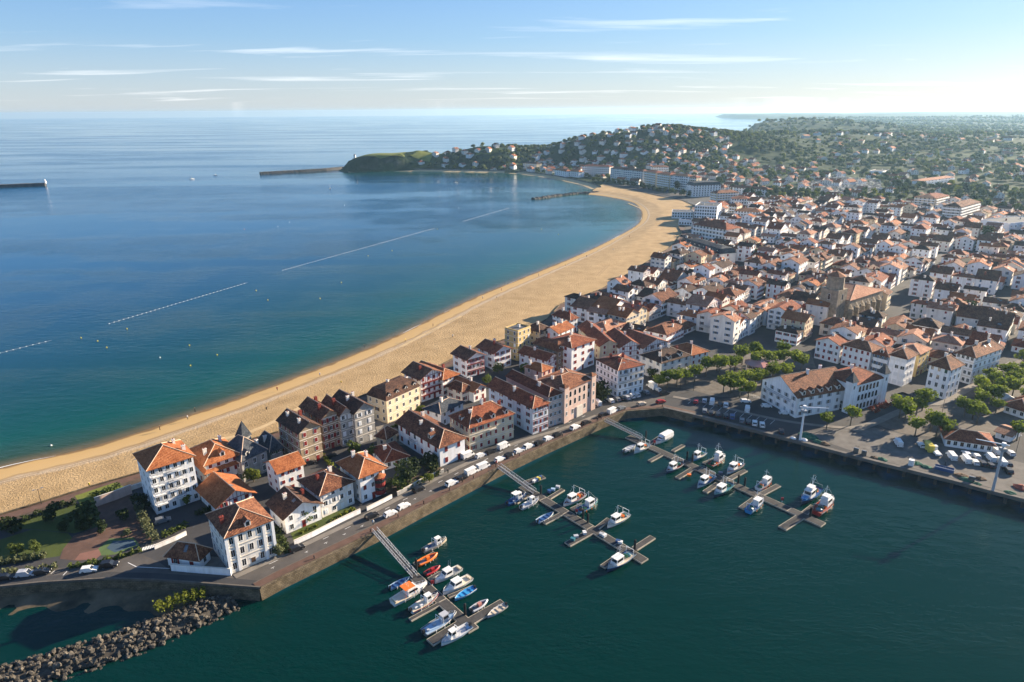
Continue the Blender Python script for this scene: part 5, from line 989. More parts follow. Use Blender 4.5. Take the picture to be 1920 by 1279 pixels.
# ================================================================ HARBOUR: pontoons, gangways, boats
def frame(a, c):
    d = c - a; L_ = float(np.linalg.norm(d)); return L_, math.atan2(d[1], d[0])
def deck_mesh(L_, w):
    b = MB(); b.box(0, L_, -w / 2, w / 2, -.35, .42, 1); b.box(.12, L_ - .12, -w / 2 + .18, w / 2 - .18, .42, .46, 0); return b
def pontoon(label, spine, w, fingers, piles, gang):
    a, c = at(*spine[0], .45), at(*spine[1], .45); L_, rz = frame(a, c); t_ = thing('pontoon', label, 'pontoon', (*a, 0), rz); co, si = math.cos(-rz), math.sin(-rz)
    loc = lambda p: (float((p - a)[0] * co - (p - a)[1] * si), float((p - a)[0] * si + (p - a)[1] * co))
    n = max(1, int(L_ / 10)); sl_ = L_ / n; me = deck_mesh(sl_ - .12, w).mesh('deck', ['pontoon_deck', 'pontoon_edge'])
    for i in range(n): obj('deck', me, t_, (i * sl_, 0, 0))
    for f0, f1, fw in fingers:
        p, q = loc(at(*f0, .45)), loc(at(*f1, .45)); l2 = math.hypot(q[0] - p[0], q[1] - p[1]); obj('finger', deck_mesh(l2, fw).mesh('finger', ['pontoon_deck', 'pontoon_edge']), t_, (p[0], p[1], -.03), math.atan2(q[1] - p[1], q[0] - p[0]))
    pm = MB(); pm.cyl((0, 0, -3), (0, 0, 3.4), .32, n=10); pm.cyl((0, 0, 3.4), (0, 0, 3.6), .34, .1, 10); pm = pm.mesh('mooring_pile', ['rubber'])
    for q in piles: p = loc(at(*q, .45)); obj('mooring_pile', pm, t_, (p[0], p[1], 0))
    g0, g1 = at(*gang[0], G + .2), at(*gang[1], .8); l3, r3 = frame(g0, g1); g_ = thing('gangway', 'pale metal lattice gangway ' + gang[2], 'gangway', (*g0, G + .2), r3); dz = .7 - G - .2
    b = MB(); b.face([(0, -.65, 0), (l3, -.65, dz), (l3, .65, dz), (0, .65, 0)]); b.face([(0, -.65, -.12), (0, .65, -.12), (l3, .65, dz - .12), (l3, -.65, dz - .12)]); b.build('walkway', ['pontoon_deck'], g_)
    nn = int(l3 / 1.1)
    for s_ in (-.68, .68):
        b = MB(); b.cyl((0, s_, 1.15), (l3, s_, dz + 1.15), .07, n=5); b.cyl((0, s_, 0), (l3, s_, dz), .09, n=5)
        for i in range(nn + 1):
            x = l3 * i / nn; z = dz * i / nn; b.cyl((x, s_, z), (x, s_, z + 1.15), .045, n=4, cap=False)
            if i < nn: x2 = l3 * (i + 1) / nn; z2 = dz * (i + 1) / nn; b.cyl((x, s_, z + (1.15 if i % 2 else 0)), (x2, s_, z2 + (0 if i % 2 else 1.15)), .04, n=4, cap=False)
        b.build('truss', ['paint_silver'], g_)
    return t_
pontoon('nearest dark floating pontoon in the bottom middle of the harbour', ((775, 1078), (889, 1181)), 2.9, [((806, 1204), (868, 1166), 2.6), ((882, 1164), (944, 1128), 2.6), ((769, 1161), (826, 1130), 1.3), ((841, 1118), (884, 1100), 1.2), ((804, 1085), (828, 1072), 1.2), ((777, 1057), (815, 1035), 1.2)], [(872, 1152), (781, 1066)], ((703, 996), (778, 1081), 'down to the nearest pontoon'))
pontoon('middle floating pontoon with crates and small fishing boats', ((979, 911), (1210, 1052)), 2.9, [((1020, 980), (1054, 962), 1.6), ((1030, 933), (1056, 917), 1.5), ((985, 905), (1020, 893), 2.4), ((1064, 1020), (1108, 996), 2.4), ((1116, 992), (1142, 972), 1.6), ((1130, 1062), (1168, 1036), 1.8), ((1190, 1028), (1224, 1006), 2.0), ((1072, 954), (1092, 944), 1.4), ((968, 942), (990, 928), 1.3)], [(1014, 926), (1093, 972), (1102, 980), (1190, 1030)], ((936, 876), (1003, 924), 'down to the middle pontoon'))
pontoon('farthest and longest floating pontoon lined with trawlers', ((1177, 818), (1545, 984)), 2.9, [((1218, 864), (1248, 848), 1.5), ((1262, 845), (1282, 834), 1.5), ((1270, 896), (1302, 876), 1.8), ((1322, 922), (1346, 906), 1.8), ((1368, 897), (1398, 881), 1.8), ((1390, 952), (1415, 934), 1.8), ((1428, 926), (1460, 909), 1.9), ((1467, 990), (1506, 965), 2.6), ((1508, 962), (1526, 948), 2.0), ((1216, 832), (1238, 818), 1.4), ((1320, 868), (1346, 857), 1.4)], [(1211, 822), (1288, 862), (1298, 866), (1384, 906), (1396, 911), (1519, 968)], ((1135, 789), (1202, 821), 'down to the farthest pontoon'))
def hull_rings(L_, B, free, full=.5, bow=.55, stern=.8):
    n = 13; R_ = []
    for i in range(n):
        s_ = i / (n - 1); x = (s_ - .5) * L_; w = B / 2 * (stern + (1 - stern) * min(1, s_ / .35)) if s_ < .35 else B / 2 * max(.03, (1 - ((s_ - .35) / .65) ** 2.4)); sh = free * (1 + .55 * max(0, s_ - .4) ** 1.6 + .06 * (1 - s_)); fl = .72 if s_ < .8 else .72 - .5 * (s_ - .8)
        R_.append([(x - .0 * s_, w, sh), (x - .25 * s_ * 0, w * fl, 0), (x, w * fl * .6, -.35), (x, -w * fl * .6, -.35), (x, -w * fl, 0), (x, -w, sh)])
    return R_
def boat(label, px, L_, kind, hull='paint_white', stripe=None, cabin='paint_white', flip=False, ang=43, deck='paint_grey', dz=0, cat='boat', extra=()):
    B = L_ * (.33 if kind != 'rib' else .36) ; B = min(B, 4.4); p = at(*px, .3); rz = math.radians(ang) + (math.pi if flip else 0); free = .075 * L_ + .25
    t_ = thing({'trawler': 'fishing_boat', 'fisher': 'fishing_boat', 'cruiser': 'motor_cruiser', 'open': 'open_boat', 'rib': 'inflatable_boat', 'work': 'work_boat', 'cover': 'covered_boat'}[kind], label, cat, (*p, 0), rz, 'boats moored in the harbour')
    R_ = hull_rings(L_, B, free); b = MB(); b.loft(R_, 0, closed=False, capa=True, capb=True); b.build('hull', [hull], t_)
    if stripe: b = MB(); b.loft([[(x[0][0], x[0][1] + .03, x[0][2] - .22), (x[0][0], x[0][1] + .05, x[0][2] + .03)] for x in R_], 0, closed=False, capa=False, capb=False); b.loft([[(x[5][0], x[5][1] - .03, x[5][2] - .22), (x[5][0], x[5][1] - .05, x[5][2] + .03)] for x in R_], 0, closed=False, capa=False, capb=False); b.build('rubbing_strake', [stripe], t_)
    b = MB(); dk = [(x[0][0], x[0][1] * .93, x[0][2] - (.28 if kind != 'cover' else .05)) for x in R_]; dk2 = [(x[5][0], x[5][1] * .93, x[5][2] - (.28 if kind != 'cover' else .05)) for x in R_]
    for i in range(len(dk) - 1): b.face([dk2[i], dk2[i + 1], dk[i + 1], dk[i]])
    b.build('deck', [deck], t_)
    def house_(x0, x1, w, h0, hh, m, rake=.5, name='wheelhouse', win=True):
        b = MB(); b.loft([[(x0, -w / 2, h0), (x1, -w / 2, h0), (x1, w / 2, h0), (x0, w / 2, h0)], [(x0 + .1, -w * .45, h0 + hh), (x1 - rake, -w * .45, h0 + hh), (x1 - rake, w * .45, h0 + hh), (x0 + .1, w * .45, h0 + hh)]], 0); b.box(x0 - .1, x1 - rake + .25, -w * .5, w * .5, h0 + hh, h0 + hh + .08, 0); o = b.build(name, [m], t_)
        if win:
            b = MB(); z0, z1 = h0 + hh * .5, h0 + hh * .88; f0 = x1 - rake * .5 + .03; f1 = x1 - rake * .88 + .03
            b.face([(f0, -w * .40, z0), (f0, w * .40, z0), (f1, w * .38, z1), (f1, -w * .38, z1)])
            for s_ in (-1, 1): y0 = s_ * (w * .475 + .025); y1 = s_ * (w * .456 + .025); b.face([(x0 + .3, y0, z0), (x1 - rake * .6 - .15, y0, z0), (x1 - rake * .9 - .15, y1, z1), (x0 + .3, y1, z1)])
            b.build('pane', ['glass_dark'], o)
        return o
    def mast(x, z0, hh, boom=None, m='metal_white'):
        b = MB(); b.cyl((x, 0, z0), (x, 0, z0 + hh), .08, .05, 6); b.cyl((x, -.8, z0 + hh * .75), (x, .8, z0 + hh * .75), .035, n=4)
        if boom: b.cyl((x, 0, z0 + hh * .35), (x + boom, 0, z0 + hh * .75), .05, n=5); b.cyl((x, 0, z0 + hh), (x + boom, 0, z0 + hh * .75), .015, n=3)
        b.cyl((x, 0, z0 + hh), (L_ * .47, 0, free * 1.3), .018, n=3, cap=False); b.cyl((x, 0, z0 + hh), (-L_ * .45, 0, free + 1.4), .018, n=3, cap=False); b.build('mast', [m], t_)
    def rail(x0, x1, z, m='metal_white'):
        b = MB()
        for s_ in (-1, 1):
            pr_ = None
            for x in np.linspace(x0, x1, 6):
                k = min(range(len(R_)), key=lambda i: abs(R_[i][0][0] - x)); y = s_ * R_[k][0][1] * .93; zz = R_[k][0][2]; b.cyl((x, y, zz - .05), (x, y, zz + z), .025, n=4, cap=False)
                if pr_: b.cyl(pr_, (x, y, zz + z), .025, n=4, cap=False)
                pr_ = (x, y, zz + z)
        b.build('guard_rail', [m], t_)
    def gantry(x, w, z0, hh, m='metal_white'):
        b = MB()
        for s_ in (-1, 1): b.cyl((x, s_ * w / 2, z0), (x, s_ * w / 2, z0 + hh), .07, n=5)
        b.cyl((x, -w / 2, z0 + hh), (x, w / 2, z0 + hh), .07, n=5); b.build('gantry', [m], t_)
    def gear(n, x0, x1, cols):
        for i in range(n):
            b = MB(); s_ = random.uniform(.3, .7); x = random.uniform(x0, x1); y = random.uniform(-B * .25, B * .25); b.box(x - s_ * .6, x + s_ * .6, y - s_ * .45, y + s_ * .45, free - .28, free - .28 + s_ * .8); b.build('fish_box', [random.choice(cols)], t_)
    if kind in ('trawler', 'fisher'):
        fw = L_ * (.12 if kind == 'fisher' else .08); house_(fw - L_ * .16, fw + L_ * .14, B * .62, free - .25, 1.95 if kind == 'fisher' else 2.3, cabin); mast(fw - L_ * .1, free + 1.6, 3.2 if kind == 'fisher' else 5.0, -2.2 if kind == 'trawler' else None); rail(L_ * .15, L_ * .46, .55)
        gantry(-L_ * .40, B * .7, free - .2, 2.0, 'metal_white' if kind == 'fisher' else 'metal_grey'); gear(4 if kind == 'fisher' else 6, -L_ * .36, -L_ * .1, ['paint_blue', 'paint_orange', 'paint_white', 'net_green', 'paint_grey'])
        b = MB(); b.cyl((-L_ * .24, -B * .18, free + .2), (-L_ * .24, B * .18, free + .2), .42, n=10); b.build('net_drum', ['net_green' if hull != 'paint_white' else 'paint_orange'], t_); b = MB(); nx_ = -L_ * .33; b.loft([[(nx_ + q * L_ * .07 * math.cos(k), q * B * .3 * math.sin(k) * random.uniform(.7, 1.2), free - .28 + zz) for k in np.arange(0, 6.2, .9)] for q, zz in ((1, 0), (.8, .45), (.3, .7))], 0); b.build('net_pile', [random.choice(('net_green', 'net_brown', 'paint_teal'))], t_)
        if kind == 'trawler': house_(fw - L_ * .14, fw + L_ * .05, B * .5, free + 2.05, .9, cabin, .3, 'upper_bridge', False); b = MB(); b.box(L_ * .22, L_ * .40, -B * .2, B * .2, free, free + .5); b.build('foredeck_hatch', [stripe or 'paint_blue'], t_)
    elif kind == 'cruiser':
        house_(-L_ * .12, L_ * .24, B * .72, free - .2, 1.5, cabin, 1.1); b = MB(); b.loft([[(x[0][0], x[0][1] * .8, x[0][2] - .1), (x[0][0], 0, x[0][2] + .28), (x[0][0], -x[0][1] * .8, x[0][2] - .1)] for x in R_[7:]], 0, closed=False, capa=False, capb=False); b.build('foredeck', ['paint_white'], t_)
        rail(L_ * .1, L_ * .47, .6); b = MB(); b.cyl((-L_ * .05, .4, free + 1.3), (-L_ * .08, .4, free + 4.2), .03, .015, 4); b.cyl((-L_ * .05, -.4, free + 1.3), (-L_ * .08, -.4, free + 3.6), .03, .015, 4); b.build('antenna', ['metal_white'], t_); b = MB(); b.box(-L_ * .46, -L_ * .40, -B * .3, B * .3, free - .28, free + .2); b.build('bench', ['paint_cream'], t_)
    elif kind == 'open':
        for x in (-L_ * .28, -L_ * .02, L_ * .2): b = MB(); b.box(x - .15, x + .15, -B * .4, B * .4, free - .2, free - .08); b.build('thwart', [cabin], t_)
        b = MB(); b.box(-L_ * .53, -L_ * .46, -.2, .2, free - .5, free + .45); b.build('outboard_motor', ['metal_dark'], t_)
    elif kind == 'rib':
        b = MB(); r_ = .26; pts = [(x[0][0], x[0][1], x[0][2]) for x in R_] + [(x[5][0], x[5][1], x[5][2]) for x in R_[::-1]]
        for a, c in zip(pts[:-1], pts[1:]): b.cyl(a, c, r_, n=7)
        b.build('tube', [hull], t_); b = MB(); b.box(-.5, .5, -.4, .4, free - .3, free + .7); b.build('console', [cabin], t_); b = MB(); b.box(-L_ * .54, -L_ * .46, -.25, .25, free - .4, free + .6); b.build('outboard_motor', ['metal_dark'], t_)
    elif kind == 'work':
        house_(L_ * .02, L_ * .24, B * .5, free - .25, 1.9, cabin); gantry(-L_ * .05, B * .7, free - .2, 1.9); gear(3, -L_ * .4, -L_ * .1, ['paint_blue', 'paint_silver', 'paint_white']); b = MB(); b.box(-L_ * .54, -L_ * .47, -.25, .25, free - .4, free + .6); b.build('outboard_motor', ['metal_dark'], t_); rail(L_ * .15, L_ * .46, .5)
    elif kind == 'cover':
        b = MB(); b.loft([[(x, -B * .46, free), (x, -B * .40, free + 1.5), (x, 0, free + 1.8), (x, B * .40, free + 1.5), (x, B * .46, free)] for x in np.linspace(-L_ * .46, L_ * .12, 6)], 0, closed=False); b.build('tarpaulin', ['paint_white'], t_); house_(L_ * .1, L_ * .28, B * .6, free - .1, 1.2, cabin, .7)
    for s_, col_ in extra:
        if s_ == 'canopy': b = MB(); b.slab([[(-L_ * .2, -B * .38, free + 2.1), (L_ * .08, -B * .38, free + 2.1), (L_ * .08, B * .38, free + 2.1), (-L_ * .2, B * .38, free + 2.1)]], .07); [b.cyl((x, y, free - .2), (x, y, free + 2.1), .035, n=4) for x in (-L_ * .19, L_ * .07) for y in (-B * .36, B * .36)]; b.build('canopy', [col_], t_)
    b = MB()
    for k in (3, 6, 8): x = R_[k]; b.cyl((x[5][0], x[5][1] - .1, x[5][2] - .7), (x[5][0], x[5][1] - .1, x[5][2] - .1), .12, n=6)
    b.build('fender', ['paint_orange' if kind in ('trawler', 'fisher') else 'paint_white'], t_)
    return t_
boat('small work boat with white cabin at the upper end of the nearest pontoon', (816, 1023), 8, 'work', 'paint_beige', None, 'paint_white', cat='work boat')
boat('bright orange inflatable boat on the nearest pontoon', (802, 1050), 6.2, 'rib', 'paint_orange', None, 'paint_orange', cat='inflatable boat')
boat('red dinghy beside the orange inflatable', (811, 1071), 4.6, 'rib', 'paint_red', None, 'paint_red', cat='dinghy')
boat('white motor cruiser with two tall antennas on the nearest pontoon', (840, 1079), 8.4, 'cruiser', flip=True, cat='motor boat')
boat('white and grey motor cruiser below the one with antennas', (857, 1099), 9, 'cruiser', 'paint_white', 'paint_silver', flip=True, deck='paint_cream', cat='motor boat')
boat('bright sky-blue open rowing boat on the nearest pontoon', (872, 1114), 6.4, 'open', 'paint_skyblue', 'paint_white', 'paint_skyblue', flip=True, deck='paint_skyblue')
boat('small dark blue open boat left of the nearest pontoon', (750, 1094), 6, 'open', 'paint_paleblue', None, 'paint_blue', deck='paint_blue')
boat('white boat with orange canopy left of the nearest pontoon', (769, 1114), 10.5, 'cruiser', 'paint_white', None, deck='paint_cream', extra=(('canopy', 'paint_orange'),), cat='motor boat')
boat('white open fishing boat with red trim left of the nearest pontoon', (797, 1132), 8.4, 'work', 'paint_white', 'paint_red', deck='paint_cream')
boat('blue-grey work boat at the foot of the nearest pontoon', (826, 1170), 9.6, 'work', 'paint_grey', 'paint_white', 'paint_silver', deck='paint_paleblue', cat='work boat')
boat('small white cabin boat, lowest boat in the harbour', (855, 1192), 8.4, 'work', 'paint_white', 'paint_paleblue', flip=True, deck='paint_silver')
boat('red and white inflatable at the end finger of nearest pontoon', (899, 1137), 5, 'rib', 'paint_silver', None, 'paint_pinkred', cat='inflatable boat')
boat('grey open boat with outboard at the end of nearest pontoon', (932, 1146), 6, 'open', 'paint_silver', None, 'paint_beige', flip=True, deck='paint_beige')
boat('blue work boat with white canopy left of the middle pontoon', (969, 937), 8, 'work', 'paint_blue', None, 'paint_white', deck='paint_blue', extra=(('canopy', 'paint_white'),), cat='work boat')
boat('white boat with dark hull bottom beside the blue canopy boat', (994, 945), 7.6, 'work', 'paint_white', 'paint_navy', deck='paint_silver')
boat('blue open boat piled with nets left of the middle pontoon', (1023, 971), 6.6, 'open', 'paint_paleblue', 'paint_white', 'paint_blue', deck='paint_blue')
boat('white fishing boat with rusty gear right of the middle pontoon', (1076, 938), 9.4, 'fisher', 'paint_white', 'paint_paleblue', flip=True, deck='rust_red', cat='fishing boat')
boat('blue and green fishing boat below the white one on the middle pontoon', (1102, 951), 9.4, 'fisher', 'paint_teal', 'paint_palegreen', deck='paint_blue', cat='fishing boat')
boat('white twin-hulled fishing boat with orange rails right of the middle pontoon', (1158, 977), 9.4, 'fisher', 'paint_white', 'paint_silver', flip=True, deck='paint_cream', cat='fishing boat')
boat('dark blue fishing boat with white wheelhouse at the end of middle pontoon', (1162, 1055), 10.6, 'fisher', 'paint_navy', 'paint_paleblue', flip=True, deck='paint_beige', cat='fishing boat')
boat('small grey launch at the start of the farthest pontoon', (1181, 841), 6.6, 'open', 'paint_silver', None, 'paint_white', deck='paint_silver')
boat('white fishing boat next to the small grey launch', (1203, 842), 8.4, 'fisher', 'paint_white', None, flip=True, deck='paint_cream', cat='fishing boat')
boat('white boat under a white tarpaulin on the farthest pontoon', (1244, 824), 9.6, 'cover', 'paint_white', None, flip=True, cat='covered boat')
boat('black and white fishing boat on the near side of farthest pontoon', (1264, 878), 9, 'fisher', 'paint_navy', 'paint_white', flip=True, deck='rust_red', cat='fishing boat')
boat('small blue fishing boat on the far side of farthest pontoon', (1309, 857), 8, 'fisher', 'paint_skyblue', 'paint_white', flip=True, deck='paint_beige', cat='fishing boat')
boat('green and red trawler with tall mast beside the small blue boat', (1345, 866), 10, 'trawler', 'paint_green', 'paint_white', deck='rust_red', cat='trawler')
boat('purple-white fishing boat right of the green trawler', (1377, 879), 9.4, 'fisher', 'paint_white', 'paint_pinkred', flip=True, deck='paint_grey', cat='fishing boat')
boat('white-hulled boat with blue deck left of the dark green fishing boat', (1323, 904), 9.4, 'fisher', 'paint_white', 'paint_blue', flip=True, deck='paint_blue', cat='fishing boat')
boat('dark green and white fishing boat mid farthest pontoon', (1355, 920), 10.4, 'fisher', 'paint_navy', 'paint_palegreen', flip=True, deck='paint_teal', cat='fishing boat')
boat('white boat with grey aft deck far side of farthest pontoon', (1434, 909), 9, 'fisher', 'paint_white', 'paint_red', deck='paint_grey', cat='fishing boat')
boat('bright blue fishing boat with pale green trim near side of farthest pontoon', (1417, 950), 9.4, 'fisher', 'paint_skyblue', 'paint_palegreen', deck='paint_blue', cat='fishing boat')
boat('large dark blue trawler with rigging at the pontoon end', (1519, 931), 12, 'trawler', 'paint_navy', 'paint_skyblue', flip=True, deck='paint_blue', cat='trawler')
boat('large white trawler with red hull bottom, rightmost in the harbour', (1546, 950), 12, 'trawler', 'paint_red', 'paint_white', flip=False, deck='rust_red', cat='trawler')
# crates and drums on the middle pontoon, life-ring posts
cm = {}
for i, (x, y, col_) in enumerate([(1006, 901, 'paint_blue'), (1010, 898, 'paint_yellow'), (1013, 896, 'paint_blue'), (1002, 903, 'paint_white'), (1030, 922, 'paint_blue'), (1037, 919, 'paint_paleblue'), (1046, 914, 'paint_silver'), (1133, 1005, 'paint_white'), (1128, 1003, 'paint_silver'), (1159, 1016, 'paint_blue'), (1163, 1018, 'paint_white'), (1074, 1012, 'paint_teal'), (1080, 1007, 'paint_silver'), (1096, 1000, 'paint_white'), (1351, 888, 'paint_navy'), (1292, 892, 'paint_orange')]):
    if col_ not in cm: b = MB(); b.box(-.6, .6, -.45, .45, 0, .7); b.box(-.66, .66, -.5, .5, .62, .74); cm[col_] = b.mesh('crate', [col_])
    o = obj('crate', cm[col_], None, (*at(x, y, .6), .46), random.uniform(0, 3), '%s fish crate on the pontoon, %s from the left' % (col_[6:], ordinal(i + 1)), 'crate', 'fish crates on the pontoons')
for i, (x, y) in enumerate([(811, 1099), (1081, 964), (1227, 834), (1466, 942)]):
    t_ = thing('life_ring_post', 'red life-ring post on the pontoon, %s from the left' % ordinal(i + 1), 'life ring', (*at(x, y, .5), .46)); b = MB(); b.cyl((0, 0, 0), (0, 0, 1.3), .05, n=6); b.build('post', ['metal_white'], t_); b = MB(); b.box(-.4, .4, -.1, .1, .8, 1.7); b.build('ring_case', ['paint_red'], t_)
# cranes on the pier
for (x, y, hh, lb, ja) in ((1500, 826, 12.5, 'tall white harbour crane post beside the fishing nets', 2.2), (1861, 921, 15.5, 'tall pale blue harbour crane leaning over the right quay', 2.4)):
    p = at(x, y); t_ = thing('crane', lb, 'crane', (*p, G), 0); b = MB(); b.cyl((0, 0, 0), (0, 0, hh), .42, .3, 10); b.build('column', ['paint_silver' if y > 900 else 'metal_white'], t_)
    b = MB(); dx_, dy_ = (7.5, -2) if y < 900 else (-6.5, 3); b.cyl((-dx_ * .2, -dy_ * .2, hh + .3), (dx_, dy_, hh + .8), .22, .14, 6); b.cyl((0, 0, hh), (0, 0, hh + 1), .6, n=8); b.build('jib', ['metal_white'], t_); b = MB(); b.box(-.8, .8, -.8, .8, hh - 1.6, hh - .7); b.build('winch', ['metal_grey'], t_)
# ================================================================ CARS
CARM = {}
def car_meshes(kind, col):
    if (kind, col) in CARM: return CARM[(kind, col)]
    sp = dict(hatch=(4.1, 1.75, 1.46), suv=(4.4, 1.85, 1.68), van=(4.9, 1.95, 2.05), camper=(5.8, 2.1, 2.7), truck=(5.6, 2.0, 2.3))[kind]; L_, w, hh = sp
    if kind in ('van', 'camper'): prof = [(-.5, .30), (-.5, .95), (-.5, 1.0), (-.5, hh), (.22, hh), (.31, hh * .98), (.40, 1.02), (.49, .85), (.5, .30)]
    elif kind == 'truck': prof = [(-.5, .45), (-.5, .9), (-.5, 1.0), (-.5, 1.05), (.12, 1.05), (.12, hh), (.36, hh), (.48, 1.1), (.5, .40)]
    else: prof = [(-.5, .32), (-.5, .80), (-.47, .95), (-.40, hh * .97), (-.05, hh), (.10, hh * .97), (.24, .98), (.48, .78), (.5, .32)]
    b = MB(); rings = []
    for yy, ins in ((-w / 2, 0), (-w / 2 * .99, 0), (w / 2 * .99, 0), (w / 2, 0)):
        rings.append([(x * L_, yy * (1 if z < 1.0 else .84), z - (.05 if abs(yy) == w / 2 else 0)) for x, z in prof])
    b.loft(rings[1:3], 0); body = b.mesh('body', ['paint_' + col])
    g = MB(); e = .012; hs = .95 if kind not in ('van', 'camper') else 1.15; ht = hh * .92; wy = w / 2 * .84 + e
    if kind in ('hatch', 'suv'):
        for s_ in (-1, 1): y0, y1 = s_ * (w / 2 * .86 + .02), s_ * wy; g.face([(-.40 * L_, y0, 1.0), (.20 * L_, y0, 1.0), (.08 * L_, y1, ht), (-.36 * L_, y1, ht)])
        g.face([(.235 * L_ + e, -w * .40, 1.0), (.235 * L_ + e, w * .40, 1.0), (.11 * L_ + e, w * .38, hh * .95), (.11 * L_ + e, -w * .38, hh * .95)]); g.face([(-.465 * L_ - e, -w * .40, 1.0), (-.41 * L_ - e, -w * .37, ht), (-.41 * L_ - e, w * .37, ht), (-.465 * L_ - e, w * .40, 1.0)])
    else:
        x0 = .22 if kind != 'truck' else .14
        for s_ in (-1, 1): y0 = s_ * (w / 2 * .84 + .015); g.face([(x0 * L_, y0, 1.15), (.36 * L_, y0, 1.15), (.31 * L_, y0, hh * .9), (x0 * L_, y0, hh * .9)])
        a, c = ((.40, 1.04), (.315, hh * .96)) if kind != 'truck' else ((.475, 1.15), (.37, hh * .96)); g.face([(a[0] * L_ + e, -w * .39, a[1] + .08), (a[0] * L_ + e, w * .39, a[1] + .08), (c[0] * L_ + e * 3, w * .38, c[1]), (c[0] * L_ + e * 3, -w * .38, c[1])])
    gm = g.mesh('window', ['glass_dark']); wh = MB(); r_ = .33; wh.cyl((0, -.11, r_), (0, .11, r_), r_, n=10, m=0); wh.cyl((0, -.125, r_), (0, .125, r_), r_ * .55, n=8, m=1); wm_ = wh.mesh('wheel', ['rubber', 'chrome'])
    hl = MB(); hl.box(-.05, .03, -.18, .18, -.09, .09); CARM[(kind, col)] = (body, gm, wm_, hl.mesh('headlight', ['lamp_glass']), hl.mesh('tail_light', ['tail_red']), sp); return CARM[(kind, col)]
def car(label, px, kind, col, ang, group):
    body, gm, wm_, hl, tl, (L_, w, hh) = car_meshes(kind, col); p = at(*px, G + .4); t_ = thing({'van': 'parked_van', 'camper': 'camper_van', 'truck': 'pickup_truck'}.get(kind, 'parked_car'), label, {'van': 'van', 'camper': 'camper van', 'truck': 'truck'}.get(kind, 'car'), (*p, G + .01), math.radians(ang), group)
    obj('body', body, t_); obj('window', gm, t_)
    for x in (-.31, .31):
        for s_ in (-1, 1): obj('wheel', wm_, t_, (x * L_, s_ * (w / 2 - .1), 0))
    for s_ in (-1, 1): obj('headlight', hl, t_, (L_ * .49, s_ * w * .34, .68)); obj('tail_light', tl, t_, (-L_ * .50, s_ * w * .36, .8))
cn = {'black': 'black', 'white': 'white', 'grey': 'dark grey', 'silver': 'silver', 'blue': 'blue', 'red': 'red', 'beige': 'beige', 'yellow': 'yellow', 'cream': 'cream'}
def cars(where, group, ang, lst):
    for i, (x, y, kind, col) in enumerate(sorted(lst)):
        car('%s %s %s, %s from the left' % (cn[col], {'hatch': 'hatchback', 'suv': 'estate car', 'van': 'van', 'camper': 'camper van', 'truck': 'pickup truck'}[kind], where, ordinal(i + 1)), (x, y), kind, col, ang + random.uniform(-2, 2), group)
cars('parked along the quay wall', 'cars parked along the quay', 43, [(697, 968, 'hatch', 'black'), (732, 964, 'hatch', 'white'), (757, 950, 'hatch', 'white'), (785, 918, 'hatch', 'black'), (847, 907, 'suv', 'white'), (866, 897, 'hatch', 'black'), (884, 886, 'van', 'white'), (906, 876, 'van', 'white'), (937, 862, 'hatch', 'white'), (955, 854, 'hatch', 'black'), (973, 846, 'hatch', 'white'), (991, 838, 'suv', 'white'), (1011, 831, 'hatch', 'black'), (1028, 823, 'hatch', 'white'), (1045, 816, 'hatch', 'black'), (1078, 802, 'suv', 'white'), (1099, 793, 'hatch', 'black'), (1131, 778, 'hatch', 'black'), (1148, 772, 'van', 'white'), (1165, 766, 'hatch', 'grey')])
cars('parked before the house fronts on the harbour road', 'cars parked before the houses', 43, [(557, 1029, 'hatch', 'black'), (877, 855, 'van', 'white'), (901, 855, 'hatch', 'white'), (920, 848, 'hatch', 'black'), (944, 838, 'van', 'white')])
cars('on the lower left road', 'cars on the lower left road', 12, [(167, 1069, 'hatch', 'white'), (205, 1060, 'suv', 'black'), (49, 1077, 'suv', 'silver'), (79, 1073, 'hatch', 'black'), (12, 1083, 'hatch', 'black')])
cars('in a villa courtyard', 'cars in the courtyards', 30, [(305, 977, 'suv', 'grey'), (582, 868, 'hatch', 'black'), (620, 855, 'hatch', 'black'), (752, 818, 'hatch', 'black')])
cars('parked nose-in below the white hotel with blue door', 'cars parked at the plaza edge', 110, [(1145, 752, 'hatch', 'white'), (1157, 749, 'hatch', 'grey'), (1166, 747, 'hatch', 'black'), (1175, 746, 'hatch', 'silver'), (1184, 743, 'suv', 'white'), (1193, 741, 'suv', 'white'), (1120, 757, 'van', 'white'), (1211, 736, 'hatch', 'grey'), (1222, 726, 'camper', 'white'), (1233, 731, 'hatch', 'white')])
cars('by the harbour corner', 'cars by the harbour corner', 25, [(1239, 754, 'hatch', 'red'), (1203, 758, 'hatch', 'beige'), (1246, 738, 'suv', 'black')])
cars('in the upper row of the quay car park', 'cars in the quay car park', 70, [(1305, 753, 'hatch', 'red'), (1321, 752, 'hatch', 'silver'), (1335, 755, 'van', 'white'), (1350, 758, 'hatch', 'black'), (1361, 760, 'suv', 'white'), (1401, 769, 'van', 'white')])
cars('in the lower row of the quay car park', 'cars in the quay car park', 72, [(1321, 771, 'hatch', 'grey'), (1333, 775, 'hatch', 'black'), (1346, 778, 'suv', 'black'), (1361, 781, 'hatch', 'black'), (1373, 782, 'suv', 'blue'), (1391, 789, 'hatch', 'grey'), (1403, 792, 'hatch', 'black'), (1415, 794, 'suv', 'white'), (1429, 797, 'suv', 'white'), (1465, 810, 'hatch', 'black')])
cars('beside the royal house', 'cars beside the royal house', -5, [(1398, 753, 'hatch', 'white'), (1437, 762, 'hatch', 'white'), (1471, 775, 'hatch', 'white')])
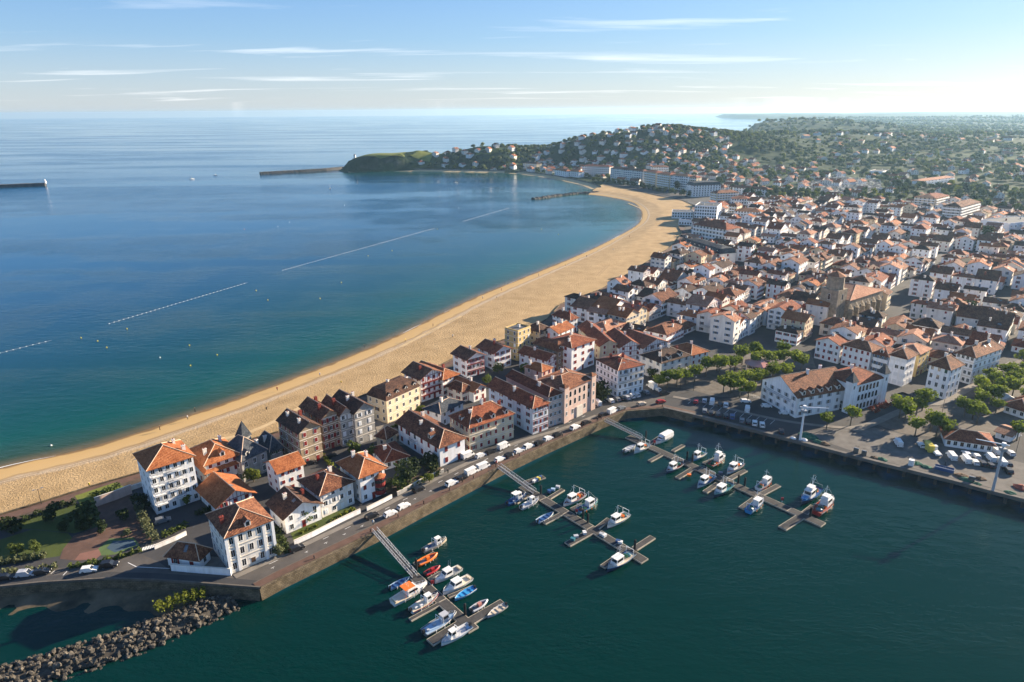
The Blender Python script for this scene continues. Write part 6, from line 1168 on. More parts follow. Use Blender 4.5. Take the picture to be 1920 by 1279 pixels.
cars('on the right-hand quay', 'vehicles on the right quay', 80, [(1684, 832, 'van', 'white'), (1727, 835, 'hatch', 'white'), (1740, 841, 'camper', 'yellow'), (1754, 848, 'truck', 'white'), (1784, 857, 'van', 'white'), (1811, 863, 'van', 'white'), (1812, 852, 'hatch', 'white'), (1830, 856, 'hatch', 'white'), (1827, 867, 'hatch', 'white'), (1841, 869, 'hatch', 'black'), (1857, 860, 'van', 'white'), (1856, 873, 'hatch', 'black'), (1877, 868, 'van', 'white'), (1888, 870, 'hatch', 'black'), (1889, 883, 'suv', 'black'), (1865, 846, 'van', 'white'), (1894, 850, 'hatch', 'white')])
# ================================================================ TREES, HEDGES
def crown_mesh(name, n, R_, H_, mat_, seed, lumps=7, leaf=.5, flat=.0, cone=0.):
    r = np.random.default_rng(seed); cs = []
    for i in range(lumps): a = r.uniform(0, 6.28); d = r.uniform(.1, .62) * R_; z = r.uniform(-.3, .42) * H_; k = (1 - cone * (z / H_ + .5)); cs.append((d * math.cos(a) * k, d * math.sin(a) * k, z, r.uniform(.42, .62) * R_ * k))
    V = []; F = []
    # dark inner mass of each lump keeps the crown from being hollow
    for (x, y, z, q) in cs:
        for _ in range(int(n / lumps)):
            d = r.normal(size=3); d /= np.linalg.norm(d); rad = q * r.uniform(.62, 1.05); zs = H_ / (2 * R_) * .95
            p = np.array([x + d[0] * rad, y + d[1] * rad, z + d[2] * rad * max(.55, zs)])
            nrm = d + r.normal(size=3) * .55; nrm /= np.linalg.norm(nrm); e = np.cross(nrm, r.normal(size=3)); e /= np.linalg.norm(e); g = np.cross(nrm, e); s1 = leaf * r.uniform(.6, 1.3); s2 = leaf * r.uniform(.5, 1.0); i = len(V)
            V += [tuple(p - e * s1), tuple(p + g * s2 * .8), tuple(p + e * s1), tuple(p - g * s2)]; F.append((i, i + 1, i + 2, i + 3))
    me = bpy.data.meshes.new(name); me.from_pydata(V, [], F); me.materials.append(M(mat_)); return me
def trunk_mesh(hh, r0, spread, seed, n=5):
    r = np.random.default_rng(seed); b = MB(); b.cyl((0, 0, -.3), (0, 0, hh), r0, r0 * .7, 7)
    for i in range(n): a = 2 * math.pi * i / n + r.uniform(-.3, .3); b.cyl((0, 0, hh * .92), (spread * math.cos(a), spread * math.sin(a), hh + spread * r.uniform(.5, 1.0)), r0 * .5, r0 * .18, 5)
    return b.mesh('trunk', ['bark'])
PC = [crown_mesh('crown', 620, 3.3, 3.6, 'leaf_plane', 20 + i, 9, .42) for i in range(4)]; PT = [trunk_mesh(3.0, .24, 1.9, i) for i in range(3)]
def plane_tree(i, px, s_, label):
    p = at(*px, G + 5); t_ = thing('plane_tree', label, 'tree', (*p, G), random.uniform(0, 6.28), 'pruned plane trees on the plazas'); t_.scale = (s_, s_, s_ * random.uniform(.9, 1.1)); obj('trunk', PT[i % 3], t_); obj('crown', PC[i % 4], t_, (0, 0, 4.9))
lst = [(1236, 710), (1253, 707), (1270, 705), (1288, 701), (1304, 695), (1325, 686), (1346, 675), (1350, 688), (1370, 682), (1380, 674), (1393, 665), (1358, 716), (1371, 717), (1378, 711), (1389, 725), (1405, 725), (1400, 708), (1418, 705), (1430, 702), (1450, 696), (1473, 693), (1416, 661), (1441, 673), (1457, 670), (1471, 668), (1490, 672), (1505, 676), (1470, 655), (1420, 675)]
for i, q in enumerate(sorted(lst)): plane_tree(i, q, 1.05 + .25 * ((i * 37) % 10) / 10, 'bright green clipped plane tree on the left plaza, %s from the left' % ordinal(i + 1))
lst = [(1598, 775), (1553, 781), (1690, 762), (1733, 748), (1722, 756), (1720, 794), (1748, 785), (1760, 795), (1752, 782), (1812, 759), (1836, 773), (1828, 764), (1844, 721), (1862, 735), (1880, 724), (1866, 712), (1900, 710), (1897, 688), (1888, 695), (1912, 700), (1875, 738), (1850, 732), (1912, 802), (1902, 725), (1925, 690), (1935, 715), (1930, 740), (1858, 700), (1872, 752), (1920, 672), (1940, 668), (1840, 745), (1700, 768), (1775, 800)]
for i, q in enumerate(sorted(lst)): plane_tree(i, q, 1.0 + .28 * ((i * 53) % 10) / 10, 'bright green clipped plane tree on the right plaza, %s from the left' % ordinal(i + 1))
BC = [crown_mesh('crown', 420, 3.0, 4.4, m_, 60 + i, 7, .5) for i, m_ in enumerate(('leaf_dark', 'leaf_mid', 'leaf_bright', 'leaf_olive', 'leaf_mid'))]; BT = trunk_mesh(2.2, .2, 1.2, 9)
def garden_tree(px, s_, k, label, cat='tree', zc=3.):
    p = at(*px, G + zc * s_); t_ = thing('garden_tree' if cat == 'tree' else 'garden_bush', label, cat, (*p, G), random.uniform(0, 6.28), 'trees and bushes in gardens'); t_.scale = (s_,) * 3; obj('trunk', BT, t_); obj('crown', BC[k], t_, (0, 0, zc))
gl = [(327, 940, .5, 2, 'round green bush left of the tall white block door'), (350, 936, .6, 2, 'round green bush right of the tall white block door'), (472, 950, .7, 2, 'bright green bush beside the red timbered chalet'), (440, 955, .45, 2, 'small lime bush before the chalet gable'), (165, 968, 1.2, 0, 'dark leafy tree in the middle of the park'), (150, 975, .9, 0, 'lower dark tree at the left of the park tree'), (190, 988, .6, 0, 'small dark shrub at the park path corner'), (474, 890, .9, 2, 'green tree in the slate villa courtyard'), (760, 890, 1.3, 0, 'big dark tree in the shaded harbour garden'), (775, 878, 1.0, 0, 'dark tree next to the low bungalow'), (745, 905, .9, 1, 'leafy tree in the shaded harbour garden front'), (733, 905, .6, 3, 'pale olive shrub beside the red bow window house'), (790, 770, .9, 2, 'bright green tree behind the long white house'), (770, 780, .7, 1, 'green bush on the villa driveway circle'), (663, 905 - 65, .8, 1, 'garden bush below the grey terrace'), (518, 1030, .6, 3, 'pale bush at the classical house corner'), (580, 965, .8, 1, 'bush at the cream villa gate'), (1130, 735, 1.3, 0, 'dark tree beside the stone palace'), (1117, 730, 1.0, 0, 'second dark tree beside the stone palace'), (1222, 700, .9, 0, 'dark palm-like tree left of the plaza row'), (1428, 475, 2.0, 2, 'large bright tree in an old town courtyard'), (1410, 478, 1.6, 1, 'green tree left of large courtyard tree'), (1446, 478, 1.6, 0, 'dark tree right of large courtyard tree'), (1790, 482, 1.0, 0, 'dark tree near the far street'), (1815, 576, 1.5, 0, 'large dark tree among the right-hand town roofs'), (1805, 605, 1.0, 1, 'smaller tree below the large dark town tree'), (1605, 590, .9, 2, 'lit shrub at the church wall, left'), (1630, 584, 1.0, 2, 'lit tree at the church wall, right'), (1850, 438, 2.2, 0, 'big round dark tree in the upper right town'), (1437, 545, 1.1, 2, 'bright hedge tree on an old town terrace'), (1380, 545, 1.0, 0, 'dark tree by the white terrace house'), (1250, 555, 1.4, 0, 'dark garden tree near the beach-side houses'), (1215, 560, 1.2, 1, 'green garden tree behind the beach houses'), (935, 690, .9, 1, 'bush behind the long white-sided house'), (985, 690, 1.0, 2, 'leafy bush beside the stone tower house'), (915, 712, .8, 1, 'bush in the courtyard near the orange roof')]
gl += [(30, 1030, .6, 1, 'round shrub on the left lawn'), (62, 1026, .55, 1, 'second round shrub on the left lawn'), (20, 985, 1.0, 0, 'dark tree at the far left promenade hedge'), (95, 962, .9, 0, 'dark tree in the left hedge'), (120, 985, .7, 0, 'dark shrub in the middle of the left lawn'), (238, 1000, .5, 3, 'pale shrub on the blue play patch'), (230, 965, .7, 0, 'dark shrub by the red paved court'), (265, 940, .9, 0, 'dark tree between court and white block'), (700, 845, .7, 1, 'bush beside the garden lodge'), (810, 862, .9, 0, 'dark tree under the long white house'), (646, 885, .5, 1, 'bush at the terrace drive'), (805, 895, .6, 2, 'lit bush at the road corner of shaded garden')]
for x, y, s_, k, lb in gl: garden_tree((x, y), s_, k, lb)
for i, q in enumerate(resample(ats([(1110, 341), (1150, 344), (1200, 352), (1240, 361), (1296, 369)], G), 9)):
    t_ = thing('promenade_tree', 'dark tree before the far apartment blocks, %s from the left' % ordinal(i + 1), 'tree', (q[0] + random.uniform(-3, 3), q[1] + random.uniform(-4, 4), G), random.uniform(0, 6), 'trees along the far promenade'); t_.scale = (random.uniform(1.0, 1.5),) * 3; obj('trunk', BT, t_); obj('crown', BC[random.choice((0, 0, 1))], t_, (0, 0, 3.2))
bo = MB(); bo.cyl((0, 0, 0), (0, 0, .75), .16, .13, 8); bo.cyl((0, 0, .7), (0, 0, .95), .22, .12, 8); bo = bo.mesh('bollard', ['metal_dark'])
for i, q in enumerate(resample(offset_line([np.array(p) for p in QE[7:16]], 1.3), 9)[1:]): obj('bollard', bo, None, (q[0], q[1], G + .13), None, 'dark mooring bollard on the quay wall, %s from the left' % ordinal(i + 1), 'bollard', 'bollards on the quay')
def hedge(label, px, w, hh, m_='leaf_mid', dens=26, z=G):
    pts = smooth_line([at(*q, z + hh * .7) for q in px], 1); o0 = pts[0]; V = []; F = []; r = np.random.default_rng(int(abs(px[0][0]) * 7) + 1)
    for a, c in zip(pts[:-1], pts[1:]):
        L_ = np.linalg.norm(c - a); d = (c - a) / (L_ + 1e-9); n_ = np.array([-d[1], d[0]])
        for _ in range(int(L_ * (w + hh) * dens / 2) + 1):
            t = r.uniform(0, L_); s_ = r.uniform(-1, 1); z_ = r.uniform(0, 1) ** .6; wb = .8 + .35 * math.sin(t * 1.7 + px[0][0]); p = a + d * t + n_ * s_ * w / 2 * wb - o0; q = np.array([p[0], p[1], z_ * hh * wb]); e = r.normal(size=3); e /= np.linalg.norm(e); g = np.cross(e, r.normal(size=3)); g /= np.linalg.norm(g); sz = .3 * r.uniform(.6, 1.3); i = len(V)
            V += [tuple(q - e * sz), tuple(q - g * sz), tuple(q + e * sz), tuple(q + g * sz)]; F.append((i, i + 1, i + 2, i + 3))
    me = bpy.data.meshes.new('hedge'); me.from_pydata(V, [], F); me.materials.append(M(m_)); obj('hedge', me, None, (*o0, z), None, label, 'hedge', 'hedges in the gardens')
hedge('long dark hedge along the beach promenade at the far left', [(0, 990), (50, 968), (100, 950), (142, 938)], 2.2, 1.6, 'leaf_dark')
hedge('green hedge beside the yellow lawn on the promenade', [(170, 930), (200, 920), (222, 908)], 2.4, 1.6, 'leaf_mid')
hedge('olive hedge between park path and the white block courtyard', [(258, 945), (268, 970), (280, 995), (290, 1008)], 2.4, 2.4, 'leaf_olive')
hedge('clipped hedge closing the white block courtyard', [(302, 1003), (325, 993), (350, 980)], 1.6, 1.5, 'leaf_mid')
hedge('low hedge along the road beside the playground', [(128, 1060), (190, 1050), (240, 1036), (265, 1027)], 1.8, 1.3, 'leaf_mid')
hedge('hedge behind the cars at the lower left road', [(0, 1073), (60, 1066), (105, 1060)], 2.0, 1.5, 'leaf_olive')
hedge('row of round clipped shrubs on the left lawn', [(-10, 1052), (20, 1047), (50, 1042), (85, 1036)], 2.6, 2.0, 'leaf_olive')
hedge('dark hedge by the courtyard right of the white block', [(366, 962), (386, 955), (395, 950)], 1.6, 1.4, 'leaf_dark')
hedge('bright hedge in front of the shaded harbour garden', [(757, 915), (775, 906), (800, 893), (822, 885)], 2.0, 1.5, 'leaf_bright')
hedge('dark garden hedge below the long white house', [(790, 860), (805, 872), (822, 884)], 2.6, 2.6, 'leaf_dark')
hedge('oval clipped hedge on the mansard villa driveway', [(732, 800), (745, 794), (765, 793), (772, 800), (755, 806), (738, 806)], 1.2, 1.1, 'leaf_mid')
hedge('hedge along the stone terrace drive', [(606, 850), (614, 862), (624, 876), (632, 884)], 1.5, 1.6, 'leaf_bright')
hedge('low hedge beside the cream villa on the road', [(562, 998), (578, 990), (595, 982)], 1.2, 1.1, 'leaf_bright')
hedge('hedge right of the cream villa terrace', [(620, 975), (645, 962), (665, 952)], 1.1, 1.0, 'leaf_bright')
hedge('dark planting between classical house and gabled house', [(513, 985), (520, 1005), (530, 1022), (538, 1032)], 3.0, 1.6, 'leaf_dark')
# garden walls along the road
def gwall(label, px, hh=1.3, m_='wall_white'):
    pts = [at(*q) for q in px]; o0 = pts[0]; b = MB()
    for a, c in zip(pts[:-1], pts[1:]): L_, rz = frame(a, c); T = (lambda a, rz: lambda p: (a[0] - o0[0] + p[0] * math.cos(rz) - p[1] * math.sin(rz), a[1] - o0[1] + p[0] * math.sin(rz) + p[1] * math.cos(rz), p[2]))(a, rz); b.box(0, L_, -.14, .14, -.1, hh, 0, T); b.box(-.02, L_ + .02, -.2, .2, hh, hh + .1, 1, T)
    b.build('garden_wall', [m_, 'trim'], None, loc=(*o0, G), label=label, cat='wall')
gwall('white garden wall round the low corner house courtyard', [(322, 1070), (380, 1075), (434, 1079)], 2.0)
gwall('white garden wall in front of the gabled and cream houses', [(552, 1022), (585, 1007), (640, 979), (676, 962)], 1.4)
gwall('low white wall before the red bow window house', [(688, 958), (722, 941), (735, 934)], 1.2)
gwall('grey garden wall along the shaded garden', [(745, 930), (790, 905), (832, 886)], 1.3, 'wall_grey')
gwall('white wall between courtyard and side street', [(290, 1030), (330, 1013), (350, 1003)], 1.2)
gwall('pink rendered wall of the old court beside the park', [(180, 950), (215, 938), (248, 925)], 3.0, 'wall_pink')
gwall('pale wall behind the tall white block', [(228, 925), (262, 914), (276, 907)], 1.4, 'wall_offwhite')
for px_, mm_ in (([(835, 880), (740, 930), (722, 940), (700, 915), (760, 885), (800, 862)], 'soil'), ([(552, 1018), (672, 958), (655, 945), (545, 1000)], 'grass'), ([(700, 790), (770, 775), (800, 800), (760, 835), (715, 830)], 'paving_pale'), ([(735, 800), (755, 792), (772, 798), (755, 808)], 'grass'), ([(360, 1040), (412, 1045), (425, 1068), (345, 1066)], 'paving_pale'), ([(520, 1040), (545, 1030), (520, 985), (505, 990)], 'grass')):
    sheet('garden_ground', ats(px_), G + .016, mm_)
sheet('courtyard_cover', ats([(357, 1036), (392, 1042), (386, 1060), (362, 1058)]), G + .03, mat('tarp_green', (.22, .42, .30), .6, .06, .8, kind='geo'))
# ---- hillside and suburb trees: the largest ones singly, the rest as one woodland
HT = []
for i, (m_, R_, H_, cone) in enumerate((('leaf_dark', 4.6, 8, 0), ('leaf_mid', 4.4, 7, 0), ('leaf_bright', 4.2, 6.5, 0), ('leaf_dark', 5.5, 5.0, 0), ('leaf_olive', 4.0, 6, 0), ('leaf_dark', 3.2, 10, .7))): HT.append((crown_mesh('crown', 260, R_, H_, m_, 90 + i, 7, 1.05, cone=cone), H_))
HTT = trunk_mesh(4, .35, 2, 3)
low = []
for i, m_ in enumerate(('leaf_dark', 'leaf_mid', 'leaf_bright', 'leaf_olive')):
    r = np.random.default_rng(i + 5); V = []; F = []
    for _ in range(46):
        d = r.normal(size=3); d /= np.linalg.norm(d); d[2] = abs(d[2]) * .9 - .15; p = d * np.array([4.2, 4.2, 4.6]) * r.uniform(.7, 1.05) + np.array([0, 0, 4.2]); e = np.cross(d, r.normal(size=3)); e /= np.linalg.norm(e); g = np.cross(d + r.normal(size=3) * .3, e); g /= np.linalg.norm(g); s_ = r.uniform(1.1, 1.9); k = len(V); V += [p - e * s_, p - g * s_, p + e * s_, p + g * s_]; F.append((k, k + 1, k + 2, k + 3))
    low.append((np.array(V), np.array(F)))
pos = []
zones = [([(-215, 1440), (-120, 1400), (-20, 1370), (60, 1310), (150, 1190), (260, 1120), (420, 1300), (620, 1480), (600, 1640), (300, 1640), (0, 1560), (-180, 1500)], 18, 1500), ([(240, 1000), (330, 880), (560, 800), (700, 800), (980, 1050), (1300, 1600), (900, 1650), (600, 1480), (400, 1250), (200, 1130)], 10, 1500), ([(470, 640), (700, 800), (600, 830), (480, 760)], 4, 60)]
hp = np.array(HILL) if HILL else np.zeros((0, 2)); tr = np.random.default_rng(3)
def inside_v(P, poly):
    c = np.zeros(len(P), bool); n = len(poly)
    for i in range(n):
        a, b = poly[i], poly[(i + 1) % n]; cond = (a[1] > P[:, 1]) != (b[1] > P[:, 1]); c ^= cond & (P[:, 0] < (b[0] - a[0]) * (P[:, 1] - a[1]) / (b[1] - a[1] + 1e-9) + a[0])
    return c
def keep(P):
    k = inland(P) & (seg_dist(P, coast) > 9) & ~((P[:, 1] < 1360) & (seg_dist(P, FARW) < 22)) & ~inside_v(P, cp) & ~((P[:, 1] < 1000) & inside_v(P, town)); P = P[k]
    if len(hp): P = P[np.min(np.sum((P[:, None] - hp[None]) ** 2, 2), 1) > 11. ** 2]
    P = P[(wob(P, 260) + .5 * wob(P[:, ::-1], 110) > -.12) | (tr.uniform(size=len(P)) < .22)]
    md = (P[:, 0] > -330) & (P[:, 0] < -155) & (P[:, 1] > 1405) & (P[:, 1] < 1480) & (tr.uniform(size=len(P)) < .93); P = P[~md]
    return np.array([p for p in P if p[1] > 1250 or not occupied(p, np.array([1., 0]), 3, 3, 0)])
for px, zz, n in zones:
    xs = [p[0] for p in px]; ys = [p[1] for p in px]; P = np.column_stack([tr.uniform(min(xs), max(xs), n * 6), tr.uniform(min(ys), max(ys), n * 6)]); P = keep(P[inside_v(P, px)][:int(n * 2.4)]); pos += list(P[:n])
P = np.column_stack([tr.uniform(250, 4600, 24000), 1500 + 4200 * tr.uniform(size=24000) ** 1.3]); P = P[P[:, 0] < P[:, 1] * .82]; pos += list(keep(P)[:8000])   # wooded hills farther back
pos = np.array(pos); zz_ = np.maximum(height(pos), G - .5); dist = np.hypot(pos[:, 0], pos[:, 1]); order = np.argsort(dist); NT = 190
for n_, i in enumerate(order[:NT]):
    k = int(tr.choice(6, p=[.28, .25, .15, .12, .12, .08])); s_ = tr.uniform(.75, 1.35); t_ = thing('hill_tree', ['dark broadleaf tree among the suburb houses', 'mid-green broadleaf tree among the suburb houses', 'bright green broadleaf tree among the suburb houses', 'flat-topped umbrella pine among the suburb houses', 'olive-green tree among the suburb houses', 'slim dark conifer among the suburb houses'][k], 'tree', (pos[i][0], pos[i][1], zz_[i] - .3), tr.uniform(0, 6.28), ['dark suburb trees', 'mid-green suburb trees', 'bright suburb trees', 'umbrella pines', 'olive suburb trees', 'slim conifers'][k]); t_.scale = (s_,) * 3; obj('trunk', HTT, t_); obj('crown', HT[k][0], t_, (0, 0, 2.5 + HT[k][1] * .55))
for ci, (V0, F0) in enumerate(low):
    sel = [i for i in order[NT:] if (i * 7919) % 10 in ((0, 1, 2, 3), (4, 5, 6), (7, 8), (9,))[ci]]
    if not sel: continue
    Vs = []; Fs = []
    for j, i in enumerate(sel):
        a = tr.uniform(0, 6.28); s_ = tr.uniform(.8, 1.9) if pos[i][1] > 1750 else tr.uniform(.6, 1.25); Rm = np.array([[math.cos(a), -math.sin(a), 0], [math.sin(a), math.cos(a), 0], [0, 0, 1]]) * s_; Vs.append(V0 @ Rm.T + np.array([pos[i][0], pos[i][1], zz_[i] - .4])); Fs.append(F0 + j * len(V0))
    me = bpy.data.meshes.new('woodland'); me.from_pydata(np.concatenate(Vs).tolist(), [], np.concatenate(Fs).tolist()); me.materials.append(M(('leaf_dark', 'leaf_mid', 'leaf_bright', 'leaf_olive')[ci])); obj('woodland', me, None, None, None, ('dark', 'mid-green', 'bright green', 'olive')[ci] + ' trees of the far wooded hills', 'trees', None, 'stuff')
# ================================================================ ROCK BREAKWATER, lower left
rb = thing('rock_breakwater', 'rough breakwater of piled boulders in the lower left corner', 'breakwater', (*at(240, 1190, 0), 0)); rp0 = at(240, 1190, 0)
line = smooth_line(ats([(430, 1118), (395, 1135), (330, 1165), (240, 1200), (130, 1235), (20, 1268), (-80, 1300)], .8), 2); rk = []
for i in range(7):
    r = np.random.default_rng(40 + i); V = []; bm = MB(); n = 5
    rings = []
    for z in (-.85, .1, .8):
        q = (1 - z * z * .55); rings.append([(q * math.cos(2 * math.pi * k / n) * r.uniform(.6, 1.35), q * math.sin(2 * math.pi * k / n) * r.uniform(.6, 1.35), z * r.uniform(.6, 1.15)) for k in range(n)])
    bm.loft(rings, 0); rk.append(bm.mesh('rock', ['rock']))
lp = resample(line, .5); r = np.random.default_rng(5); cnt = 0; base = MB(); half = 4.6
offs = [(offset_line(lp, half), .0), (offset_line(lp, half * .45), 1.4), (offset_line(lp, -half * .45), 1.4), (offset_line(lp, -half), .0)]
for i in range(0, len(lp) - 4, 4):
    for (l0, z0), (l1, z1) in zip(offs[:-1], offs[1:]): base.face([(*(l0[i] - rp0), z0 - .6), (*(l1[i] - rp0), z1 - .6), (*(l1[i + 4] - rp0), z1 - .6), (*(l0[i + 4] - rp0), z0 - .6)])
for k in range(700):
    i = int(r.integers(0, len(lp) - 1)); s_ = r.uniform(-1, 1); p = np.array(lp[i]); d = np.array(lp[min(len(lp) - 1, i + 1)]) - np.array(lp[max(0, i - 1)]); d /= np.linalg.norm(d); q = p + np.array([-d[1], d[0]]) * s_ * (half + 1.2) - rp0; z = 1.3 * (1 - abs(s_) ** 1.6) - .4; sc = r.uniform(.35, .75); n = 5; a = r.uniform(0, 6.28)
    base.loft([[(q[0] + sc * w * math.cos(a + 1.2566 * t) * r.uniform(.7, 1.2), q[1] + sc * w * math.sin(a + 1.2566 * t) * r.uniform(.7, 1.2), z + sc * zz * r.uniform(.8, 1.1)) for t in range(n)] for zz, w in ((-.7, .7), (.1, 1.), (.75, .55))], 0)
o = base.build('rubble', ['rock'], rb); o['kind'] = 'stuff'
for k in range(300):
    i = int(r.integers(0, len(lp) - 1)); s_ = r.uniform(-1, 1); p = np.array(lp[i]); a = np.array(lp[max(0, i - 1)]); c = np.array(lp[min(len(lp) - 1, i + 1)]); d = (c - a) / np.linalg.norm(c - a); n_ = np.array([-d[1], d[0]]); q = p + n_ * s_ * (half + .9) - rp0; z = 1.5 * (1 - abs(s_) ** 1.6) - .15 + r.uniform(-.2, .35); o = obj('rock', rk[k % 7], rb, (q[0], q[1], z)); o.rotation_euler = tuple(r.uniform(0, 6.28, 3)); sc = r.uniform(.35, .85) * (1.25 if k % 9 == 0 else 1); o.scale = (sc, sc * r.uniform(.7, 1.2), sc * r.uniform(.6, .95))
hedge('yellow-green bushes growing on top of the boulders', [(290, 1140), (320, 1126), (350, 1116), (385, 1108)], 4.0, 1.6, 'leaf_bright', 24, 1.2)
# ================================================================ SMALL THINGS
t_ = thing('bandstand', 'round bandstand with pink octagonal roof among the plaza trees', 'bandstand', (*at(1420, 697), G)); b = MB(); n = 8; q = [(6.2 * math.cos(2 * math.pi * k / n), 6.2 * math.sin(2 * math.pi * k / n), 4.2) for k in range(n)]; b.slab([[q[k], q[(k + 1) % n], (0, 0, 6.4)] for k in range(n)], .2); b.build('roof', ['paint_pinkred'], t_); b = MB(); b.cyl((0, 0, 0), (0, 0, .8), 5.5, 5.5, 8); b.build('platform', ['paving_stone'], t_)
for k in range(n): b = MB(); b.cyl((5.3 * math.cos(2 * math.pi * k / n), 5.3 * math.sin(2 * math.pi * k / n), .8), (5.3 * math.cos(2 * math.pi * k / n), 5.3 * math.sin(2 * math.pi * k / n), 4.3), .12, n=6); b.build('column', ['metal_white'], t_)
def lamp(label, px, hh, z=G, dbl=True):
    t_ = thing('street_lamp', label, 'street lamp', (*at(*px, z), z), math.radians(40)); b = MB(); b.cyl((0, 0, 0), (0, 0, hh), .09, .06, 6); b.build('pole', ['metal_dark'], t_)
    for s_ in ((-1, 1) if dbl else (1,)): b = MB(); b.cyl((0, 0, hh - .3), (s_ * 1.1, 0, hh), .04, n=5); b.box(s_ * 1.1 - .3, s_ * 1.1 + .3, -.15, .15, hh - .05, hh + .1, 0); b.build('lamp_head', ['metal_grey'], t_)
lamp('double-headed promenade lamp at the far left of the beach', (78, 945), 5.2); lamp('double-headed promenade lamp left of the tall white block', (266, 886), 5.2)
for i, q in enumerate([(1143, 742), (1275, 729), (1300, 733), (1640, 770), (1720, 757), (1766, 775), (1905, 848)]): lamp('single street lamp on the plazas, %s from the left' % ordinal(i + 1), q, 6, dbl=False)
def heap(label, px, r_, hh, m_, k):
    r = np.random.default_rng(k); b = MB(); n = 9; rings = []
    for z, q in ((0, 1), (.45, .85), (.8, .5), (1, .12)): rings.append([(r_ * q * math.cos(2 * math.pi * i / n) * r.uniform(.7, 1.25), r_ * q * math.sin(2 * math.pi * i / n) * r.uniform(.6, 1.0), hh * z * r.uniform(.8, 1.1)) for i in range(n)])
    b.loft(rings, 0, capa=False); b.build('net_heap', [m_], None, loc=(*at(*px), G + .02), rz=math.radians(-38), label=label, cat='fishing nets', group='net heaps on the quay')
for i, (x, y, r_, hh, m_, lb) in enumerate([(1515, 818, 3.4, .8, 'net_green', 'long dark green net pile beside the crane post'), (1487, 823, 1.2, .9, 'paint_white', 'white sacks left of the first crane'), (1507, 826, 1.5, 1.0, 'paint_white', 'white sacks right of the first crane'), (1533, 829, 1.6, .8, 'net_green', 'small green net heap right of the sacks'), (1546, 833, 1.7, .8, 'net_brown', 'brown net heap at the quay edge near the sacks'), (1640, 859, 1.4, .6, 'net_brown', 'brown net heap in the middle of the quay'), (1653, 862, 1.8, .7, 'net_green', 'dark green nets beside the middle brown heap'), (1719, 869, 1.8, .6, 'net_green', 'bright green nets near the white post'), (1737, 876, 1.8, .6, 'net_green', 'bright green nets left of the blue bins'), (1803, 893, 2.4, .8, 'net_brown', 'wide brown net field right of the blue bins'), (1812, 900, 2.2, .7, 'net_green', 'olive nets before the brown net field'), (1833, 908, 1.2, .6, 'net_green', 'little green heap near the second crane'), (1893, 925, 1.8, .7, 'net_green', 'teal nets right of the second crane'), (1915, 915, 2.4, 1.0, 'rust_red', 'red nets at the right picture edge'), (1838, 898, 1.6, .7, 'net_brown', 'brown nets left of the second crane')]): heap(lb, (x, y), r_, hh, m_, i)
for i, (x, y, col_, lb) in enumerate([(1762, 880, 'paint_blue', 'left blue open skip on the right quay'), (1778, 884, 'paint_blue', 'right blue open skip on the right quay'), (1605, 848, 'concrete', 'grey service cabinet on the quay, left one'), (1620, 853, 'concrete', 'grey service cabinet on the quay, right one'), (1821, 902, 'concrete', 'white service cabinet near the second crane'), (1708, 872, 'paint_white', 'white equipment stand beside the green nets')]):
    p = at(x, y); t_ = thing('skip' if 'skip' in lb else 'cabinet', lb, 'skip' if 'skip' in lb else 'cabinet', (*p, G + .01), math.radians(-35)); b = MB(); w = 1.5 if 'skip' in lb else .8; hh = 1.2 if 'skip' in lb else 2.0
    for q in ((-w, w, -.8, -.72), (-w, w, .72, .8), (-w, -w + .08, -.72, .72), (w - .08, w, -.72, .72)): b.box(*q, 0, hh)
    b.box(-w + .08, w - .08, -.72, .72, .05, .25 if 'skip' in lb else hh - .05); b.build('shell', [col_], t_); b = MB(); b.box(-w - .06, w + .06, -.86, -.8, hh - .15, hh); b.build('rim', ['metal_white'], t_)
t_ = thing('tent', 'white domed tent between the plaza trees and the market', 'tent', (*at(1885, 752), G)); b = MB(); b.loft([[(-3, y, 0), (-2.7, y, 1.8), (0, y, 3), (2.7, y, 1.8), (3, y, 0)] for y in (-2.5, -2, 2, 2.5)], 0, closed=False); b.build('canopy', ['paint_white'], t_)
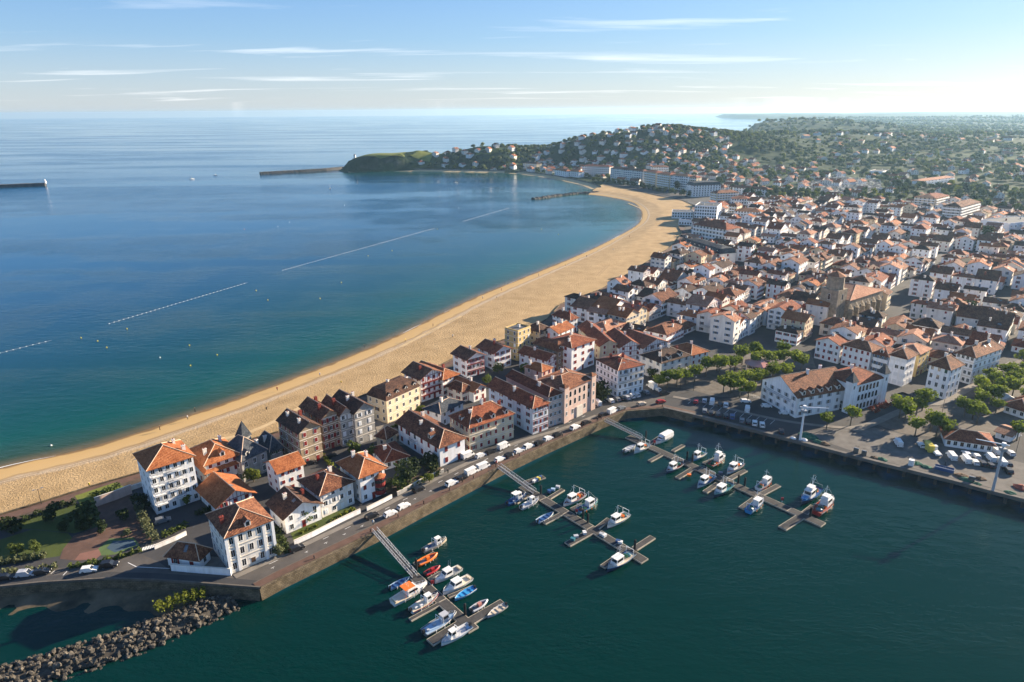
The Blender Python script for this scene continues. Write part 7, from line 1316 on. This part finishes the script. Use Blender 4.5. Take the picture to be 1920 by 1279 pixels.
# swim-zone float lines and mooring buoys in the bay
fl_ = MB(); fl_.cyl((0, -.35, .06), (0, .35, .06), .12, n=6)
flm = fl_.mesh('float', ['paint_white'])
for lb, pa, pb_ in (('white float line at the left picture edge', (-40, 672), (97, 638)), ('white float line left of the middle of bay', (205, 607), (464, 530)), ('white float line in the middle of the bay', (530, 507), (815, 428)), ('white float line far out near the groyne', (868, 415), (955, 390)), ('white float line farthest towards the headland', (905, 350), (965, 362))):
    a, c = at(*pa, 0), at(*pb_, 0); L_, rz = frame(a, c); t_ = thing('float_line', lb, 'float line', (*a, 0), rz); n = min(150, int(L_ / 3.0)); b = MB(); b.cyl((0, 0, .02), (L_, 0, .02), .035, n=4); b.build('rope', ['paint_silver'], t_)
    for i in range(n): o = obj('float', flm, t_, (L_ * i / n, 0, 0), math.pi / 2)
bm_ = {}
for i, (x, y, col_) in enumerate(sorted([(152, 634, 'yellow'), (183, 640, 'yellow'), (200, 652, 'yellow'), (357, 686, 'yellow'), (407, 666, 'yellow'), (480, 545, 'yellow'), (502, 563, 'yellow'), (355, 648, 'yellow'), (300, 671, 'white'), (238, 617, 'yellow'), (458, 430, 'orange'), (521, 425, 'white'), (543, 417, 'white'), (96, 836, 'white'), (646, 385, 'white'), (1047, 440, 'yellow'), (1015, 430, 'yellow'), (690, 480, 'yellow'), (735, 470, 'yellow'), (820, 430, 'yellow'), (860, 390, 'white'), (600, 560, 'yellow'), (640, 530, 'yellow')])):
    if col_ not in bm_: b = MB(); b.loft([[(q * math.cos(k * .785), q * math.sin(k * .785), z) for k in range(8)] for q, z in ((.3, -.2), (.62, .1), (.62, .45), (.25, .75))], 0); b.cyl((0, 0, .7), (0, 0, 1.3), .08, .05, 5); bm_[col_] = b.mesh('mooring_buoy', ['paint_' + col_])
    obj('mooring_buoy', bm_[col_], None, (*at(x, y, 0), 0), None, 'small %s buoy floating in the bay, %s from the left' % (col_, ordinal(i + 1)), 'buoy', 'buoys in the bay').scale = (.6, .6, .6)
def sail_boat(label, px, L_):
    t_ = thing('small_boat', label, 'boat', (*at(*px, 0), 0), random.uniform(0, 3)); b = MB(); b.loft(hull_rings(L_, L_ * .35, .6), 0, closed=False); b.build('hull', ['paint_white'], t_); b = MB(); b.box(-L_ * .15, L_ * .12, -.7, .7, .4, 1.6); b.build('cabin', ['paint_white'], t_); b = MB(); b.cyl((0, 0, .5), (0, 0, 6), .06, n=4); b.build('mast', ['metal_white'], t_)
sail_boat('tiny white motor boat leaving the bay on the left', (360, 336), 9); sail_boat('tiny white boat right of the departing one', (404, 329), 8); sail_boat('tiny moored yacht under the headland', (854, 343), 7); sail_boat('tiny moored boat off the breakwater', (619, 354), 7)
# people, a few pixels high
def person(label, px, col_, z=G, legs='metal_dark', sit=False):
    t_ = thing('person', label, 'person', (*at(*px, z), z), random.uniform(0, 6)); b = MB()
    b.loft([[(x * w, y * d, z_) for x, y in ((-1, -1), (1, -1), (1, 1), (-1, 1))] for z_, w, d in ((.85, .19, .12), (1.15, .17, .11), (1.42, .23, .12), (1.5, .10, .08), (1.58, .06, .06))], 0); b.loft([[(.085 * math.cos(k), .1 * math.sin(k), z_) if 1.58 < z_ < 1.8 else (.04 * math.cos(k), .04 * math.sin(k), z_) for k in np.arange(0, 6.2, 1.05)] for z_ in (1.56, 1.62, 1.72, 1.8)], 1)
    for s_ in (-1, 1): b.cyl((s_ * .1, s_ * .12, 0), (s_ * .09, 0, .88), .06, .09, 6, 2); b.cyl((s_ * .25, 0, 1.4), (s_ * .3, .08 * s_, .85), .05, .04, 5, 0); b.box(s_ * .1 - .05, s_ * .1 + .05, s_ * .12 - .06, s_ * .12 + .18, 0, .07, 2)
    b.build('body', ['paint_' + col_, 'skin', legs], t_)
for i, (x, y) in enumerate([(300, 806), (352, 786), (520, 732), (600, 705), (760, 640), (812, 612), (905, 560), (940, 545), (1010, 517), (1060, 498), (1100, 482), (1150, 470), (1180, 445), (1210, 430), (640, 720), (500, 770)]): person('tiny beach walker on the sand, %s from the left' % ordinal(i + 1), (x, y), ['black', 'white', 'red', 'blue', 'yellow'][i % 5], 1.0)
for i, (x, y, col_, z, w) in enumerate([(168, 913, 'yellow', G, 'on the promenade by the beach wall'), (840, 888, 'black', G, 'walking at the garden corner on the road'), (700, 984, 'white', G, 'at the top of nearest gangway'), (867, 905, 'black', G, 'on the quay walkway near the vans'), (931, 872, 'red', G, 'at the top of the middle gangway'), (962, 858, 'white', G, 'on the quay walkway beside the white cars'), (683, 652, 'black', .6, 'at the water edge of the beach'), (366, 772, 'black', .6, 'alone near the water on the near beach'), (931, 560, 'black', .8, 'far along the water edge'), (1772, 873, 'black', G, 'standing between the blue skips'), (1120, 790, 'black', G, 'by the farthest gangway top'), (849, 632, 'white', 2, 'in pale clothes on the dry sand')]): person('person in %s clothes %s' % (col_ if col_ != 'black' else 'dark', w), (x, y), col_, z)
# terrace furniture beside the arcaded wing: parasol-less red chairs read as one mass
b = MB(); tp_ = ats([(1625, 768), (1660, 752), (1672, 756), (1640, 776)])
for k in range(90):
    p = np.array(tp_[0]) + (np.array(tp_[1]) - tp_[0]) * rr.random() + (np.array(tp_[3]) - tp_[0]) * rr.random(); a = rr.uniform(0, 3)
    T = (lambda p, a: lambda q: (p[0] + q[0] * math.cos(a) - q[1] * math.sin(a), p[1] + q[0] * math.sin(a) + q[1] * math.cos(a), q[2]))(p, a); b.box(-.25, .25, -.25, .25, G + .4, G + .48, 0, T); b.box(-.25, .25, .2, .25, G + .48, G + .95, 0, T); b.box(-.22, -.18, -.2, .2, G, G + .4, 0, T); b.box(.18, .22, -.2, .2, G, G + .4, 0, T)
b.build('terrace_chairs', ['rust_red'], None, kind='stuff', label='crowded reddish cafe chairs beside the arcaded wing', cat='chairs')
# ================================================================ HAZE
mh = bpy.data.materials.new('haze'); mh.use_nodes = True; t = mh.node_tree; t.nodes.clear(); o_ = t.nodes.new('ShaderNodeOutputMaterial'); pv = t.nodes.new('ShaderNodeVolumePrincipled')
pv.inputs['Color'].default_value = (.44, .73, 1, 1); pv.inputs['Density'].default_value = 5e-5; pv.inputs['Anisotropy'].default_value = .38; t.links.new(pv.outputs[0], o_.inputs['Volume'])
b = MB(); b.box(-SEA_R - 300, SEA_R + 300, -300, SEA_R + 300, -8, 135); hb_ = b.build('haze', [mh], None, kind='stuff')
